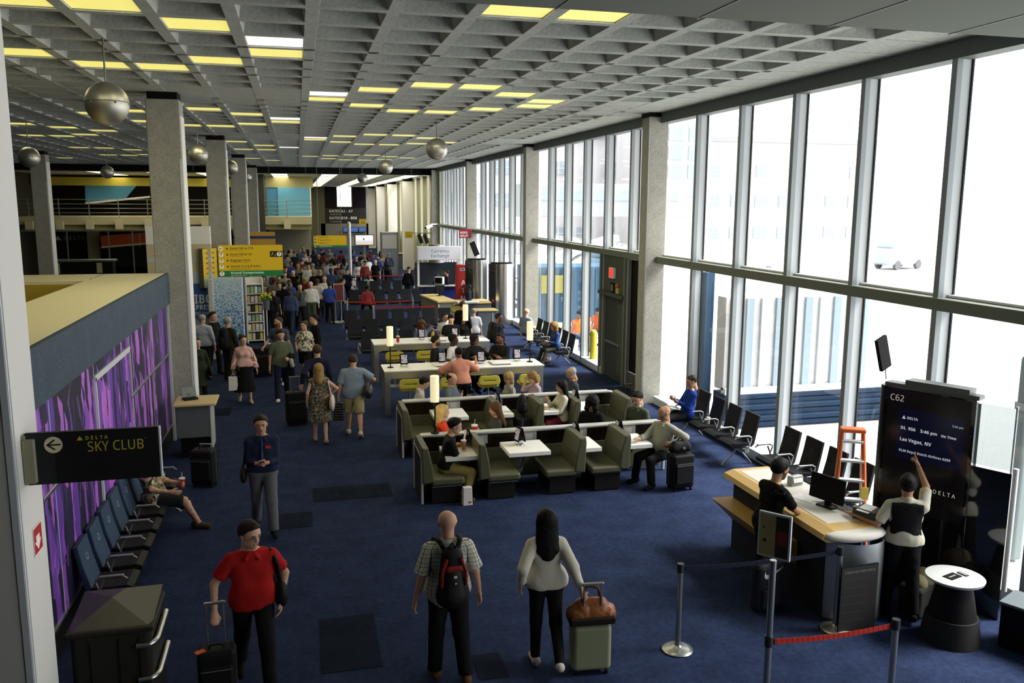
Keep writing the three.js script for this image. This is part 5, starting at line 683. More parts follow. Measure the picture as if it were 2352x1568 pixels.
// something worn or held: a thing of its own in the same frame as the person
function carried(p, name, label, category, group) { const o = thing(name, label, category, p.position, p.rotation.y, group); o.scale.copy(p.scale); return o; }
const tee = (name, draw, rep = [1, 1]) => { const m = new THREE.MeshPhysicalMaterial({ roughness: 0.85, specularIntensity: 0.2, map: canvasTex(256, 256, draw, { repeat: rep }) }); m.name = name; return m; };
const SK = { pale: [0.60, 0.37, 0.26], fair: [0.54, 0.32, 0.205], tan: [0.43, 0.24, 0.14], brown: [0.15, 0.072, 0.042], dark: [0.055, 0.028, 0.018] };
const HR = { black: [0.008, 0.007, 0.007], dark: [0.02, 0.013, 0.009], brown: [0.05, 0.03, 0.016], blond: [0.32, 0.22, 0.08], grey: [0.28, 0.27, 0.25], ginger: [0.22, 0.12, 0.04] };
// ---------- who is where ----------
LOD.push({ b: 0.052, h: 0.023, f: 0.0165, c: 0.045, hair: 0.029 });
const plaid = tee('plaid', (g, W, H) => { g.fillStyle = '#cfcdb6'; g.fillRect(0, 0, W, H); for (let i = 0; i < 8; i++) { g.fillStyle = i % 2 ? 'rgba(40,52,70,.75)' : 'rgba(90,100,90,.6)'; g.fillRect(i * 32, 0, i % 2 ? 8 : 4, H); g.fillRect(0, i * 32, W, i % 2 ? 8 : 4); } }, [6, 6]);
const pinkStripe = tee('pink stripe', (g, W, H) => { g.fillStyle = '#dfb9ae'; g.fillRect(0, 0, W, H); for (let i = 0; i < 8; i++) { g.fillStyle = '#8d5f5a'; g.fillRect(i * 32, 0, 9, H); } }, [4, 4]);
const bwStripe = tee('black stripe', (g, W, H) => { g.fillStyle = '#b9b7a4'; g.fillRect(0, 0, W, H); for (let i = 0; i < 8; i++) { g.fillStyle = '#1f221f'; g.save(); g.translate(i * 32, 0); g.fillRect(0, 0, 14, H); g.restore(); } }, [5, 5]);
const blotch = (bg, cols, n, r0, r1) => (g, W, H) => { g.fillStyle = bg; g.fillRect(0, 0, W, H); for (let i = 0; i < n; i++) { g.fillStyle = cols[i % cols.length]; const x = rnd() * W, y = rnd() * H, r = r0 + rnd() * (r1 - r0); for (const dx of [0, W, -W]) for (const dy of [0, H, -H]) { g.beginPath(); g.ellipse(x + dx, y + dy, r, r * (0.4 + rnd() * 0.1), i, 0, 7); g.fill(); } } };
const floral = tee('floral', blotch('#4a4a35', ['#8d8a52', '#7b5a6a', '#b9b08a', '#4e6a7c', '#2a2a20', '#9c6c4c', '#6f6f9a'], 190, 6, 18), [2.6, 2.6]);
const leafy = tee('leafy', blotch('#c9c4b2', ['#5c5c4c', '#8a8670', '#e0dccb', '#3a3a33'], 90, 8, 26), [2, 2]);
const camo = tee('camo', blotch('#8d8468', ['#3f3d2c', '#c9bd9c', '#5f5a40', '#1f1e18', '#a87d74'], 110, 8, 26), [2.5, 2.5]);
const blueBand = tee('blue bands', (g, W, H) => { g.fillStyle = '#1d3d8f'; g.fillRect(0, 0, W, H); for (let i = 0; i < 8; i++) { g.fillStyle = '#15296a'; g.fillRect(0, i * 32, W, 12); } }, [3, 3]);
const darkPrint = tee('dark print', blotch('#0d0d0c', ['#2c2a22', '#171613', '#3a372c'], 50, 6, 16), [3, 3]);
const navyC = [0.010, 0.014, 0.035], blackC = [0.008, 0.008, 0.009], charC = [0.02, 0.021, 0.024], jeanC = [0.022, 0.035, 0.07], khakiC = [0.19, 0.165, 0.06], whiteC = [0.62, 0.61, 0.58];
const from = (px, py, h) => { const p = at(px, py, h); return [p.x, 0, p.z]; };
const walkA = [[20, 6, 2], [-18, 14, 2]], walkB = [[-16, 16, 2], [22, 6, 2]];
// man in the red polo, pulling a case
const red = person({ lod: 0, pos: from(572, 1192, 1.8), turn: 0.12, h: 1.8, w: 1.08, fat: 0.02, skin: SK.fair, hair: 'short', hairC: HR.dark, glasses: 1, head: [0.55, 0.08], lean: 0.06, label: 'man in a red polo shirt and glasses pulling a case with a long handle', top: { c: [0.36, 0.012, 0.010], sleeve: 0.72, collar: 1, hem: -0.07, cuff: 0.008 }, bottom: { c: blackC }, shoes: blackC, legs: walkA, arms: [{ to: [0.27, -0.05, 0.04], hand: 'relax', pole: [0.8, -0.3, -0.7] }, { to: [-0.36, -0.02, 0.14], hand: 'grip', palm: [0, 0.2, -1], pole: [-0.7, -0.3, -0.6] }] });
const phoneMan = person({ lod: 0, pos: [-0.62, 0, -12.67], turn: 0.02, h: 1.8, skin: SK.tan, hair: 'short', hairC: HR.dark, head: [0, 0.02], label: 'man in a navy shirt and grey trousers holding a phone with both hands', top: { c: [0.014, 0.02, 0.045], sleeve: 1.75, collar: 1, hem: 0.0 }, bottom: { c: [0.12, 0.125, 0.125], loose: 0.018 }, belt: blackC, shoes: blackC, legs: [[14, 5, 2], [-12, 14, 2]], arms: [{ to: [0.05, 0.16, 0.24], hand: 'hold', palm: [-0.6, 0.7, -0.3] }, { to: [-0.05, 0.15, 0.24], hand: 'hold', palm: [0.6, 0.7, -0.3] }] });
{ const q = phoneMan.J.pt; const c = q(0.36, 0.085, 0.128); mesh('badge', rb(0.075, 0.04, 0.008, 0.01, c[0], c[1], c[2], -0.12), M([0.5, 0.03, 0.02], 0.7), phoneMan); const a = q(0.47, 0, 0.085), b = q(0.12, 0, 0.165); mesh('tie', [bar(a, mix3(a, b, 0.5), 0.014, 6), bar(mix3(a, b, 0.5), b, 0.02, 6)], M([0.03, 0.05, 0.12], 0.6), phoneMan); }
const plaidMan = person({ lod: 0, pos: from(1028, 1180, 1.8), turn: PI + 0.05, h: 1.8, w: 1.08, fat: 0.01, skin: SK.fair, hair: 'bald', label: 'bald man in a checked short sleeved shirt wearing a backpack', top: { c: plaid, sleeve: 0.85, collar: 1, hem: -0.16, cuff: 0.016, loose: 0.02 }, bottom: { c: blackC, loose: 0.018 }, shoes: [0.12, 0.06, 0.025], legs: [[5, 5, 3], [-8, 10, 3]], arms: [{ to: [0.33, -0.12, 0.02] }, { to: [-0.33, -0.12, 0.02] }] });
const sweater = person({ lod: 0, sex: 'f', pos: [2.43, 0, -8.16], turn: PI - 0.12, h: 1.72, w: 1.0, skin: SK.fair, hair: 'long', hairC: HR.black, label: 'woman with long black hair in a cream jumper towing luggage', top: { c: [0.60, 0.57, 0.46], sleeve: 1.85, hem: -0.04, loose: 0.018 }, bottom: { c: [0.010, 0.011, 0.008], tight: 1 }, shoes: [0.55, 0.52, 0.45], legs: [[4, 6, 1], [-10, 26, 1]], arms: [{ to: [0.28, -0.02, -0.04] }, { to: [-0.36, -0.06, -0.2], hand: 'grip', palm: [0, 0, 1] }] });
// seated near
const khaki = person({ lod: 0, pos: [2.28, 0, RB + 0.62], turn: PI / 2 - 0.08, sit: 1, seat: 0.45, h: 1.78, skin: SK.fair, hair: 'short', hairC: HR.black, lean: 0.22, head: [-0.1, 0.1], label: 'man in a black shirt and khaki trousers eating at the front booth', top: { c: blackC, sleeve: 0.8, hem: -0.03 }, bottom: { c: [0.26, 0.21, 0.075], loose: 0.02 }, shoes: [0.06, 0.05, 0.025], legs: [[76, 60, 14], [80, 100, 14]], arms: [{ to: [0.12, 0.2, 0.36], hand: 'hold', palm: [-0.5, -0.5, 0] }, { to: [-0.1, 0.22, 0.38], hand: 'hold', palm: [0.5, -0.4, 0] }] });
const bald = person({ lod: 0, pos: [6.18, 0, RB + 0.72], turn: -PI / 2 + 0.35, sit: 1, seat: 0.47, h: 1.76, w: 1.1, fat: 0.03, skin: SK.tan, hair: 'bald', beard: 0.5, hairC: HR.dark, lean: -0.05, head: [-0.35, 0.15], label: 'bald man in a pale grey shirt seated beside a black suitcase', top: { c: [0.33, 0.33, 0.27], sleeve: 1.95, collar: 1, hem: -0.06 }, bottom: { c: blackC }, shoes: blackC, arms: [{ to: [0.32, 0.2, 0.1], hand: 'relax', pole: [0.6, 0.2, -0.6] }, { to: [-0.16, 0.22, 0.42], hand: 'flat', palm: [0, -1, 0] }] });
const buyer = person({ lod: 0, pos: [5.55, 0, -9.02], turn: PI / 2 + 0.15, h: 1.78, skin: SK.tan, hair: 'short', hairC: HR.black, beard: 0.85, lean: 0.2, head: [0.1, 0.05], label: 'bearded man in a black printed top leaning on the gate counter', top: { c: darkPrint, sleeve: 0.85, hem: -0.08 }, bottom: { c: blackC }, shoes: blackC, arms: [{ to: [0.14, 0.14, 0.46], hand: 'relax', palm: [-0.3, -1, 0] }, { to: [-0.12, 0.12, 0.46], hand: 'relax', palm: [0.3, -1, 0] }] });
const agent = person({ lod: 0, pos: [6.88, 0, -8.2], turn: PI - 0.5, h: 1.74, skin: SK.tan, hair: 'short', hairC: HR.black, head: [-0.2, -0.15], label: 'gate agent in a white shirt and black waistcoat pointing up at the display', top: { c: [0.52, 0.5, 0.40], sleeve: 0.85, collar: 1, hem: -0.02 }, bottom: { c: blackC }, shoes: blackC, arms: [{ to: [0.52, 0.2, 0.1], hand: 'flat', palm: [0, -1, 0], pole: [0.2, -0.9, -0.4] }, { to: [-0.16, 0.82, 0.32], hand: 'point', pole: [-0.8, -0.3, 0.2] }] });
mesh('waistcoat', fieldMesh(agent.J.torso(0.03).map(b => [b[0], b[1], b[2], b[3], { ...b[4], cut: [[agent.J.pt(0.455), agent.J.u], [agent.J.pt(-0.02), agent.J.u.map(c => -c)], [agent.J.pt(0.3, 0.165), [1, 0, 0]], [agent.J.pt(0.3, -0.165), [-1, 0, 0]]] }]), 0.0145), M(blackC, 0.8), agent);
// middle distance
const camoP = person({ lod: 1, pos: [-2.2, 0, -13.15], turn: PI / 2 - 0.25, sit: 1, seat: 0.45, h: 1.76, skin: SK.fair, hair: 'short', lean: -0.2, label: 'seated traveller in a patterned top with crossed bare legs by the mural', top: { c: camo, sleeve: 0.8 }, bottom: { type: 'shorts', c: charC }, shoes: [0.05, 0.042, 0.02], legs: [[72, 50, 4], [84, 62, -14]], arms: [{ to: [0.1, 0.1, 0.33], hand: 'hold', palm: [-1, 0, 0] }, { to: [-0.16, 0.05, 0.3], hand: 'relax' }] });
const greyTee = person({ lod: 0, pos: [1.04, 0, -17.91], turn: PI - 0.1, h: 1.76, w: 1.14, fat: 0.03, skin: SK.fair, hair: 'buzz', hairC: HR.brown, label: 'broad man in a light blue tee and khaki shorts with a black shoulder bag', top: { c: [0.20, 0.26, 0.33], sleeve: 0.85, hem: -0.12, loose: 0.026 }, bottom: { type: 'shorts', c: [0.34, 0.30, 0.17], loose: 0.016, waist: -0.02 }, shoes: [0.6, 0.58, 0.5], legs: [[14, 4, 3], [-14, 20, 3]], arms: [{ to: [0.32, -0.1, 0.04], hand: 'grip' }, { to: [-0.3, 0.12, 0.16], pole: [-0.9, -0.3, -0.3] }] });
const flower = person({ lod: 0, sex: 'f', pos: [0.32, 0, -17.5], turn: PI - 0.05, h: 1.64, w: 1.05, fat: 0.01, skin: SK.pale, hair: 'longwavy', hairC: [0.26, 0.17, 0.055], label: 'woman with wavy blonde hair in a flowered dress carrying a white tote', top: { c: floral, sleeve: 0.12, hem: 0.05 }, bottom: { type: 'dress', c: floral, hem: 0.5, r: 0.27, waist: 0.2 }, shoes: [0.35, 0.24, 0.15], legs: [[10, 4, 2], [-8, 12, 2]], arms: [{ to: [0.27, -0.08, 0.06] }, { to: [-0.27, 0.1, 0.12], pole: [-0.9, -0.4, -0.4] }] });
const navyJ = person({ lod: 1, pos: from(728, 792, 1.8), turn: PI + 0.1, h: 1.8, w: 1.08, skin: SK.fair, hair: 'short', hairC: HR.brown, label: 'man in a navy jacket towing a tall black case', top: { c: [0.012, 0.014, 0.036], sleeve: 1.98, hem: -0.1, collar: 1, name: 'jacket' }, bottom: { c: blackC }, shoes: blackC, legs: walkA, arms: [{ to: [0.36, -0.02, -0.12], hand: 'grip', palm: [0, 0, 1] }, null] });
const striped = person({ lod: 1, sex: 'f', pos: [-1.39, 0, -21.56], turn: 0.12, h: 1.68, skin: SK.pale, hair: 'bun', hairC: HR.dark, head: [0.35, 0.05], label: 'smiling woman in a pink striped blouse and long black skirt', top: { c: pinkStripe, sleeve: 1.95, cuff: 0.03, hem: 0.0 }, bottom: { type: 'skirt', c: blackC, hem: 0.32, r: 0.3 }, shoes: [0.55, 0.42, 0.32], legs: [[14, 6, 2], [-12, 14, 2]], arms: [{ to: [0.3, -0.08, 0.06] }, { to: [-0.28, -0.1, 0.06], hand: 'grip' }] });
const greenTee = person({ lod: 1, pos: [-0.5, 0, -21.6], turn: 0.05, h: 1.8, w: 1.08, skin: SK.fair, hair: 'short', hairC: HR.dark, beard: 0.4, head: [0.1, 0.22], label: 'man in an olive tee with a black jacket over his arm', top: { c: [0.10, 0.12, 0.075], sleeve: 0.8, hem: -0.1 }, bottom: { c: navyC }, shoes: [0.6, 0.58, 0.52], legs: walkB, arms: [{ to: [0.16, 0.12, 0.24], hand: 'grip', palm: [-1, 0, 0] }, { to: [-0.28, -0.1, 0.05] }] });
const greyBeard = person({ lod: 1, pos: from(640, 731, 1.82), turn: -0.5, h: 1.82, w: 1.1, skin: SK.fair, hair: 'buzz', hairC: HR.brown, beard: 0.8, head: [-0.5, 0], label: 'bearded man in a slate tee pushing a large black case', top: { c: [0.06, 0.075, 0.10], sleeve: 0.75 }, bottom: { c: navyC }, shoes: whiteC, arms: [null, { to: [-0.34, 0.02, 0.22], hand: 'grip' }] });
person({ lod: 1, sex: 'f', pos: from(698, 737, 1.68), turn: -0.1, h: 1.68, skin: SK.fair, hair: 'bun', hairC: HR.brown, head: [-0.6, 0], label: 'woman in a leaf patterned tee and dark shorts', top: { c: leafy, sleeve: 0.7 }, bottom: { type: 'shorts', c: blackC }, shoes: blackC, legs: walkA, arms: [null, { to: [-0.22, 0.0, 0.12] }] });
person({ lod: 1, pos: from(722, 722, 1.8), turn: -1.2, h: 1.8, skin: SK.fair, hair: 'short', hairC: HR.black, label: 'dark haired man in a black suit walking behind the leaf patterned tee', top: { c: blackC, sleeve: 1.95, hem: -0.12, collar: 1, name: 'jacket' }, bottom: { c: blackC }, shoes: blackC, legs: walkA });
const coat = person({ lod: 1, sex: 'f', pos: from(452, 779, 1.66), turn: 0.3, h: 1.66, skin: SK.pale, hair: 'pony', hairC: HR.dark, head: [0.2, 0], label: 'woman in a long dark green coat beside the second column', top: { c: [0.028, 0.035, 0.02], sleeve: 1.95, hem: -0.45, flare: 0.05, name: 'coat' }, bottom: { c: blackC }, shoes: blackC });
person({ lod: 1, pos: from(464, 724, 1.8), turn: PI - 0.2, h: 1.8, skin: SK.fair, hair: 'fringe', hairC: HR.grey, label: 'grey haired man in a pale blue shirt facing the food shop', top: { c: [0.42, 0.46, 0.55], sleeve: 1.95, collar: 1 }, bottom: { c: blackC }, shoes: blackC });
person({ lod: 1, pos: from(488, 719, 1.8), turn: 0.9, h: 1.8, skin: SK.fair, hair: 'short', hairC: HR.dark, label: 'man in a dark suit and yellow tie by the food shop', top: { c: blackC, sleeve: 1.95, hem: -0.12, collar: 1, name: 'jacket' }, bottom: { c: blackC }, shoes: blackC });
const packer = person({ lod: 1, pos: from(522, 731, 1.75), turn: PI - 0.5, h: 1.75, skin: SK.fair, hair: 'short', hairC: HR.grey, label: 'traveller in a dark olive jacket with a bulging black rucksack', top: { c: [0.025, 0.028, 0.018], sleeve: 1.95, hem: -0.12, name: 'jacket' }, bottom: { c: charC }, shoes: blackC });
// the crowd farther along
const crowd = (px, py, h, turn, o) => person({ lod: 2, pos: from(px, py, h), turn, h, ...o, shoes: o.shoes || blackC, bottom: o.bottom || { c: blackC }, top: { sleeve: 1.95, ...o.top } });
crowd(588, 657, 1.82, -1.2, { skin: SK.fair, hair: 'cap', hairC: [0.35, 0.06, 0.06], label: 'tall man in a black tee and red cap by the shop shelf', top: { c: blackC, sleeve: 0.8 }, bottom: { c: jeanC }, shoes: whiteC });
crowd(617, 662, 1.8, -0.2, { skin: SK.dark, hair: 'buzz', label: 'man in a black suit and white shirt in the queue', top: { c: blackC, hem: -0.12, name: 'jacket' } });
crowd(606, 634, 1.7, 0, { sex: 'f', skin: SK.fair, hair: 'long', hairC: HR.brown, label: 'long haired woman in a tan top behind the red cap', top: { c: [0.16, 0.13, 0.085] } });
crowd(652, 650, 1.8, PI, { skin: SK.fair, hair: 'short', label: 'man in a black hooded top seen from behind in the queue', top: { c: blackC, hood: 1 } });
crowd(688, 653, 1.78, 0.1, { skin: SK.fair, hair: 'short', hairC: HR.black, label: 'man in a grey jumper raising a phone to his face', top: { c: [0.07, 0.08, 0.08] }, arms: [{ to: [0.02, 0.5, 0.22], hand: 'hold' }, null] });
crowd(713, 648, 1.8, 0, { skin: SK.pale, hair: 'fringe', hairC: HR.grey, label: 'older man in a white shirt and green trousers', top: { c: whiteC, collar: 1, hem: 0 }, bottom: { c: [0.07, 0.085, 0.05] } });
const polo = crowd(756, 646, 1.74, PI, { skin: SK.brown, hair: 'buzz', label: 'man in a bright blue polo walking away', top: { c: [0.03, 0.06, 0.28], sleeve: 0.8 }, legs: walkA });
crowd(786, 641, 1.76, PI / 2, { skin: SK.tan, hair: 'short', label: 'man in a denim shirt beside the sign stand', top: { c: [0.035, 0.06, 0.13] }, bottom: { c: jeanC } });
crowd(640, 634, 1.75, 0, { skin: SK.fair, hair: 'short', label: 'man in a navy jumper with a dark beard in the queue', beard: 0.7, top: { c: navyC } });
crowd(664, 645, 1.7, 0, { skin: SK.brown, hair: 'short', label: 'man in a vivid blue top in the queue', top: { c: [0.03, 0.08, 0.30] } });
crowd(673, 622, 1.78, 0, { skin: SK.pale, hair: 'bald', label: 'bald man in a dark printed tee in the queue', top: { c: darkPrint } });
crowd(708, 608, 1.8, 0, { skin: SK.fair, hair: 'short', label: 'man in a white shirt standing deep in the crowd', top: { c: whiteC } });
crowd(735, 620, 1.78, PI - 0.3, { skin: SK.fair, hair: 'fringe', hairC: HR.grey, label: 'grey haired man in a black coat seen from behind', top: { c: blackC } });
crowd(752, 602, 1.75, PI, { skin: SK.fair, hair: 'short', label: 'man in a pale blue shirt with his back turned in the crowd', top: { c: [0.33, 0.40, 0.48] } });
crowd(768, 600, 1.72, PI, { sex: 'f', skin: SK.brown, hair: 'bob', hairC: HR.black, label: 'woman in a white top with her back turned in the crowd', top: { c: whiteC } });
crowd(797, 618, 1.76, 2.6, { skin: SK.fair, hair: 'cap', hairC: navyC, label: 'man in a navy tee and cap beyond the sign stand', top: { c: navyC, sleeve: 0.8 } });
{ const tops = [blackC, navyC, charC, whiteC, [0.05, 0.07, 0.16], [0.16, 0.16, 0.15], [0.03, 0.05, 0.2], [0.12, 0.02, 0.02], [0.3, 0.28, 0.2], [0.02, 0.03, 0.02]], names = ['black', 'navy', 'charcoal', 'white', 'denim blue', 'grey', 'royal blue', 'dark red', 'beige', 'dark green'], hs = ['short', 'long', 'buzz', 'bob', 'fringe', 'short', 'cap', 'bun'], hcs = [HR.dark, HR.black, HR.brown, HR.blond, HR.grey, HR.black, navyC, HR.dark], sks = [SK.fair, SK.pale, SK.tan, SK.brown, SK.dark];
  [[655, 612], [668, 600], [684, 606], [692, 594], [647, 596], [660, 584], [676, 578], [688, 572], [700, 582], [712, 590], [720, 574], [732, 586], [744, 578], [757, 572], [770, 584], [783, 576], [790, 592], [668, 566], [696, 564], [726, 562], [806, 596], [818, 588], [812, 574], [829, 580], [845, 590], [857, 582], [868, 590], [880, 584], [874, 576], [850, 574], [893, 580], [905, 576], [838, 600], [664, 574], [705, 570], [738, 568], [748, 592], [764, 594], [777, 602], [703, 600], [718, 606], [728, 600], [698, 616], [720, 622], [646, 612], [632, 606], [638, 588], [652, 574], [630, 640], [618, 640], [600, 642], [628, 664], [666, 662], [700, 638], [728, 640], [742, 612], [760, 618], [772, 620], [786, 608], [836, 586], [862, 596], [890, 592], [822, 602], [684, 632], [745, 634], [640, 660], [630, 622], [654, 626]].forEach(([x, y], i) => {
    const k = Math.floor(rnd() * 10), j = Math.floor(rnd() * 8), s = Math.floor(rnd() * 5), f = hs[j] === 'long' || hs[j] === 'bob' || hs[j] === 'bun', h = f ? 1.64 + rnd() * 0.06 : 1.72 + rnd() * 0.1;
    person({ lod: y > 605 ? 2 : 3, sex: f ? 'f' : 'm', pos: (p => { if (p[0] < 2 && p[2] < -62) { const s = -62 / p[2]; p = [p[0] * s, 0, -62 + (i % 3)]; } for (let q = 0; q < 30; q++) { const near = standing.find(c => Math.hypot(c[0] - p[0], c[1] - p[2]) < 0.52); if (!near) break; p = [p[0] + (q % 2 ? 0.12 : -0.1) * (1 + q * 0.15), 0, p[2] - 0.22]; } return p; })(from(x, y, h)), h, turn: rnd() < 0.55 ? rr(-0.5, 0.5) : PI + rr(-0.6, 0.6), skin: sks[s], hair: hs[j], hairC: hcs[j], top: { c: tops[k], sleeve: rnd() < 0.4 ? 0.8 : 1.95 }, bottom: { c: rnd() < 0.3 ? jeanC : blackC }, shoes: blackC, legs: rnd() < 0.5 ? walkA : undefined, group: 'people in the far crowd', label: `${f ? 'woman' : 'man'} in ${names[k]} with ${hs[j] === 'cap' ? 'a navy cap' : hs[j] === 'bun' ? 'dark hair in a bun' : hs[j] === 'long' ? 'long black hair' : hs[j] === 'bob' ? 'a blonde bob' : hs[j] === 'fringe' ? 'thin grey hair' : hs[j] === 'buzz' ? 'cropped brown hair' : 'short dark hair'} far back in the crowd` });
  }); }
// at the bar tables
const bar1 = (px, py, h, turn, o) => person({ lod: 1, pos: o.z ? [atZ(px, py + 25, o.z).x, 0, o.z] : from(px, py, h), turn, sit: 1, seat: o.seat || 0.75, bottom: { c: blackC }, shoes: blackC, legs: [[80, 70, 8], [80, 70, 8]], ...o });
const pink = person({ lod: 0, pos: [3.55, 0, -18.95], turn: PI + 0.1, h: 1.78, w: 1.12, fat: 0.015, skin: SK.brown, hair: 'buzz', hairC: HR.black, sit: 1, seat: 0.72, lean: 0.28, label: 'man in a pink shirt leaning on the front bar table', top: { c: [0.55, 0.23, 0.16], sleeve: 1.5, collar: 1, hem: -0.03, loose: 0.02 }, bottom: { c: blackC }, belt: blackC, shoes: [0.1, 0.06, 0.03], legs: [[40, 50, 6], [60, 60, 12]], arms: [{ to: [0.34, 0.24, 0.3], hand: 'flat', palm: [0, -1, 0], pole: [0.9, -0.4, 0] }, { to: [-0.3, 0.24, 0.34], hand: 'flat', palm: [0, -1, 0], pole: [-0.9, -0.4, 0] }] });
bar1(1000, 777, 1.68, PI / 2 - 0.4, { z: -20.72, skin: SK.tan, hair: 'short', hairC: HR.black, beard: 0.9, head: [0.3, 0], label: 'bearded man in a black jacket at the far side of the front bar table', top: { c: blackC, sleeve: 1.95, hem: -0.05, name: 'jacket' } });
bar1(1041, 783, 1.64, 0.9, { z: -20.8, sex: 'f', skin: SK.dark, hair: 'wrap', hairC: blackC, head: [0.3, 0], label: 'woman in a black head wrap and white top at the front bar table', top: { c: whiteC, sleeve: 0.8 } });
bar1(1089, 768, 1.66, 0.35, { z: -20.75, sex: 'f', skin: SK.brown, hair: 'bob', hairC: HR.black, glasses: 1, head: [0.7, 0], label: 'woman with glasses in a dark blazer over a blue blouse', top: { c: blackC, sleeve: 1.95, name: 'blazer' }, arms: [{ to: [0.4, 0.26, 0.3], hand: 'point' }, { to: [-0.22, 0.26, 0.28], hand: 'hold' }] });
bar1(1149, 766, 1.7, -0.5, { z: -20.75, skin: SK.brown, hair: 'short', hairC: HR.black, beard: 0.7, head: [-0.4, 0], label: 'man in a black shirt at the window end of the front bar table', top: { c: blackC, sleeve: 1.9, collar: 1 }, arms: [{ to: [0.1, 0.22, 0.32] }, { to: [-0.2, 0.22, 0.32] }] });
bar1(1036, 737, 1.62, 0.1, { z: -24.65, skin: SK.fair, hair: 'short', hairC: HR.black, head: [0, 0.45], label: 'dark haired man in a black tee looking down at the far bar table', top: { c: blackC, sleeve: 0.8 }, lod: 2 });
bar1(1022, 719, 1.36, 0.3, { seat: 0.45, skin: SK.fair, hair: 'short', label: 'man in a white tee resting his forehead on his hand', top: { c: whiteC, sleeve: 0.8 }, arms: [{ to: [0.0, 0.62, 0.16], hand: 'relax' }, null], lod: 2 });
bar1(968, 737, 1.34, 0.2, { seat: 0.45, sex: 'f', skin: SK.brown, hair: 'curly', hairC: [0.1, 0.05, 0.02], label: 'woman in a blue grey top with an arm behind her head', top: { c: [0.12, 0.14, 0.18], sleeve: 0.8 }, arms: [{ to: [0.14, 0.66, -0.06], pole: [1, 0.4, 0] }, null], lod: 2 });
bar1(1064, 724, 1.34, 0.2, { seat: 0.45, sex: 'f', skin: SK.fair, hair: 'long', hairC: HR.black, label: 'woman with black hair seated behind the lamp of the far table', top: { c: blackC, sleeve: 1.95 }, lod: 2 });
bar1(1088, 707, 1.36, PI, { seat: 0.45, skin: SK.pale, hair: 'fringe', hairC: HR.grey, label: 'grey haired man in a white shirt seated with his back turned', top: { c: [0.5, 0.5, 0.52], sleeve: 0.9 }, lod: 2 });
crowd(1062, 694, 1.75, PI - 0.6, { skin: SK.fair, hair: 'short', hairC: HR.brown, label: 'brown haired person in black standing by the far bar table', top: { c: blackC } });
const stoop = crowd(1145, 722, 1.72, 0.9, { skin: SK.brown, hair: 'short', hairC: HR.black, label: 'stooping man in black with a rucksack beyond the front bar table', top: { c: blackC }, bottom: { c: [0.03, 0.032, 0.03] } });
person({ lod: 2, pos: [7.55, 0, -28.1], turn: 2.2, sit: 1, seat: 0.45, skin: SK.pale, hair: 'bald', label: 'bald man in a pale blue shirt seated at the window with his back turned', top: { c: [0.22, 0.27, 0.34], sleeve: 0.9 }, bottom: { c: charC }, shoes: blackC });
person({ lod: 1, pos: [7.62, 0, -24.75], turn: -PI / 2 + 0.2, sit: 1, seat: 0.45, h: 1.7, sex: 'f', skin: SK.fair, hair: 'curly', hairC: [0.22, 0.13, 0.045], lean: 0.12, label: 'curly haired person in a blue scarf and dark trousers on the window seats', top: { c: [0.03, 0.07, 0.2], sleeve: 1.9 }, bottom: { c: [0.03, 0.032, 0.024] }, shoes: [0.42, 0.45, 0.2], arms: [{ to: [0.05, 0.22, 0.3], hand: 'hold' }, { to: [-0.08, 0.2, 0.3], hand: 'hold' }], legs: [[84, 60, 6], [84, 66, 6]] });
// booths
const sat = (x, z, turn, o) => person({ lod: 1, pos: [x, 0, z], turn, sit: 1, seat: 0.45, bottom: { c: blackC }, shoes: blackC, ...o });
sat(2.3, RA - 0.5, PI / 2, { h: 1.66, skin: SK.fair, hair: 'short', hairC: HR.black, lean: 0.25, head: [0, 0.3], label: 'person with black hair in a white hooded top behind the rear rail', top: { c: [0.5, 0.48, 0.4], sleeve: 1.95, hood: 1 }, arms: [{ to: [0.12, 0.36, 0.32] }, null] });
sat(3.05, RA - 0.5, -PI / 2 + 2.6, { h: 1.76, skin: SK.fair, hair: 'fringe', hairC: HR.dark, head: [-0.3, 0], label: 'balding man in a grey tee gesturing with an open hand', top: { c: [0.10, 0.12, 0.13], sleeve: 0.8 }, arms: [{ to: [0.05, 0.28, 0.34] }, { to: [-0.3, 0.34, 0.32], hand: 'flat', dir: [0, 1, 0.3], palm: [0.3, 0, 1] }] });
sat(4.32, RA - 0.5, -PI / 2 + 0.2, { h: 1.68, sex: 'f', skin: SK.pale, hair: 'bob', hairC: HR.blond, glasses: 1, head: [0, 0.25], label: 'woman with short fair hair and glasses in a striped blouse', top: { c: bwStripe, sleeve: 1.9 } });
sat(4.98, RA - 0.5, -PI / 2 + 0.1, { h: 1.7, sex: 'f', skin: SK.pale, hair: 'bob', hairC: HR.ginger, head: [0, 0.35], lean: 0.2, label: 'woman in a lilac top holding her hand to her face', top: { c: [0.38, 0.28, 0.36], sleeve: 0.85 }, arms: [{ to: [0.1, 0.1, 0.3] }, { to: [-0.03, 0.62, 0.18], hand: 'relax', pole: [-0.4, -1, 0.3] }] });
sat(5.82, RA - 0.5, -PI / 2 - 0.1, { h: 1.78, skin: SK.tan, hair: 'fringe', hairC: HR.grey, head: [0, 0.3], lean: 0.12, label: 'grey haired man in a charcoal tee behind the rear rail', top: { c: [0.045, 0.052, 0.06], sleeve: 0.85 }, arms: [{ to: [0.1, 0.2, 0.36] }, { to: [-0.1, 0.2, 0.36] }] });
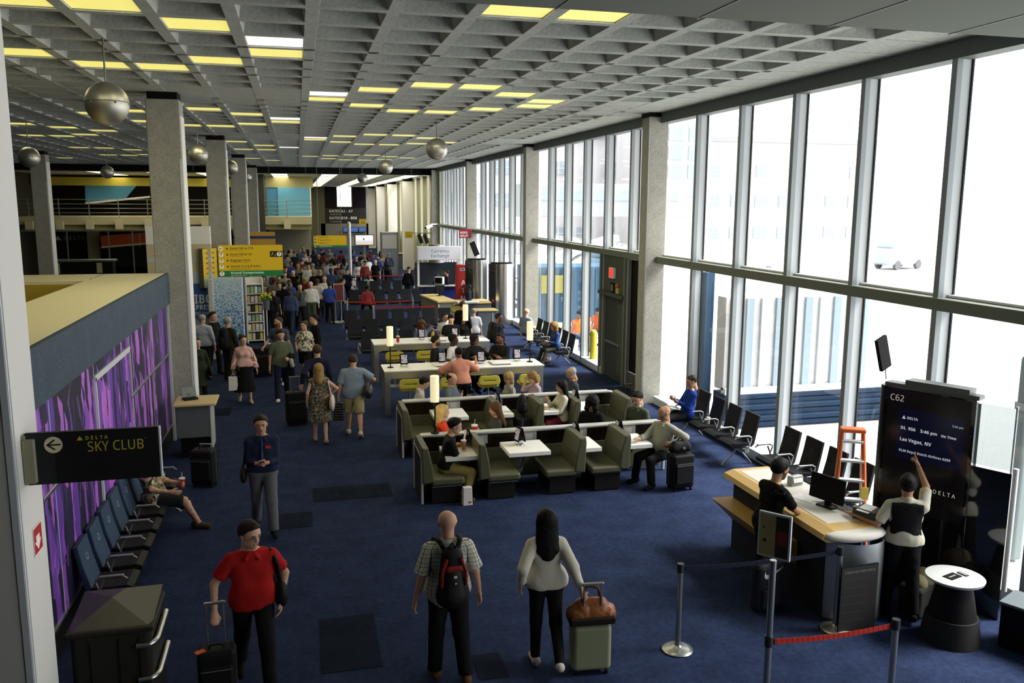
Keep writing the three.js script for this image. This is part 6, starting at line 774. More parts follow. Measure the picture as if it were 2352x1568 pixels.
sat(5.16, RA + 0.62, -PI / 2 + 0.05, { h: 1.7, sex: 'f', skin: SK.fair, hair: 'long', hairC: HR.black, head: [0, 0.1], label: 'woman with long black hair in a cream jacket holding a coffee cup', top: { c: [0.55, 0.52, 0.40], sleeve: 1.95, hem: -0.04, name: 'jacket' }, bottom: { type: 'skirt', c: [0.13, 0.012, 0.03] }, arms: [{ to: [0.1, 0.2, 0.34], hand: 'hold' }, { to: [-0.06, 0.38, 0.3], hand: 'hold' }] });
sat(2.42, RB - 0.52, PI / 2 - 0.1, { h: 1.68, sex: 'f', skin: SK.pale, hair: 'longwavy', hairC: [0.42, 0.3, 0.11], label: 'blonde woman in an orange top behind the front rail', top: { c: [0.55, 0.05, 0.018], sleeve: 1.9 }, arms: [{ to: [0.1, 0.2, 0.34] }, { to: [-0.1, 0.2, 0.34] }] });
sat(3.42, RB - 0.52, -PI / 2, { h: 1.66, sex: 'f', skin: SK.fair, hair: 'long', hairC: [0.09, 0.05, 0.022], label: 'brown haired woman reading her phone behind the front rail', top: { c: [0.05, 0.055, 0.045], sleeve: 1.95 }, arms: [{ to: [0.08, 0.26, 0.34], hand: 'hold' }, { to: [-0.08, 0.26, 0.34], hand: 'hold' }], head: [0, 0.2] });
sat(5.28, RB - 0.55, PI - 0.6, { h: 1.66, skin: SK.brown, hair: 'curly', hairC: HR.black, head: [0, 0.3], label: 'person with dark curly hair bent down behind the front rail', top: { c: blackC, sleeve: 1.9 }, lean: 0.1 });
sat(6.22, RB - 0.55, -PI / 2 + 0.5, { h: 1.76, skin: SK.fair, hair: 'short', hairC: HR.black, head: [0, 0.4], label: 'young man in a green jacket looking down past the front rail', top: { c: [0.07, 0.09, 0.06], sleeve: 1.95, collar: 1, name: 'jacket' } });
const jumper = person({ lod: 0, pos: [7.85, 0, -16.05], turn: -PI / 2 - 0.15, sit: 1, seat: 0.45, h: 1.78, skin: SK.tan, hair: 'buzz', hairC: HR.dark, head: [0, 0.35], lean: -0.12, label: 'man in a banded blue jumper reading on the window seats', top: { c: blueBand, sleeve: 1.8 }, bottom: { c: charC, loose: 0.02 }, shoes: blackC, legs: [[84, 62, 4], [88, 74, -4]], arms: [{ to: [0.06, 0.24, 0.3], hand: 'hold', palm: [-0.5, 0.5, 0] }, { to: [-0.06, 0.24, 0.32], hand: 'hold', palm: [0.5, 0.5, 0] }] });
// far desks and rows
const sitFar = (px, py, turn, o) => person({ lod: 2, pos: from(px, py, 1.34), turn, sit: 1, seat: 0.45, bottom: { c: blackC }, shoes: blackC, ...o });
sitFar(843, 655, PI, { skin: SK.brown, hair: 'short', label: 'person in red checks in the seats beyond the belts', top: { c: [0.28, 0.04, 0.04], sleeve: 1.9 } });
sitFar(846, 628, 0, { skin: SK.brown, hair: 'buzz', label: 'man in a white shirt bent forward in the far seats', top: { c: whiteC, sleeve: 1.9 }, lean: 0.3 });
sitFar(803, 630, 0, { skin: SK.brown, hair: 'cap', hairC: navyC, label: 'seated man in a white tee and cap by the tall steel pole', top: { c: whiteC, sleeve: 0.8 }, bottom: { c: jeanC } });
crowd(937, 615, 1.78, PI - 0.5, { skin: SK.fair, hair: 'cap', hairC: blackC, label: 'customer in black leaning at the exchange desk', top: { c: blackC }, bottom: { c: jeanC }, lean: 0.15 });
person({ lod: 2, pos: [6.55, 0, -41.2], turn: -0.7, sit: 1, seat: 0.6, skin: SK.tan, hair: 'bob', hairC: HR.black, sex: 'f', label: 'clerk in dark clothes behind the exchange desk', top: { c: blackC, sleeve: 1.95 }, bottom: { c: blackC }, shoes: blackC });
crowd(1026, 622, 1.7, -PI / 2, { skin: SK.fair, hair: 'short', label: 'agent in a navy suit at the second gate desk', top: { c: navyC } });
crowd(1077, 655, 1.68, -PI / 2 - 0.3, { skin: SK.dark, hair: 'buzz', label: 'person in dark blue on the phone before the red cash machine', top: { c: [0.01, 0.015, 0.04] }, arms: [null, { to: [-0.1, 0.62, 0.1], hand: 'hold' }] });
// ground crew outside
const vest = [0.75, 0.16, 0.03];
[[9.0, -27.0, 0.4, 'ground worker in an orange vest sitting hunched outside'], [9.45, -27.6, 0.0, 'ground worker in an orange vest resting outside beside his mate'], [10.1, -27.8, -0.6, 'ground worker in an orange vest turned to his neighbour'], [10.55, -28.3, -1.2, 'ground worker in an orange vest at the end of the resting crew']].forEach(([x, z, a, l]) => person({ lod: 2, pos: [x, 0, z], turn: a, sit: 1, seat: 0.48, skin: SK.tan, hair: 'cap', hairC: navyC, lean: 0.2, label: l, top: { c: vest, sleeve: 0.3, name: 'vest', hem: -0.02 }, bottom: { c: [0.08, 0.12, 0.2] }, shoes: blackC }));
// ---------- luggage and small things ----------
const bagBlack = M([0.010, 0.010, 0.011], 0.6);
function suitcase(pos, turn, [w, h, d], m, label, o = {}) {
  const t = thing('suitcase', label, 'suitcase', pos, turn, o.group), y = 0.05; mesh('shell', rb(w, h, d, 0.05, 0, y + h / 2, 0), m, t); mesh('front_pocket', rb(w * 0.82, h * 0.62, 0.05, 0.025, 0, y + h * 0.45, d / 2 + 0.012), m, t); mesh('zip', bx(w * 0.8, 0.008, 0.01, 0, y + h * 0.7, d / 2 + 0.036), o.trim || aluDark, t); mesh('seam', bx(w + 0.004, h * 0.9, 0.012, 0, y + h * 0.5, -d * 0.12), o.trim || aluDark, t);
  for (const [a, b] of [[-1, 1], [1, 1], [-1, -1], [1, -1]]) mesh('wheel', cy(0.028, 0.028, 0.025, a * (w / 2 - 0.05), 0.028, b * (d / 2 - 0.04), 10, 0, 0, PI / 2), black, t);
  const hx = o.ext ?? 0.05; if (o.ext !== 0) mesh('handle', [bar([-w * 0.22, y + h - 0.02, -d / 2 + 0.04], [-w * 0.22, y + h + hx, -d / 2 + 0.04], 0.009), bar([w * 0.22, y + h - 0.02, -d / 2 + 0.04], [w * 0.22, y + h + hx, -d / 2 + 0.04], 0.009), rb(w * 0.44 + 0.05, 0.03, 0.035, 0.012, 0, y + h + hx, -d / 2 + 0.04)], o.hm || chrome, t);
  mesh('carry_handle', tb([[-0.07, y + h, 0.02], [-0.05, y + h + 0.035, 0.02], [0.05, y + h + 0.035, 0.02], [0.07, y + h, 0.02]], 0.01, 6, 10), black, t); return t;
}
{ const p = from(487, 1402, 1.0); suitcase([p[0] + 0.02, 0, p[2] - 0.02], 0.05, [0.36, 0.56, 0.24], bagBlack, 'black cabin case with a long steel handle pulled by the red polo', { ext: 0.42 });
  const tg = thing('luggage_tag', 'orange tag on the black case pulled by the red polo', 'tag', [p[0] - 0.12, 0.64, p[2] + 0.1], 0.6); mesh('card', rb(0.1, 0.012, 0.06, 0.005, 0, 0, 0), M([0.6, 0.1, 0.02], 0.5), tg); mesh('strap', tb([[0.05, 0, 0], [0.08, -0.01, -0.01], [0.1, -0.02, -0.03]], 0.004, 5, 6), black, tg); }
suitcase([2.86, 0, -7.95], PI - 0.1, [0.42, 0.5, 0.26], M([0.22, 0.24, 0.15], 0.55), 'grey green cabin case towed by the woman in the cream jumper', { ext: 0.46 });
{ const d = thing('duffel_bag', 'tan leather duffel riding on the grey green case', 'bag', [2.86, 0.56, -7.93], PI - 0.1), tan = M([0.26, 0.085, 0.022], 0.38); mesh('body', fieldMesh([[[-0.17, 0.1, 0], [0.17, 0.1, 0], 0.1, 0.1, { k: 0.04 }], [[-0.1, 0.2, 0], [0.1, 0.2, 0], 0.07, 0.07, { k: 0.06 }], [[-0.19, 0.05, 0], [0.19, 0.05, 0], 0.05, 0.05, { k: 0.03, cut: [[[0, 0.005, 0], [0, -1, 0]]] }]], 0.013, { noise: 0.008, freq: 12 }), tan, d); mesh('base_panel', rb(0.5, 0.09, 0.24, 0.03, 0, 0.05, 0), M([0.02, 0.015, 0.012], 0.5), d); mesh('zip', tb([[-0.24, 0.115, 0.118], [0, 0.112, 0.125], [0.24, 0.115, 0.118]], 0.006, 5, 12), M([0.5, 0.36, 0.12], 0.3, { metalness: 0.8 }), d);
  mesh('strap', [tb([[-0.1, 0.24, 0.05], [-0.07, 0.38, 0.01], [0.05, 0.4, 0.0], [0.1, 0.24, 0.05]], 0.012, 6, 18), tb([[-0.1, 0.24, -0.05], [-0.07, 0.37, -0.01], [0.05, 0.39, 0.0], [0.1, 0.24, -0.05]], 0.012, 6, 18)], M([0.10, 0.035, 0.012], 0.5), d); }
// backpack on the checked shirt
{ const b = carried(plaidMan, 'backpack', 'black and red backpack worn over the checked shirt', 'backpack'), pt = plaidMan.J.pt, q = pt(0.25, 0, -0.2);
  mesh('main_body', fieldMesh([[[0, q[1] - 0.22, q[2]], [0, q[1] + 0.14, q[2] + 0.02], 0.155, 0.11, { fx: [0, 0, 1], fs: 1.35, k: 0.05 }], [[-0.05, q[1] - 0.24, q[2]], [0.05, q[1] - 0.24, q[2]], 0.11, 0.11, { fx: [0, 0, 1], fs: 1.3, k: 0.05 }]], 0.012, { noise: 0.004, freq: 15 }), M([0.012, 0.012, 0.012], 0.65), b);
  mesh('front_pocket', fieldMesh([[[0, q[1] - 0.2, q[2] - 0.1], [0, q[1] - 0.02, q[2] - 0.085], 0.095, 0.075, { fx: [0, 0, 1], fs: 2, k: 0.03 }]], 0.011, { noise: 0.003, freq: 15 }), M([0.02, 0.02, 0.019], 0.6), b);
  for (const s of [-1, 1]) { mesh('red_panel', tb([[0.07 * s, q[1] + 0.16, q[2] - 0.07], [0.115 * s, q[1] + 0.02, q[2] - 0.075], [0.12 * s, q[1] - 0.12, q[2] - 0.07]], 0.016, 6, 12), M([0.24, 0.02, 0.012], 0.6), b); mesh('shoulder_strap', tb([[0.06 * s, q[1] + 0.2, q[2] + 0.05], [0.1 * s, q[1] + 0.275, q[2] + 0.1], [0.125 * s, q[1] + 0.25, q[2] + 0.26], [0.13 * s, q[1] + 0.08, q[2] + 0.36]], 0.026, 6, 16), M([0.012, 0.012, 0.012], 0.7), b); }
  mesh('grab_loop', tb([[-0.04, q[1] + 0.24, q[2]], [0, q[1] + 0.29, q[2]], [0.04, q[1] + 0.24, q[2]]], 0.009, 6, 10), black, b); mesh('red_flap', fieldMesh([[[-0.05, q[1] + 0.06, q[2] - 0.085], [0.05, q[1] + 0.06, q[2] - 0.085], 0.035, 0.035, { fx: [0, 0, 1], fs: 2 }]], 0.011), M([0.22, 0.02, 0.012], 0.6), b); mesh('buckle', [bx(0.03, 0.02, 0.012, 0, q[1] + 0.0, q[2] - 0.135), bx(0.02, 0.012, 0.012, 0, q[1] - 0.06, q[2] - 0.145)], alu, b); }
function slung(p, name, label, size, m, side, o = {}) { // shoulder bag with a strap over one shoulder
  const b = carried(p, name, label, 'bag'), J = p.J, a = J.A[side > 0 ? 0 : 1].Sh, c = J.pt(o.t ?? 0.0, (o.x ?? 0.27) * side, o.z ?? -0.06); const [w, h, d] = size; mesh('pouch', fieldMesh([[[c[0], c[1] - h * 0.25, c[2] - w * 0.28], [c[0], c[1] - h * 0.25, c[2] + w * 0.28], h * 0.45, h * 0.45, { fx: [1, 0, 0], fs: h * 0.9 / d, k: 0.03 }]], o.cell || 0.016, { noise: 0.006, freq: 12 }), m, b);
  mesh('strap', tb([[c[0], c[1] + h * 0.05, c[2] + w * 0.25], [a[0] + 0.04 * side, a[1] - 0.05, a[2] + 0.075], [a[0] - 0.02 * side, a[1] + 0.075, a[2]], [a[0] + 0.04 * side, a[1] - 0.05, a[2] - 0.075], [c[0], c[1] + h * 0.05, c[2] - w * 0.25]], o.sr || 0.012, 6, 24), o.sm || m, b); return b; }
slung(red, 'shoulder_bag', 'black bag slung from the shoulder of the red polo', [0.4, 0.3, 0.14], bagBlack, 1, { z: -0.12, t: 0.06, sr: 0.022 });
slung(greyTee, 'shoulder_bag', 'large black shoulder bag of the man in khaki shorts', [0.46, 0.32, 0.2], M([0.014, 0.014, 0.015], 0.4), -1, { x: 0.3, t: 0.1 });
slung(flower, 'tote_bag', 'white tote on the arm of the woman in the flowered dress', [0.46, 0.36, 0.12], M([0.62, 0.50, 0.42], 0.6), -1, { x: 0.27, t: 0.02 });
slung(striped, 'handbag', 'small black handbag of the woman in the striped blouse', [0.26, 0.2, 0.1], bagBlack, -1, { x: 0.17, z: 0.12, t: 0.0, sr: 0.006 });
slung(phoneMan, 'satchel', 'black satchel hanging behind the man with the phone', [0.34, 0.26, 0.1], bagBlack, -1, { z: -0.08, sr: 0.014 });
slung(coat, 'shoulder_bag', 'dark green bag of the woman in the long coat', [0.3, 0.28, 0.12], M([0.02, 0.03, 0.018], 0.6), 1, { z: 0.04 });
function paperBag(p, name, label, i, m, [w, h, d], o = {}) { const b = carried(p, name, label, 'bag'), a = p.J.A[i], c = add3(a.W, a.hd, 0.08); mesh('sack', prism([[-w / 2, -h], [w / 2, -h], [w / 2 - 0.01, 0], [-w / 2 + 0.01, 0]], d, 0.004).translate(c[0], c[1] - 0.08, c[2]), m, b); if (o.bands) for (let k = 0; k < 6; k++) mesh('stripe', bx(w + 0.004, 0.02, d + 0.004, c[0], c[1] - 0.12 - k * h / 6.5, c[2]), M([0.12, 0.12, 0.12], 0.6), b); mesh('handles', [tb([[c[0] - w * 0.25, c[1] - 0.085, c[2]], [c[0], c[1] + 0.01, c[2]], [c[0] + w * 0.25, c[1] - 0.085, c[2]]], 0.004, 5, 10)], m, b); return b; }
paperBag(striped, 'paper_bag', 'white paper bag in the hand of the woman in the striped blouse', 1, whiteMat, [0.22, 0.34, 0.12]);
paperBag(greyTee, 'striped_bag', 'black striped carrier held by the man in khaki shorts', 0, bagBlack, [0.2, 0.36, 0.14], { bands: 1 });
{ const b = carried(greenTee, 'folded_jacket', 'black jacket draped over the arm of the olive tee', 'jacket'), a = greenTee.J.A[0]; mesh('cloth', fieldMesh([[a.El, add3(a.W, a.fd, -0.03), 0.075, 0.07, { k: 0.05 }], [mix3(a.El, a.W, 0.4), add3(mix3(a.El, a.W, 0.4), [0.02, -0.42, 0.02]), 0.08, 0.07, { k: 0.06, fx: [0, 0, 1], fs: 1.4 }]], 0.02, { noise: 0.012, freq: 10 }), M(blackC, 0.9), b); mesh('lining', fieldMesh([[add3(a.W, [0.05, -0.04, 0.05]), add3(a.W, [0.08, -0.16, 0.05]), 0.06, 0.055, { k: 0.03 }]], 0.02, { noise: 0.008, freq: 12 }), M([0.3, 0.29, 0.25], 0.8), b); }
function rucksack(p, label) { const b = carried(p, 'rucksack', label, 'rucksack'), q = p.J.pt(0.25, 0, -0.21); mesh('main_body', fieldMesh([[[0, q[1] - 0.2, q[2]], [0, q[1] + 0.16, q[2]], 0.16, 0.13, { fx: [0, 0, 1], fs: 1.2, k: 0.04 }]], 0.025, { noise: 0.008, freq: 12 }), bagBlack, b); mesh('pocket', fieldMesh([[[0, q[1] - 0.16, q[2] - 0.1], [0, q[1] - 0.04, q[2] - 0.1], 0.09, 0.08, { fx: [0, 0, 1], fs: 1.6 }]], 0.022), bagBlack, b); for (const s of [-1, 1]) mesh('shoulder_strap', tb([[0.07 * s, q[1] + 0.16, q[2] + 0.08], [0.11 * s, q[1] + 0.26, q[2] + 0.16], [0.12 * s, q[1] + 0.1, q[2] + 0.36]], 0.02, 6, 12), black, b); }
rucksack(packer, 'bulging black rucksack by the food shop'); rucksack(stoop, 'black rucksack of the stooping man by the far bar table');
{ const p = at(682, 975); suitcase([p.x, 0, p.z], 0.15, [0.46, 0.72, 0.3], bagBlack, 'tall black case towed by the man in the navy jacket', { ext: 0.3, hm: aluDark }); const q = at(612, 868); suitcase([q.x - 0.1, 0, q.z - 0.3], 0.2, [0.52, 0.8, 0.34], bagBlack, 'very large black case beside the woman in the striped blouse', { ext: 0 }); }
suitcase([6.32, 0, RB + 1.18], 0.1, [0.42, 0.6, 0.28], bagBlack, 'black suitcase standing by the bald man’s knee', { ext: 0 });
{ const d = thing('laptop_bag', 'soft black bag resting on the suitcase by the bald man', 'bag', [6.3, 0.665, RB + 1.18], 0.1); mesh('body', fieldMesh([[[-0.13, 0.08, 0], [0.13, 0.08, 0], 0.085, 0.085, { k: 0.03, cut: [[[0, 0.0, 0], [0, -1, 0]]] }], [[-0.1, 0.15, 0], [0.1, 0.15, 0], 0.06, 0.06, { k: 0.05 }]], 0.016, { noise: 0.008, freq: 12 }), bagBlack, d); mesh('handle', tb([[-0.08, 0.19, 0], [0, 0.27, 0], [0.08, 0.19, 0]], 0.011, 6, 10), black, d); mesh('buckle', bx(0.05, 0.03, 0.02, 0.02, 0.1, 0.1), chrome, d); }
suitcase([-1.72, 0, -15.2], -0.3, [0.4, 0.62, 0.28], bagBlack, 'black case with straps standing beyond the seated legs by the mural', { ext: 0.05 });
{ const t = suitcase([4.28, 0, RA + 0.75], PI / 2, [0.4, 0.62, 0.3], bagBlack, 'black case parked among the rear booths', { ext: 0 }); const b = thing('black_rucksack', 'black rucksack stacked on the case among the rear booths', 'rucksack', [4.28, 0.715, RA + 0.75], 0.4); mesh('main_body', fieldMesh([[[0, 0.13, 0], [0, 0.3, 0], 0.13, 0.1, { fx: [0, 0, 1], fs: 1.3, k: 0.04, cut: [[[0, 0.0, 0], [0, -1, 0]]] }]], 0.016, { noise: 0.006, freq: 12 }), bagBlack, b); mesh('pocket', fieldMesh([[[0, 0.1, 0.1], [0, 0.18, 0.09], 0.07, 0.06, { fx: [0, 0, 1], fs: 1.8 }]], 0.016), bagBlack, b); mesh('grab_loop', tb([[-0.03, 0.39, 0], [0, 0.44, 0], [0.03, 0.39, 0]], 0.008, 6, 8), black, b); }
suitcase([7.0, 0, -17.2], 0.2, [0.36, 0.52, 0.24], bagBlack, 'small black case with a raised handle near the man in the blue jumper', { ext: 0.4, hm: black });
// cups, bottles, papers
const cupM = M([0.45, 0.02, 0.015], 0.45), lidM = M([0.75, 0.72, 0.68], 0.4);
function cup(pos, label, m = cupM, s = 1, straw = 1) { const t = thing('drink_cup', label, 'cup', pos); mesh('cup_body', cy(0.042 * s, 0.03 * s, 0.14 * s, 0, 0.07 * s, 0, 18), m, t); mesh('lid', cy(0.045 * s, 0.045 * s, 0.018 * s, 0, 0.148 * s, 0, 18), lidM, t); if (straw) mesh('straw', bar([0, 0.15 * s, 0], [0.01, 0.24 * s, 0.01], 0.004, 6), whiteMat, t); return t; }
{ const p = at(914, 786, YT); cup([p.x, YT, p.z], 'red drink cup on the far bar table', cupM, 1.15); }
boothTable(2.68, 3.2, RB - 0.92, 'white booth table between the blonde and the brown haired woman'); boothTable(4.45, 4.85, RA - 0.92, 'white table between the striped blouse and the lilac top');
cup([2.98, YBt, RB - 0.34], 'red drink cup between the two women behind the front rail', cupM, 1.3);
{ const t = thing('water_bottle', 'clear water bottle standing beside the red cup behind the front rail', 'bottle', [2.72, YBt, RB - 0.36]); mesh('bottle', lathe([[0.001, 0], [0.032, 0], [0.033, 0.14], [0.013, 0.19], [0.013, 0.21], [0.001, 0.21]], 16), M([0.7, 0.8, 0.86], 0.1, { transmission: 0.8, thickness: 0.02, ior: 1.33 }), t); mesh('cap', cy(0.014, 0.014, 0.02, 0, 0.215, 0, 12), M([0.2, 0.3, 0.5], 0.5), t); mesh('label_band', cy(0.034, 0.034, 0.05, 0, 0.09, 0, 16), M([0.35, 0.42, 0.5], 0.5), t); }
{ const t = cup([2.62, YBt, RB + 0.5], 'pink drink cup on the table of the man in khaki trousers', M([0.62, 0.3, 0.28], 0.4), 1.1); }
{ const t = thing('food_tray', 'paper tray of food before the man in khaki trousers', 'tray', [2.6, YBt, RB + 0.32], 0.2); mesh('paper', rb(0.3, 0.012, 0.24, 0.004, 0, 0.006, 0), M([0.6, 0.55, 0.4], 0.7), t); mesh('burger', [sp(0.05, -0.04, 0.04, 0, 12), cy(0.052, 0.052, 0.02, -0.04, 0.03, 0, 14)], M([0.36, 0.2, 0.06], 0.7), t); mesh('fries', Array.from({ length: 14 }, (_, i) => bx(0.008, 0.008, 0.06, 0.07 + rr(-0.03, 0.03), 0.02 + (i % 3) * 0.008, rr(-0.04, 0.04), 0, rr(-1, 1))), M([0.5, 0.36, 0.08], 0.7), t); }
{ const p = at(1073, 1158); const t = thing('paper_sack', 'white paper takeaway bag standing on the carpet by the front booth', 'bag', [p.x, 0, p.z], 0.1); mesh('sack', prism([[-0.075, 0.002], [0.075, 0.002], [0.068, 0.29], [0.04, 0.3], [-0.065, 0.295]], 0.1, 0.006), M([0.66, 0.63, 0.58], 0.8), t); mesh('red_print', bx(0.05, 0.03, 0.002, 0.03, 0.05, 0.051), M([0.4, 0.05, 0.04], 0.7), t); }
{ const p = camoP.J.A[0], t = carried(camoP, 'drink_cup', 'red cup held by the seated traveller by the mural', 'cup'), c = add3(p.W, p.hd, 0.08); mesh('cup_body', cy(0.042, 0.03, 0.14, c[0], c[1], c[2], 18), cupM, t); mesh('lid', cy(0.045, 0.045, 0.018, c[0], c[1] + 0.078, c[2], 18), lidM, t); mesh('straw', bar([c[0], c[1] + 0.08, c[2]], [c[0] + 0.01, c[1] + 0.17, c[2]], 0.004, 6), whiteMat, t); }
{ const a = phoneMan.J.A[0], t = carried(phoneMan, 'phone', 'dark phone in the hands of the man in the navy shirt', 'phone'), c = add3(a.W, a.hd, 0.09); mesh('case', rb(0.07, 0.01, 0.14, 0.004, 0, c[1] + 0.02, c[2], -0.5), black, t); mesh('screen', bx(0.064, 0.002, 0.125, 0, c[1] + 0.026, c[2] - 0.003, -0.5), M([0.05, 0.06, 0.08], 0.2), t); }
{ const t = carried(jumper, 'open_book', 'white sheets lying in the lap of the man in the blue jumper', 'papers'); mesh('sheet', rb(0.3, 0.02, 0.22, 0.005, 0, 0.68, 0.3, -0.2), whiteMat, t); mesh('spine', bx(0.01, 0.025, 0.22, 0, 0.682, 0.3, -0.2), aluDark, t); }
cup([8.0, 0.487, -15.4], 'pale coffee cup on the window seat beside the blue jumper', M([0.5, 0.45, 0.34], 0.5), 0.9, 0);
{ const t = thing('orange_bottle', 'orange juice bottle beside the tablet on the front bar table', 'bottle', [at(1093, 836, YT).x, YT, at(1093, 836, YT).z]); mesh('bottle', lathe([[0.001, 0], [0.03, 0], [0.032, 0.12], [0.014, 0.16], [0.014, 0.18], [0.001, 0.18]], 14), M([0.6, 0.24, 0.05], 0.3), t); mesh('cap', cy(0.015, 0.015, 0.02, 0, 0.19, 0, 10), whiteMat, t); }
{ const p = at(1252, 832); const t = thing('plastic_bag', 'white carrier bag with red print on the carpet by the window seats', 'bag', [p.x, 0, p.z]); mesh('sack', fieldMesh([[[-0.08, 0.12, 0], [0.08, 0.12, 0], 0.12, 0.12, { k: 0.04, cut: [[[0, 0.003, 0], [0, -1, 0]]] }], [[-0.05, 0.2, 0], [-0.08, 0.36, 0], 0.05, 0.02, { k: 0.05 }], [[0.05, 0.2, 0], [0.07, 0.38, 0], 0.05, 0.02, { k: 0.05 }]], 0.018, { noise: 0.012, freq: 14 }), M([0.66, 0.66, 0.64], 0.6), t); mesh('red_print', bx(0.1, 0.06, 0.004, -0.02, 0.12, 0.128), M([0.5, 0.05, 0.04], 0.6), t); }
{ const a = buyer, t = thing('sports_bag', 'dark sports bag with a white curved tick by the counter', 'bag', [5.42, 0, -8.75], 0.25); mesh('body', rb(0.44, 0.64, 0.2, 0.09, 0, 0.325, 0), M([0.02, 0.021, 0.024], 0.7), t); mesh('pocket', rb(0.34, 0.26, 0.06, 0.03, 0, 0.2, 0.1), M([0.02, 0.021, 0.024], 0.7), t); const s = new THREE.Shape(); s.moveTo(-0.13, 0.05); s.quadraticCurveTo(-0.17, -0.04, -0.1, -0.05); s.quadraticCurveTo(-0.04, -0.05, 0.16, 0.06); s.quadraticCurveTo(-0.05, 0.0, -0.09, 0.0); s.quadraticCurveTo(-0.13, 0.0, -0.13, 0.05); mesh('white_tick', new THREE.ExtrudeGeometry(s, { depth: 0.006, bevelEnabled: false }).translate(0, 0.5, 0.099), M([0.75, 0.74, 0.7], 0.6), t); mesh('handle', tb([[-0.1, 0.62, 0], [0, 0.72, 0], [0.1, 0.62, 0]], 0.012, 6, 10), black, t); }

{ const p = at(1084, 772, 0.5), t = thing('yellow_jacket', 'yellow jacket lying over a seat near the far lamp', 'jacket', [3.95, 0.475, -26.1]); mesh('cloth', fieldMesh([[[-0.1, 0.06, 0], [0.1, 0.1, 0.02], 0.09, 0.07, { k: 0.05 }], [[0.02, 0.1, 0], [0.06, 0.42, -0.12], 0.08, 0.05, { k: 0.08, fx: [0, 0, 1], fs: 1.6 }]], 0.022, { noise: 0.014, freq: 9 }), M([0.5, 0.3, 0.02], 0.8), t); mesh('zip', tb([[0.0, 0.16, 0.07], [0.03, 0.28, 0.03], [0.05, 0.4, -0.04]], 0.006, 5, 8), aluDark, t); }
// ---------- hanging globes ----------
const globeM = M([0.42, 0.41, 0.36], 0.42, { metalness: 0.85 });
const globe0 = thing('pendant_globe', 'x', 'pendant', [0, 0, 0], 0, 'steel pendant globes');
mesh('sphere', [sp(0.28, 0, 0, 0, 32)], globeM, globe0); mesh('seam_ring', mv(new THREE.TorusGeometry(0.281, 0.006, 6, 40), 0, 0.02, 0, PI / 2), aluDark, globe0); mesh('rod', cy(0.012, 0.012, 1, 0, 0.5, 0, 8), aluDark, globe0); mesh('canopy', cy(0.06, 0.06, 0.03, 0, 0.99, 0, 12), aluDark, globe0); mesh('bolt', [sp(0.015, 0.28, 0, 0.02, 8), sp(0.015, -0.15, -0.0, 0.24, 8), sp(0.015, 0.15, 0, 0.24, 8)], aluDark, globe0);
[[-2.42, 6.2, -12.73, 'steel pendant globe between the front pillar and the second column'], [3.59, 6.3, -22.46, 'steel pendant globe above the bar tables'], [-2.77, 6.3, -27.17, 'steel pendant globe before the third column'], [3.42, 6.3, -33.99, 'steel pendant globe above the red belts'], [-2.5, 6.28, -36.36, 'steel pendant globe between the third and fourth columns'], [-7.09, 6.1, -26.39, 'steel pendant globe near the outer column'], [-8.03, 6.2, -41.29, 'steel pendant globe before the mezzanine'], [3.66, 6.3, -49.58, 'small far steel pendant globe by the black beam'], [-2.5, 6.25, -47.5, 'steel pendant globe beyond the fourth column']].forEach(([x, y, z, l], i) => {
  const g = i ? dup(globe0, [x, y, z], 0, l) : globe0; if (!i) { g.position.set(x, y, z); g.userData.label = l; } for (const c of g.children) if (c.name === 'rod') { c.scale.y = CEIL + DEP - y; } else if (c.name === 'canopy') c.position.y = CEIL + DEP - y - 1; });
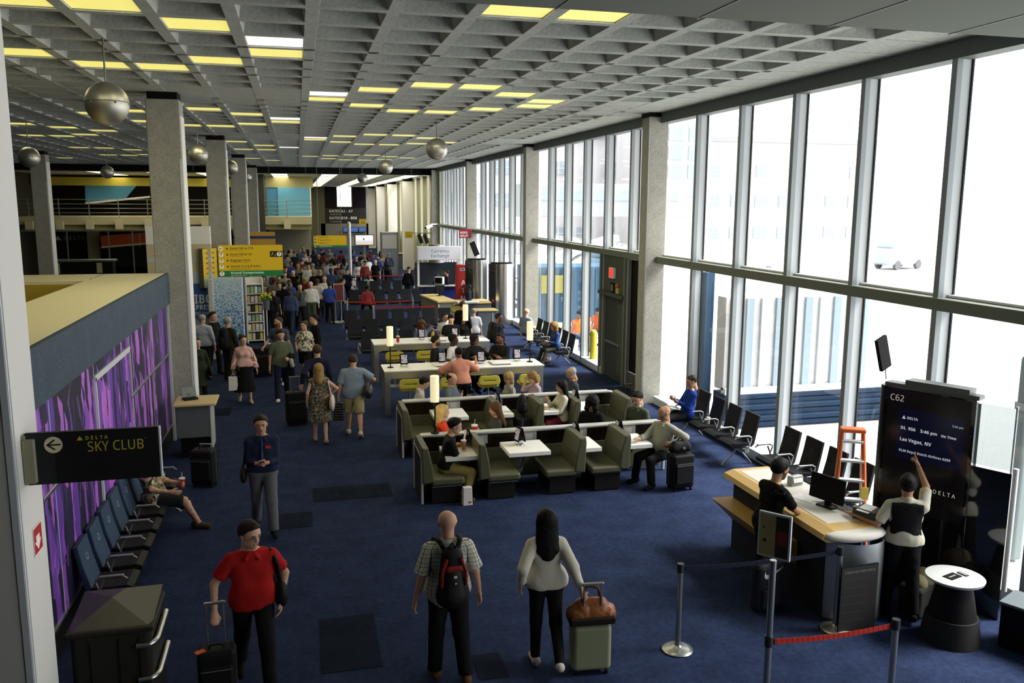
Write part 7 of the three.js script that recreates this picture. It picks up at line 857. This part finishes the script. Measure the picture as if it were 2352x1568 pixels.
// ---------- yellow direction signs ----------
function yellowSign(x0, x1, y0, y1, z, label, big) {
  const w = x1 - x0, h = y1 - y0, t = thing('direction_sign', label, 'sign', [(x0 + x1) / 2, (y0 + y1) / 2, z]); mesh('box', rb(w, h, 0.12, 0.01, 0, 0, -0.065), M([0.2, 0.17, 0.02], 0.5), t);
  printed('print', w, h, (g, W, H) => { g.fillStyle = '#d0ac12'; g.fillRect(0, 0, W, H); g.fillStyle = '#17703a'; g.fillRect(0, H * 0.815, W, H * 0.2);
    const rows = big ? ['Gates C65 to C70', 'Gates C60 & C61', 'Baggage Claim', 'Shuttle to A & B Gates'] : ['Gates C60 & C61', 'Shuttle to A & B Gates', 'Baggage Claim'], sub = big ? ['Puertas C65 a C70', 'Puertas C60 y C61', 'Reclamación de Equipaje', 'Shuttle departs at Gate C69'] : ['Puertas C60 y C61', 'Autobús para A y B', 'Equipaje'], n = rows.length;
    rows.forEach((s, i) => { const y = H * (0.07 + i * 0.76 / n) + H * 0.03; g.fillStyle = '#ece6d2'; g.beginPath(); g.arc(W * 0.045, y + 8, H * 0.07, 0, 7); g.fill(); g.strokeStyle = '#1a1508'; g.lineWidth = 7; g.beginPath(); if (i || !big) { g.moveTo(W * 0.045, y + 32); g.lineTo(W * 0.045, y - 16); g.moveTo(W * 0.03, y); g.lineTo(W * 0.045, y - 18); g.lineTo(W * 0.06, y); } else { g.moveTo(W * 0.07, y + 8); g.lineTo(W * 0.025, y + 8); g.moveTo(W * 0.04, y - 8); g.lineTo(W * 0.025, y + 8); g.lineTo(W * 0.04, y + 24); } g.stroke();
      g.fillStyle = '#2a2008'; g.fillRect(W * 0.125, y - 2, W * 0.028, H * 0.03); g.fillRect(W * 0.135, y - 10, W * 0.01, H * 0.07); txt(g, s, W * 0.18, y + 2, H * 0.088, '#241c06', { weight: 'bold', max: W * 0.6 }); txt(g, sub[i], W * 0.18, y + H * 0.068, H * 0.05, '#4a3c10', { max: W * 0.5 }); });
    if (big) { txt(g, 'Autobús para A y B Puertas Parte a las Puerta C69', W * 0.18, H * 0.775, H * 0.042, '#4a3c10', { max: W * 0.64 }); g.fillStyle = '#151208'; g.fillRect(W * 0.8, H * 0.2, W * 0.19, H * 0.19); g.fillStyle = '#ece6d2'; g.beginPath(); g.arc(W * 0.945, H * 0.295, H * 0.075, 0, 7); g.fill(); g.strokeStyle = '#1a1508'; g.beginPath(); g.moveTo(W * 0.945, H * 0.35); g.lineTo(W * 0.945, H * 0.24); g.moveTo(W * 0.93, H * 0.27); g.lineTo(W * 0.945, H * 0.24); g.lineTo(W * 0.96, H * 0.27); g.stroke(); g.strokeStyle = '#c9c04a'; g.beginPath(); g.moveTo(W * 0.825, H * 0.36); g.lineTo(W * 0.84, H * 0.25); g.lineTo(W * 0.86, H * 0.3); g.moveTo(W * 0.87, H * 0.36); g.lineTo(W * 0.9, H * 0.3); g.stroke(); }
    g.fillStyle = '#ece6d2'; g.beginPath(); g.arc(W * 0.045, H * 0.91, H * 0.075, 0, 7); g.fill(); g.strokeStyle = '#103a1e'; g.lineWidth = 7; g.beginPath(); g.moveTo(W * 0.045, H * 0.96); g.lineTo(W * 0.045, H * 0.86); g.moveTo(W * 0.03, H * 0.89); g.lineTo(W * 0.045, H * 0.86); g.lineTo(W * 0.06, H * 0.89); g.stroke(); txt(g, 'Ground Transportation', W * 0.18, H * 0.885, H * 0.092, '#dfe8dc', { weight: 'bold', max: W * 0.58 }); txt(g, 'Transporte por Tierra', W * 0.18, H * 0.96, H * 0.05, '#c5d6c4'); }, t, [0, 0, 0], null, { px: big ? 1024 : 512, glow: 0.12 });
  if (big) mesh('bracket', bx(0.5, 0.12, 0.6, -w * 0.42, 0, -0.36), aluDark, t); else mesh('hanger', [bar([-w * 0.35, h / 2, -0.06], [-w * 0.35, CEIL - (y0 + y1) / 2 - (z < ZEND ? 0.3 : 0), -0.06], 0.015), bar([w * 0.35, h / 2, -0.06], [w * 0.35, CEIL - (y0 + y1) / 2 - (z < ZEND ? 0.3 : 0), -0.06], 0.015)], aluDark, t); return t;
}
{ const z = -29.2, a = atZ(500, 563, z), b = atZ(651, 633, z); yellowSign(a.x, b.x, b.y, a.y, z, 'large yellow and green direction sign hanging before the third column', true);
  const z2 = -47, c = atZ(720, 541, z2), d = atZ(796, 568, z2); yellowSign(c.x, d.x, d.y, c.y, z2, 'smaller yellow direction sign hanging over the crowd', false);
  const e = thing('edge_on_sign', 'yellow projecting sign seen nearly edge on beside the third column', 'sign', [atZ(478, 615, -28.8).x, atZ(478, 615, -28.8).y, -28.8], 1.1); mesh('box', rb(0.8, 1.25, 0.16, 0.01, 0, 0, 0), M([0.10, 0.10, 0.06], 0.6), e); printed('print', 0.78, 1.23, (g, W, H) => { g.fillStyle = '#d0ac12'; g.fillRect(0, 0, W, H); for (let i = 0; i < 5; i++) { g.fillStyle = '#4a3c10'; g.fillRect(W * 0.2, H * (0.1 + i * 0.13), W * 0.6, 22); } g.fillStyle = '#bfd3c6'; g.fillRect(0, H * 0.75, W, H * 0.25); }, e, [0, 0, 0.082]); mesh('bracket', bx(1.15, 0.06, 0.06, 0.95, 0.5, -0.3, 0, 0.6), aluDark, e);
  // small yellow gate signs
  for (const [px, py, zz, w, h, l] of [[939, 539, -56, 0.5, 0.42, 'yellow gate sign on a far white column'], [833, 509, -96, 0.8, 0.6, 'yellow panel at the corner of the black end wall']]) { const p = atZ(px, py, zz), s = thing('gate_sign', l, 'sign', p); mesh('plate', bx(w, h, 0.05, 0, 0, 0), M([0.5, 0.38, 0.03], 0.6), s); printed('print', w * 0.98, h * 0.98, (g, W, H) => { g.fillStyle = '#d0ac12'; g.fillRect(0, 0, W, H); txt(g, 'Gate', W * 0.2, H * 0.25, H * 0.2, '#241c06'); txt(g, px > 900 ? 'C61' : 'C60', W * 0.5, H * 0.68, H * 0.4, '#241c06', { weight: 'bold', align: 'center' }); }, s, [0, 0, 0.03], null, { px: 128 }); if (zz > -60) mesh('arm', bx(1.4, 0.05, 0.05, 0.85, 0.1, -0.02), aluDark, s); else mesh('arm', bx(0.06, 0.06, 4.6, 0, 0, -2.32), aluDark, s); }
}
// ---------- food shop between the columns ----------
{ const s = structure('wall_shop_front'), zS = -28.6, cream = M([0.55, 0.47, 0.30], 0.8), paleBlue = M([0.45, 0.56, 0.62], 0.8), orange = M([0.50, 0.29, 0.06], 0.8);
  const X = (px) => atZ(px, 640, zS).x, Y = py => atZ(520, py, zS).y, xa = -4.6, xb = X(487);
  const band = (n, y0, y1, m) => mesh(n, boxUV(bx(xb - xa, y1 - y0, 0.3, (xa + xb) / 2, (y0 + y1) / 2, zS - 0.2)), m, s);
  band('upper_fascia', Y(560), Y(520), whiteMat); band('peach_band', Y(592), Y(560), cream); band('blue_band', Y(600), Y(592), paleBlue); band('cream_band', Y(624), Y(600), cream); band('tile_band', Y(648), Y(624), paleBlue); band('lower_wall', 0, Y(648), M([0.4, 0.5, 0.58], 0.8));
  { const o = structure('wall_shop_end'); mesh('orange_fascia', bx(1.9, 0.7, 0.3, -2.0, atZ(560, 550, -42.2).y, -42.4), orange, o); mesh('blue_strip', bx(1.9, 0.12, 0.32, -2.0, atZ(560, 545, -42.2).y, -42.38), M([0.03, 0.05, 0.16], 0.7), o); mesh('end_wall', bx(1.9, atZ(560, 562, -42.2).y, 0.3, -2.0, atZ(560, 562, -42.2).y / 2, -42.4), M([0.4, 0.45, 0.48], 0.8), o); }
  const sg = thing('shop_sign', 'blue shop sign with large white lettering behind the second column', 'sign', [(X(436) + X(487)) / 2 - 0.1, (Y(650) + Y(728)) / 2, zS + 0.02]), w = (X(487) - X(436)) + 0.25, h = Y(650) - Y(728); mesh('board', bx(w, h, 0.06, 0, 0, -0.03), M([0.04, 0.12, 0.35], 0.6), sg);
  printed('lettering', w, h, (g, W, H) => { g.fillStyle = '#2c55a6'; g.fillRect(0, 0, W, H); txt(g, 'CIBO', W * 0.98, H * 0.45, H * 0.36, '#dfe6f0', { weight: 'bold', align: 'right', max: W * 0.85 }); txt(g, 'EXPRESS', W * 0.98, H * 0.69, H * 0.2, '#dfe6f0', { weight: 'bold', align: 'right', max: W * 0.85 }); txt(g, 'GOURMET MARKETS', W * 0.98, H * 0.87, H * 0.12, '#dfe6f0', { align: 'right', max: W * 0.85 }); }, sg, [0, 0, 0.002]);
  // mosaic pier, small glass tiles
  const mo = thing('mosaic_pier', 'shop pier covered in white to deep blue mosaic', 'pier', [(X(487) + X(553)) / 2 + 0.06, 0, zS + 0.62]), mw = X(553) - X(487), mh = Y(636); const tex = canvasTex(256, 512, (g, W, H) => { g.fillStyle = '#6f93b8'; g.fillRect(0, 0, W, H); for (let y = 0; y < H; y += 8) for (let x = 0; x < W; x += 8) { const t = y / H, q = rnd(); const c = q < 1 - t * 1.1 ? [205, 222, 232] : q < 1.3 - t ? [110, 160, 205] : [38, 74, 150]; g.fillStyle = `rgb(${c.map(v => v * (0.85 + rnd() * 0.25) | 0)})`; g.fillRect(x, y, 7, 7); } });
  mesh('core', rb(mw, mh, 0.6, 0.01, 0, mh / 2, -0.32), M([0.4, 0.48, 0.55], 0.7), mo); mesh('mosaic_face', pl(mw, mh, 0, mh / 2, -0.012), new THREE.MeshStandardMaterial({ map: tex, roughness: 0.4 }), mo); mesh('plinth', bx(mw + 0.04, 0.12, 0.64, 0, 0.06, -0.32), M([0.03, 0.06, 0.16], 0.6), mo); mesh('corner_post', rb(0.16, mh, 0.14, 0.03, -mw / 2 - 0.06, mh / 2, 0), M([0.5, 0.5, 0.46], 0.5), mo);
  const sh = thing('goods_shelf', 'tall shop shelf filled with bright packets beside the mosaic pier', 'shelf', [X(572), 0, -31.2], 0.15); mesh('frame', [bx(0.04, 2.3, 0.4, -0.28, 1.15, 0), bx(0.04, 2.3, 0.4, 0.28, 1.15, 0), bx(0.56, 2.3, 0.03, 0, 1.15, -0.2)], whiteMat, sh); for (let i = 0; i < 7; i++) mesh('shelf_board', bx(0.56, 0.03, 0.4, 0, 0.1 + i * 0.33, 0), whiteMat, sh);
  const pc = ['#d0c860', '#d8d4c8', '#8aa890', '#c9c2b0', '#e2ddd0', '#9aae72', '#3a3a3a', '#c8b078', '#c8d8d0']; for (let i = 0; i < 6; i++) for (let k = 0; k < 4; k++) { const p = thing('snack_packet', `packet on ${['the lowest board', 'the second board', 'the third board', 'the fourth board', 'the fifth board', 'the top board'][i]} of the shop shelf`, 'packet', [X(572) + (-0.195 + k * 0.13) * Math.cos(0.15), 0.116 + i * 0.33, -31.2 + 0.08 - (-0.195 + k * 0.13) * Math.sin(0.15)], 0.15, 'packets on the shop shelf'); mesh('wrapper', rb(0.11, 0.2 + rnd() * 0.06, 0.2, 0.03, 0, 0.12, 0), M(pc[(i * 4 + k * 3) % 9], 0.5), p); }
  const fl = thing('flower_bunch', 'yellow and green flowers displayed on the shop shelf side', 'flowers', [X(572) + 0.42, 0, -30.75]); mesh('bucket', cy(0.12, 0.1, 0.35, 0, 0.175 + 1.2, 0, 14), M([0.1, 0.12, 0.1], 0.6), fl); mesh('stand', cy(0.02, 0.02, 1.2, 0, 0.6, 0, 8), alu, fl); mesh('foot', cy(0.13, 0.13, 0.02, 0, 0.01, 0, 14), alu, fl); mesh('blossoms', Array.from({ length: 22 }, () => sp(0.045, rr(-0.16, 0.16), 1.62 + rr(0, 0.16), rr(-0.14, 0.14), 6)), M([0.5, 0.46, 0.05], 0.7), fl); mesh('leaves', Array.from({ length: 12 }, () => sp(0.05, rr(-0.16, 0.16), 1.56 + rr(0, 0.1), rr(-0.14, 0.14), 6)), M([0.08, 0.16, 0.03], 0.7), fl);
}
// ---------- belts, stand and desks farther back ----------
const far = [[1.84, -34.75], [4.49, -34.7], [2.72, -32.75], [5.23, -32.7]], paleSteel = M([0.55, 0.56, 0.55], 0.35, { metalness: 0.6 });
far.forEach((p, i) => stanchion(p, ['belt post at the left end of the rear red belt', 'belt post at the right end of the rear red belt', 'belt post at the left end of the forward red belt', 'belt post beside the second gate desk'][i], { m: paleSteel, hm: paleSteel }));
belt(far[0], far[1], redBelt, 'rear red belt across the middle of the hall'); belt(far[2], far[3], redBelt, 'forward red belt across the middle of the hall');
const f2 = [[3.0, -47.5], [5.6, -47.3], [8.0, -47.0]]; f2.forEach((p, i) => stanchion(p, ['belt post beyond the farthest seat row', 'belt post behind the exchange customer', 'belt post near the exchange window'][i], { m: paleSteel, hm: paleSteel })); belt(f2[0], f2[1], redBelt, 'far red belt beyond the seat rows'); belt(f2[1], f2[2], redBelt, 'far red belt behind the exchange desk');
{ const p = at(778, 740), t = thing('sign_stand', 'upright sign stand with a dark red poster on two steel poles', 'sign', [p.x, 0, p.z]); for (const x of [-0.12, 0.12]) mesh('pole', cy(0.02, 0.02, 1.5, x, 0.75, 0, 10), paleSteel, t); mesh('base', cy(0.3, 0.3, 0.025, 0, 0.0125, 0, 24), paleSteel, t); mesh('frame', rb(0.42, 0.72, 0.04, 0.01, 0.03, 1.25, 0.03), alu, t); printed('poster', 0.38, 0.68, (g, W, H) => { g.fillStyle = '#7a2c22'; g.fillRect(0, 0, W, H); g.fillStyle = '#4a1c16'; for (let i = 0; i < 5; i++) g.fillRect(W * 0.12, H * (0.15 + i * 0.15), W * 0.7, 30); }, t, [0.03, 1.25, 0.052]); }
{ const p = at(806, 690), t = thing('steel_pole', 'tall slim steel pole rising through the crowd', 'pole', [p.x, 0, p.z]); mesh('shaft', cy(0.09, 0.09, 3.9, 0, 1.95, 0, 16), paleSteel, t); mesh('collar', cy(0.16, 0.18, 0.06, 0, 0.03, 0, 16), paleSteel, t); mesh('ledge', bx(0.5, 0.03, 0.25, 0.05, 1.1, 0), whiteMat, t); mesh('cap', sp(0.09, 0, 3.9, 0, 12), paleSteel, t); }
{ const p = atZ(837, 551, -62), t = thing('wall_screen', 'bright screen showing a pale beach scene above the far crowd', 'screen', p); mesh('case', rb(1.35, 0.78, 0.1, 0.02, 0, 0, 0), black, t); printed('picture', 1.25, 0.68, (g, W, H) => { g.fillStyle = '#d9d6de'; g.fillRect(0, 0, W, H); g.fillStyle = '#b3c4d6'; g.fillRect(0, H * 0.55, W, H * 0.15); g.fillStyle = '#c9b9a8'; g.fillRect(0, H * 0.7, W, H * 0.3); g.fillStyle = '#5a4438'; g.fillRect(W * 0.42, H * 0.3, W * 0.08, H * 0.2); }, t, [0, 0, 0.055], null, { glow: 0.7 }); mesh('stand', bx(0.15, p.y - 0.35, 0.1, 0, -p.y / 2 - 0.18, -0.03), aluDark, t); }
{ const p = at(902, 640), t = thing('white_kiosk', 'tall pale kiosk with a white poster by the far columns', 'kiosk', [p.x, 0, -58]); mesh('body', rb(1.1, 3.0, 0.5, 0.03, 0, 1.5, 0), M([0.35, 0.4, 0.44], 0.5), t); mesh('poster', bx(0.95, 0.9, 0.02, 0, 2.35, 0.26), whiteMat, t); mesh('dark_border', [bx(0.06, 3.0, 0.52, -0.56, 1.5, 0), bx(0.06, 3.0, 0.52, 0.56, 1.5, 0)], aluDark, t); }
// second gate desk
{ const t = thing('gate_desk', 'second gate desk with wood tops before the steel screens', 'counter', [6.1, 0, -33.6], 0.12), wd = M([0.50, 0.38, 0.17], 0.5), gr = M([0.06, 0.07, 0.075], 0.6); mesh('left_body', boxUV(rb(0.7, 1.05, 2.6, 0.02, -0.6, 0.53, -0.6)), M([0.2, 0.2, 0.16], 0.6), t); mesh('left_top', rb(0.8, 0.09, 2.7, 0.03, -0.6, 1.1, -0.6), wd, t); mesh('right_body', boxUV(rb(1.5, 0.95, 0.6, 0.02, 0.5, 0.48, 0.4)), gr, t); mesh('right_top', mv(prism([[-0.8, 0], [0.8, 0], [0.7, 0.1], [-0.7, 0.1]], 0.75, 0.01), 0.45, 0.98, 0.35), wd, t); mesh('white_nose', rb(0.9, 0.1, 0.25, 0.04, 0.25, 1.05, 0.72), M([0.5, 0.52, 0.52], 0.5), t); mesh('oval_badge', mv(new THREE.CylinderGeometry(0.25, 0.25, 0.02, 20).scale(1, 1, 0.5), -0.2, 0.8, 0.72, PI / 2), M([0.35, 0.28, 0.05], 0.5), t);
  const c = thing('low_cabinet', 'low slate cabinet with a wood top beside the second gate desk', 'cabinet', [6.75, 0, -31.0]); mesh('body', rb(0.75, 0.95, 0.6, 0.02, 0, 0.48, 0), M([0.09, 0.11, 0.13], 0.6), c); mesh('top', rb(0.82, 0.05, 0.66, 0.015, 0, 0.98, 0), wd, c); mesh('door_edge', bx(0.02, 0.8, 0.02, 0.2, 0.48, 0.305), alu, c);
  const m = thing('desk_monitor', 'dark monitor on the second gate desk', 'monitor', [5.6, 1.15, -34.6], 0.6); mesh('case', rb(0.5, 0.34, 0.05, 0.01, 0, 0.26, 0), black, m); mesh('stand', [bx(0.06, 0.12, 0.05, 0, 0.06, -0.02), rb(0.22, 0.02, 0.16, 0.008, 0, 0.01, -0.02)], black, m); }
// two curved steel screens
for (const [x, z, w, h, l] of [[7.35, -35.6, 0.75, 2.55, 'left curved steel screen by the windows'], [8.02, -33.8, 0.85, 2.5, 'right curved steel screen by the windows']]) { const t = thing('steel_screen', l, 'screen', [x, 0, z], -0.15); mesh('curved_front', mv(new THREE.CylinderGeometry(w * 0.62, w * 0.62, h, 24, 1, false, -0.6, 1.75), 0.05, h / 2, -0.25), M([0.5, 0.5, 0.48], 0.25, { metalness: 0.95 }), t); mesh('dark_side', rb(0.34, h, 0.4, 0.02, -w * 0.42, h / 2, -0.02), M([0.012, 0.012, 0.013], 0.12, { clearcoat: 1 }), t); mesh('cap', bx(w * 1.0, 0.04, 0.5, 0, h + 0.02, -0.1), black, t); mesh('red_mark', bx(0.1, 0.12, 0.01, -w * 0.42, h * 0.4, 0.185), M([0.3, 0.02, 0.02], 0.4), t); }
{ const t = thing('screen_panel', 'small tilted black panel on a stem over the steel screens', 'display', [7.4, 2.59, -35.7], 0.2); mesh('panel', rb(0.24, 0.62, 0.06, 0.01, -0.12, 0.42, 0, 0, 0, 0.4), black, t); mesh('stem', bar([0, 0, 0], [-0.05, 0.2, 0], 0.012), alu, t); }
// cash machine
{ const t = thing('cash_machine', 'tall red cash machine sign with white letters', 'cash machine', [7.42, 0, -39.1], -0.1); mesh('pillar', mv(prism([[-0.36, 0], [0.3, 0], [0.34, 2.05], [-0.3, 2.1]], 0.5, 0.02), 0, 0, 0), M([0.42, 0.025, 0.012], 0.45), t); printed('lettering', 0.52, 1.9, (g, W, H) => { g.fillStyle = '#b3261a'; g.fillRect(0, 0, W, H); g.fillStyle = '#e2e0e6'; g.fillRect(W * 0.2, H * 0.04, W * 0.6, H * 0.06); g.fillStyle = '#27388c'; g.fillRect(W * 0.24, H * 0.053, W * 0.36, H * 0.034); ['A', 'T', 'M'].forEach((c, i) => txt(g, c, W * 0.5, H * (0.4 + i * 0.19), H * 0.17, '#ece4de', { weight: 'bold', align: 'center' })); }, t, [0.0, 1.08, 0.256], null, { px: 256 }); mesh('unit', rb(0.5, 1.3, 0.5, 0.04, 0.35, 0.65, 0.35), M([0.02, 0.025, 0.05], 0.4), t); }
// currency exchange
{ const z = -40.2, a = atZ(957, 566, z), b = atZ(1058, 596, z), t = thing('exchange_booth', 'currency exchange booth with a white header sign and blue counter', 'booth', [(a.x + b.x) / 2, 0, z]), w = b.x - a.x, y = (a.y + b.y) / 2, h = a.y - b.y; mesh('header', rb(w, h, 0.3, 0.02, 0, y, 0), whiteMat, t); printed('lettering', w * 0.96, h * 0.92, (g, W, H) => { g.fillStyle = '#e3e4ea'; g.fillRect(0, 0, W, H); txt(g, 'Currency', W * 0.52, H * 0.32, H * 0.36, '#2b4468', { align: 'center' }); txt(g, 'Exchange', W * 0.52, H * 0.7, H * 0.36, '#2b4468', { align: 'center' }); }, t, [0, y, 0.155]); for (const x of [-w / 2 + 0.06, w / 2 - 0.06]) mesh('post', rb(0.1, y, 0.1, 0.02, x, y / 2, 0), whiteMat, t); mesh('counter', boxUV(rb(w * 1.05, 1.0, 0.5, 0.02, 0.1, 0.5, 0.1)), M([0.015, 0.03, 0.16], 0.5), t); mesh('counter_top', rb(w * 1.1, 0.05, 0.65, 0.015, 0.1, 1.03, 0.1), M([0.3, 0.3, 0.28], 0.4), t); mesh('glass_front', pl(w * 0.5, 0.7, 0.4, 1.4, 0.05), glassMat, t); mesh('back_panel', bx(w, 2.0, 0.06, 0.2, 1.0, -2.2), M([0.04, 0.05, 0.06], 0.6), t); mesh('steel_drum', mv(new THREE.CylinderGeometry(0.4, 0.4, 0.9, 20), 0.2, 2.45, -2.0), brushed, t);
  const m = thing('exchange_monitor', 'old white monitor on the exchange counter', 'monitor', [(a.x + b.x) / 2 + 0.0, 1.06, z + 0.1], -0.5); mesh('case', rb(0.42, 0.36, 0.3, 0.03, 0, 0.22, 0), M([0.5, 0.5, 0.48], 0.5), m); mesh('screen', bx(0.34, 0.27, 0.01, 0, 0.23, 0.152), black, m); mesh('foot', cy(0.1, 0.12, 0.04, 0, 0.02, 0, 14), M([0.45, 0.45, 0.43], 0.5), m);
  const n = thing('help_sign', 'dark red square help sign on the window mullions', 'sign', [atZ(1068, 536, -41.5).x, atZ(1068, 536, -41.5).y, -41.5]); mesh('board', rb(0.62, 0.44, 0.04, 0.01, 0, 0, 0), M([0.25, 0.015, 0.03], 0.5), n); printed('lettering', 0.6, 0.42, (g, W, H) => { g.fillStyle = '#8c1a2c'; g.fillRect(0, 0, W, H); txt(g, 'NEED', W * 0.06, H * 0.4, H * 0.36, '#e9dfe0', { weight: 'bold', max: W * 0.85 }); txt(g, 'HELP?', W * 0.06, H * 0.78, H * 0.36, '#e9dfe0', { weight: 'bold', max: W * 0.9 }); }, n, [0, 0, 0.022], null, { px: 256 }); mesh('arm', bx(0.5, 0.05, 0.03, 0.45, 0, 0), aluDark, n);
  for (const [px, l] of [[965, 'left tilted black screen above the exchange sign'], [978, 'right tilted black screen above the exchange sign']]) { const q = atZ(px, 548, -44), d = thing('tilted_screen', l, 'display', [q.x, q.y, -44], 0.2); mesh('panel', rb(0.18, 0.5, 0.06, 0.01, 0, 0, 0, 0, 0, 0.35), black, d); mesh('stem', cy(0.02, 0.02, q.y - 0.2, 0.1, -q.y / 2 - 0.1, 0, 8), alu, d); }
  const cam = thing('security_camera', 'white security camera on an arm at the end of the windows', 'camera', [atZ(990, 519, -54).x - 0.35, atZ(990, 519, -54).y, -52.6], 0.5); mesh('housing', rb(0.5, 0.18, 0.18, 0.04, 0, 0, 0, 0, 0, 0.3), whiteMat, cam); mesh('arm', bx(0.5, 0.06, 0.06, 0.4, 0.15, 0), whiteMat, cam); mesh('lens', cy(0.06, 0.06, 0.05, -0.26, -0.08, 0, 12, 0, 0, PI / 2 + 0.3), black, cam); }
// far check-in desk
{ const p = at(915, 612), t = thing('far_desk', 'pale topped far desk with staff behind it', 'desk', [p.x, 0, p.z]); mesh('body', bx(1.8, 1.0, 0.6, 0, 0.5, 0), M([0.12, 0.13, 0.13], 0.6), t); mesh('top', rb(2.0, 0.06, 0.8, 0.02, 0, 1.03, 0), M([0.55, 0.5, 0.4], 0.5), t); mesh('kick', bx(1.7, 0.1, 0.5, 0, 0.05, -0.02), black, t); }
scene.traverse(o => { if (o.isMesh) o.castShadow = o.receiveShadow = true; });
renderer.render(scene, camera);
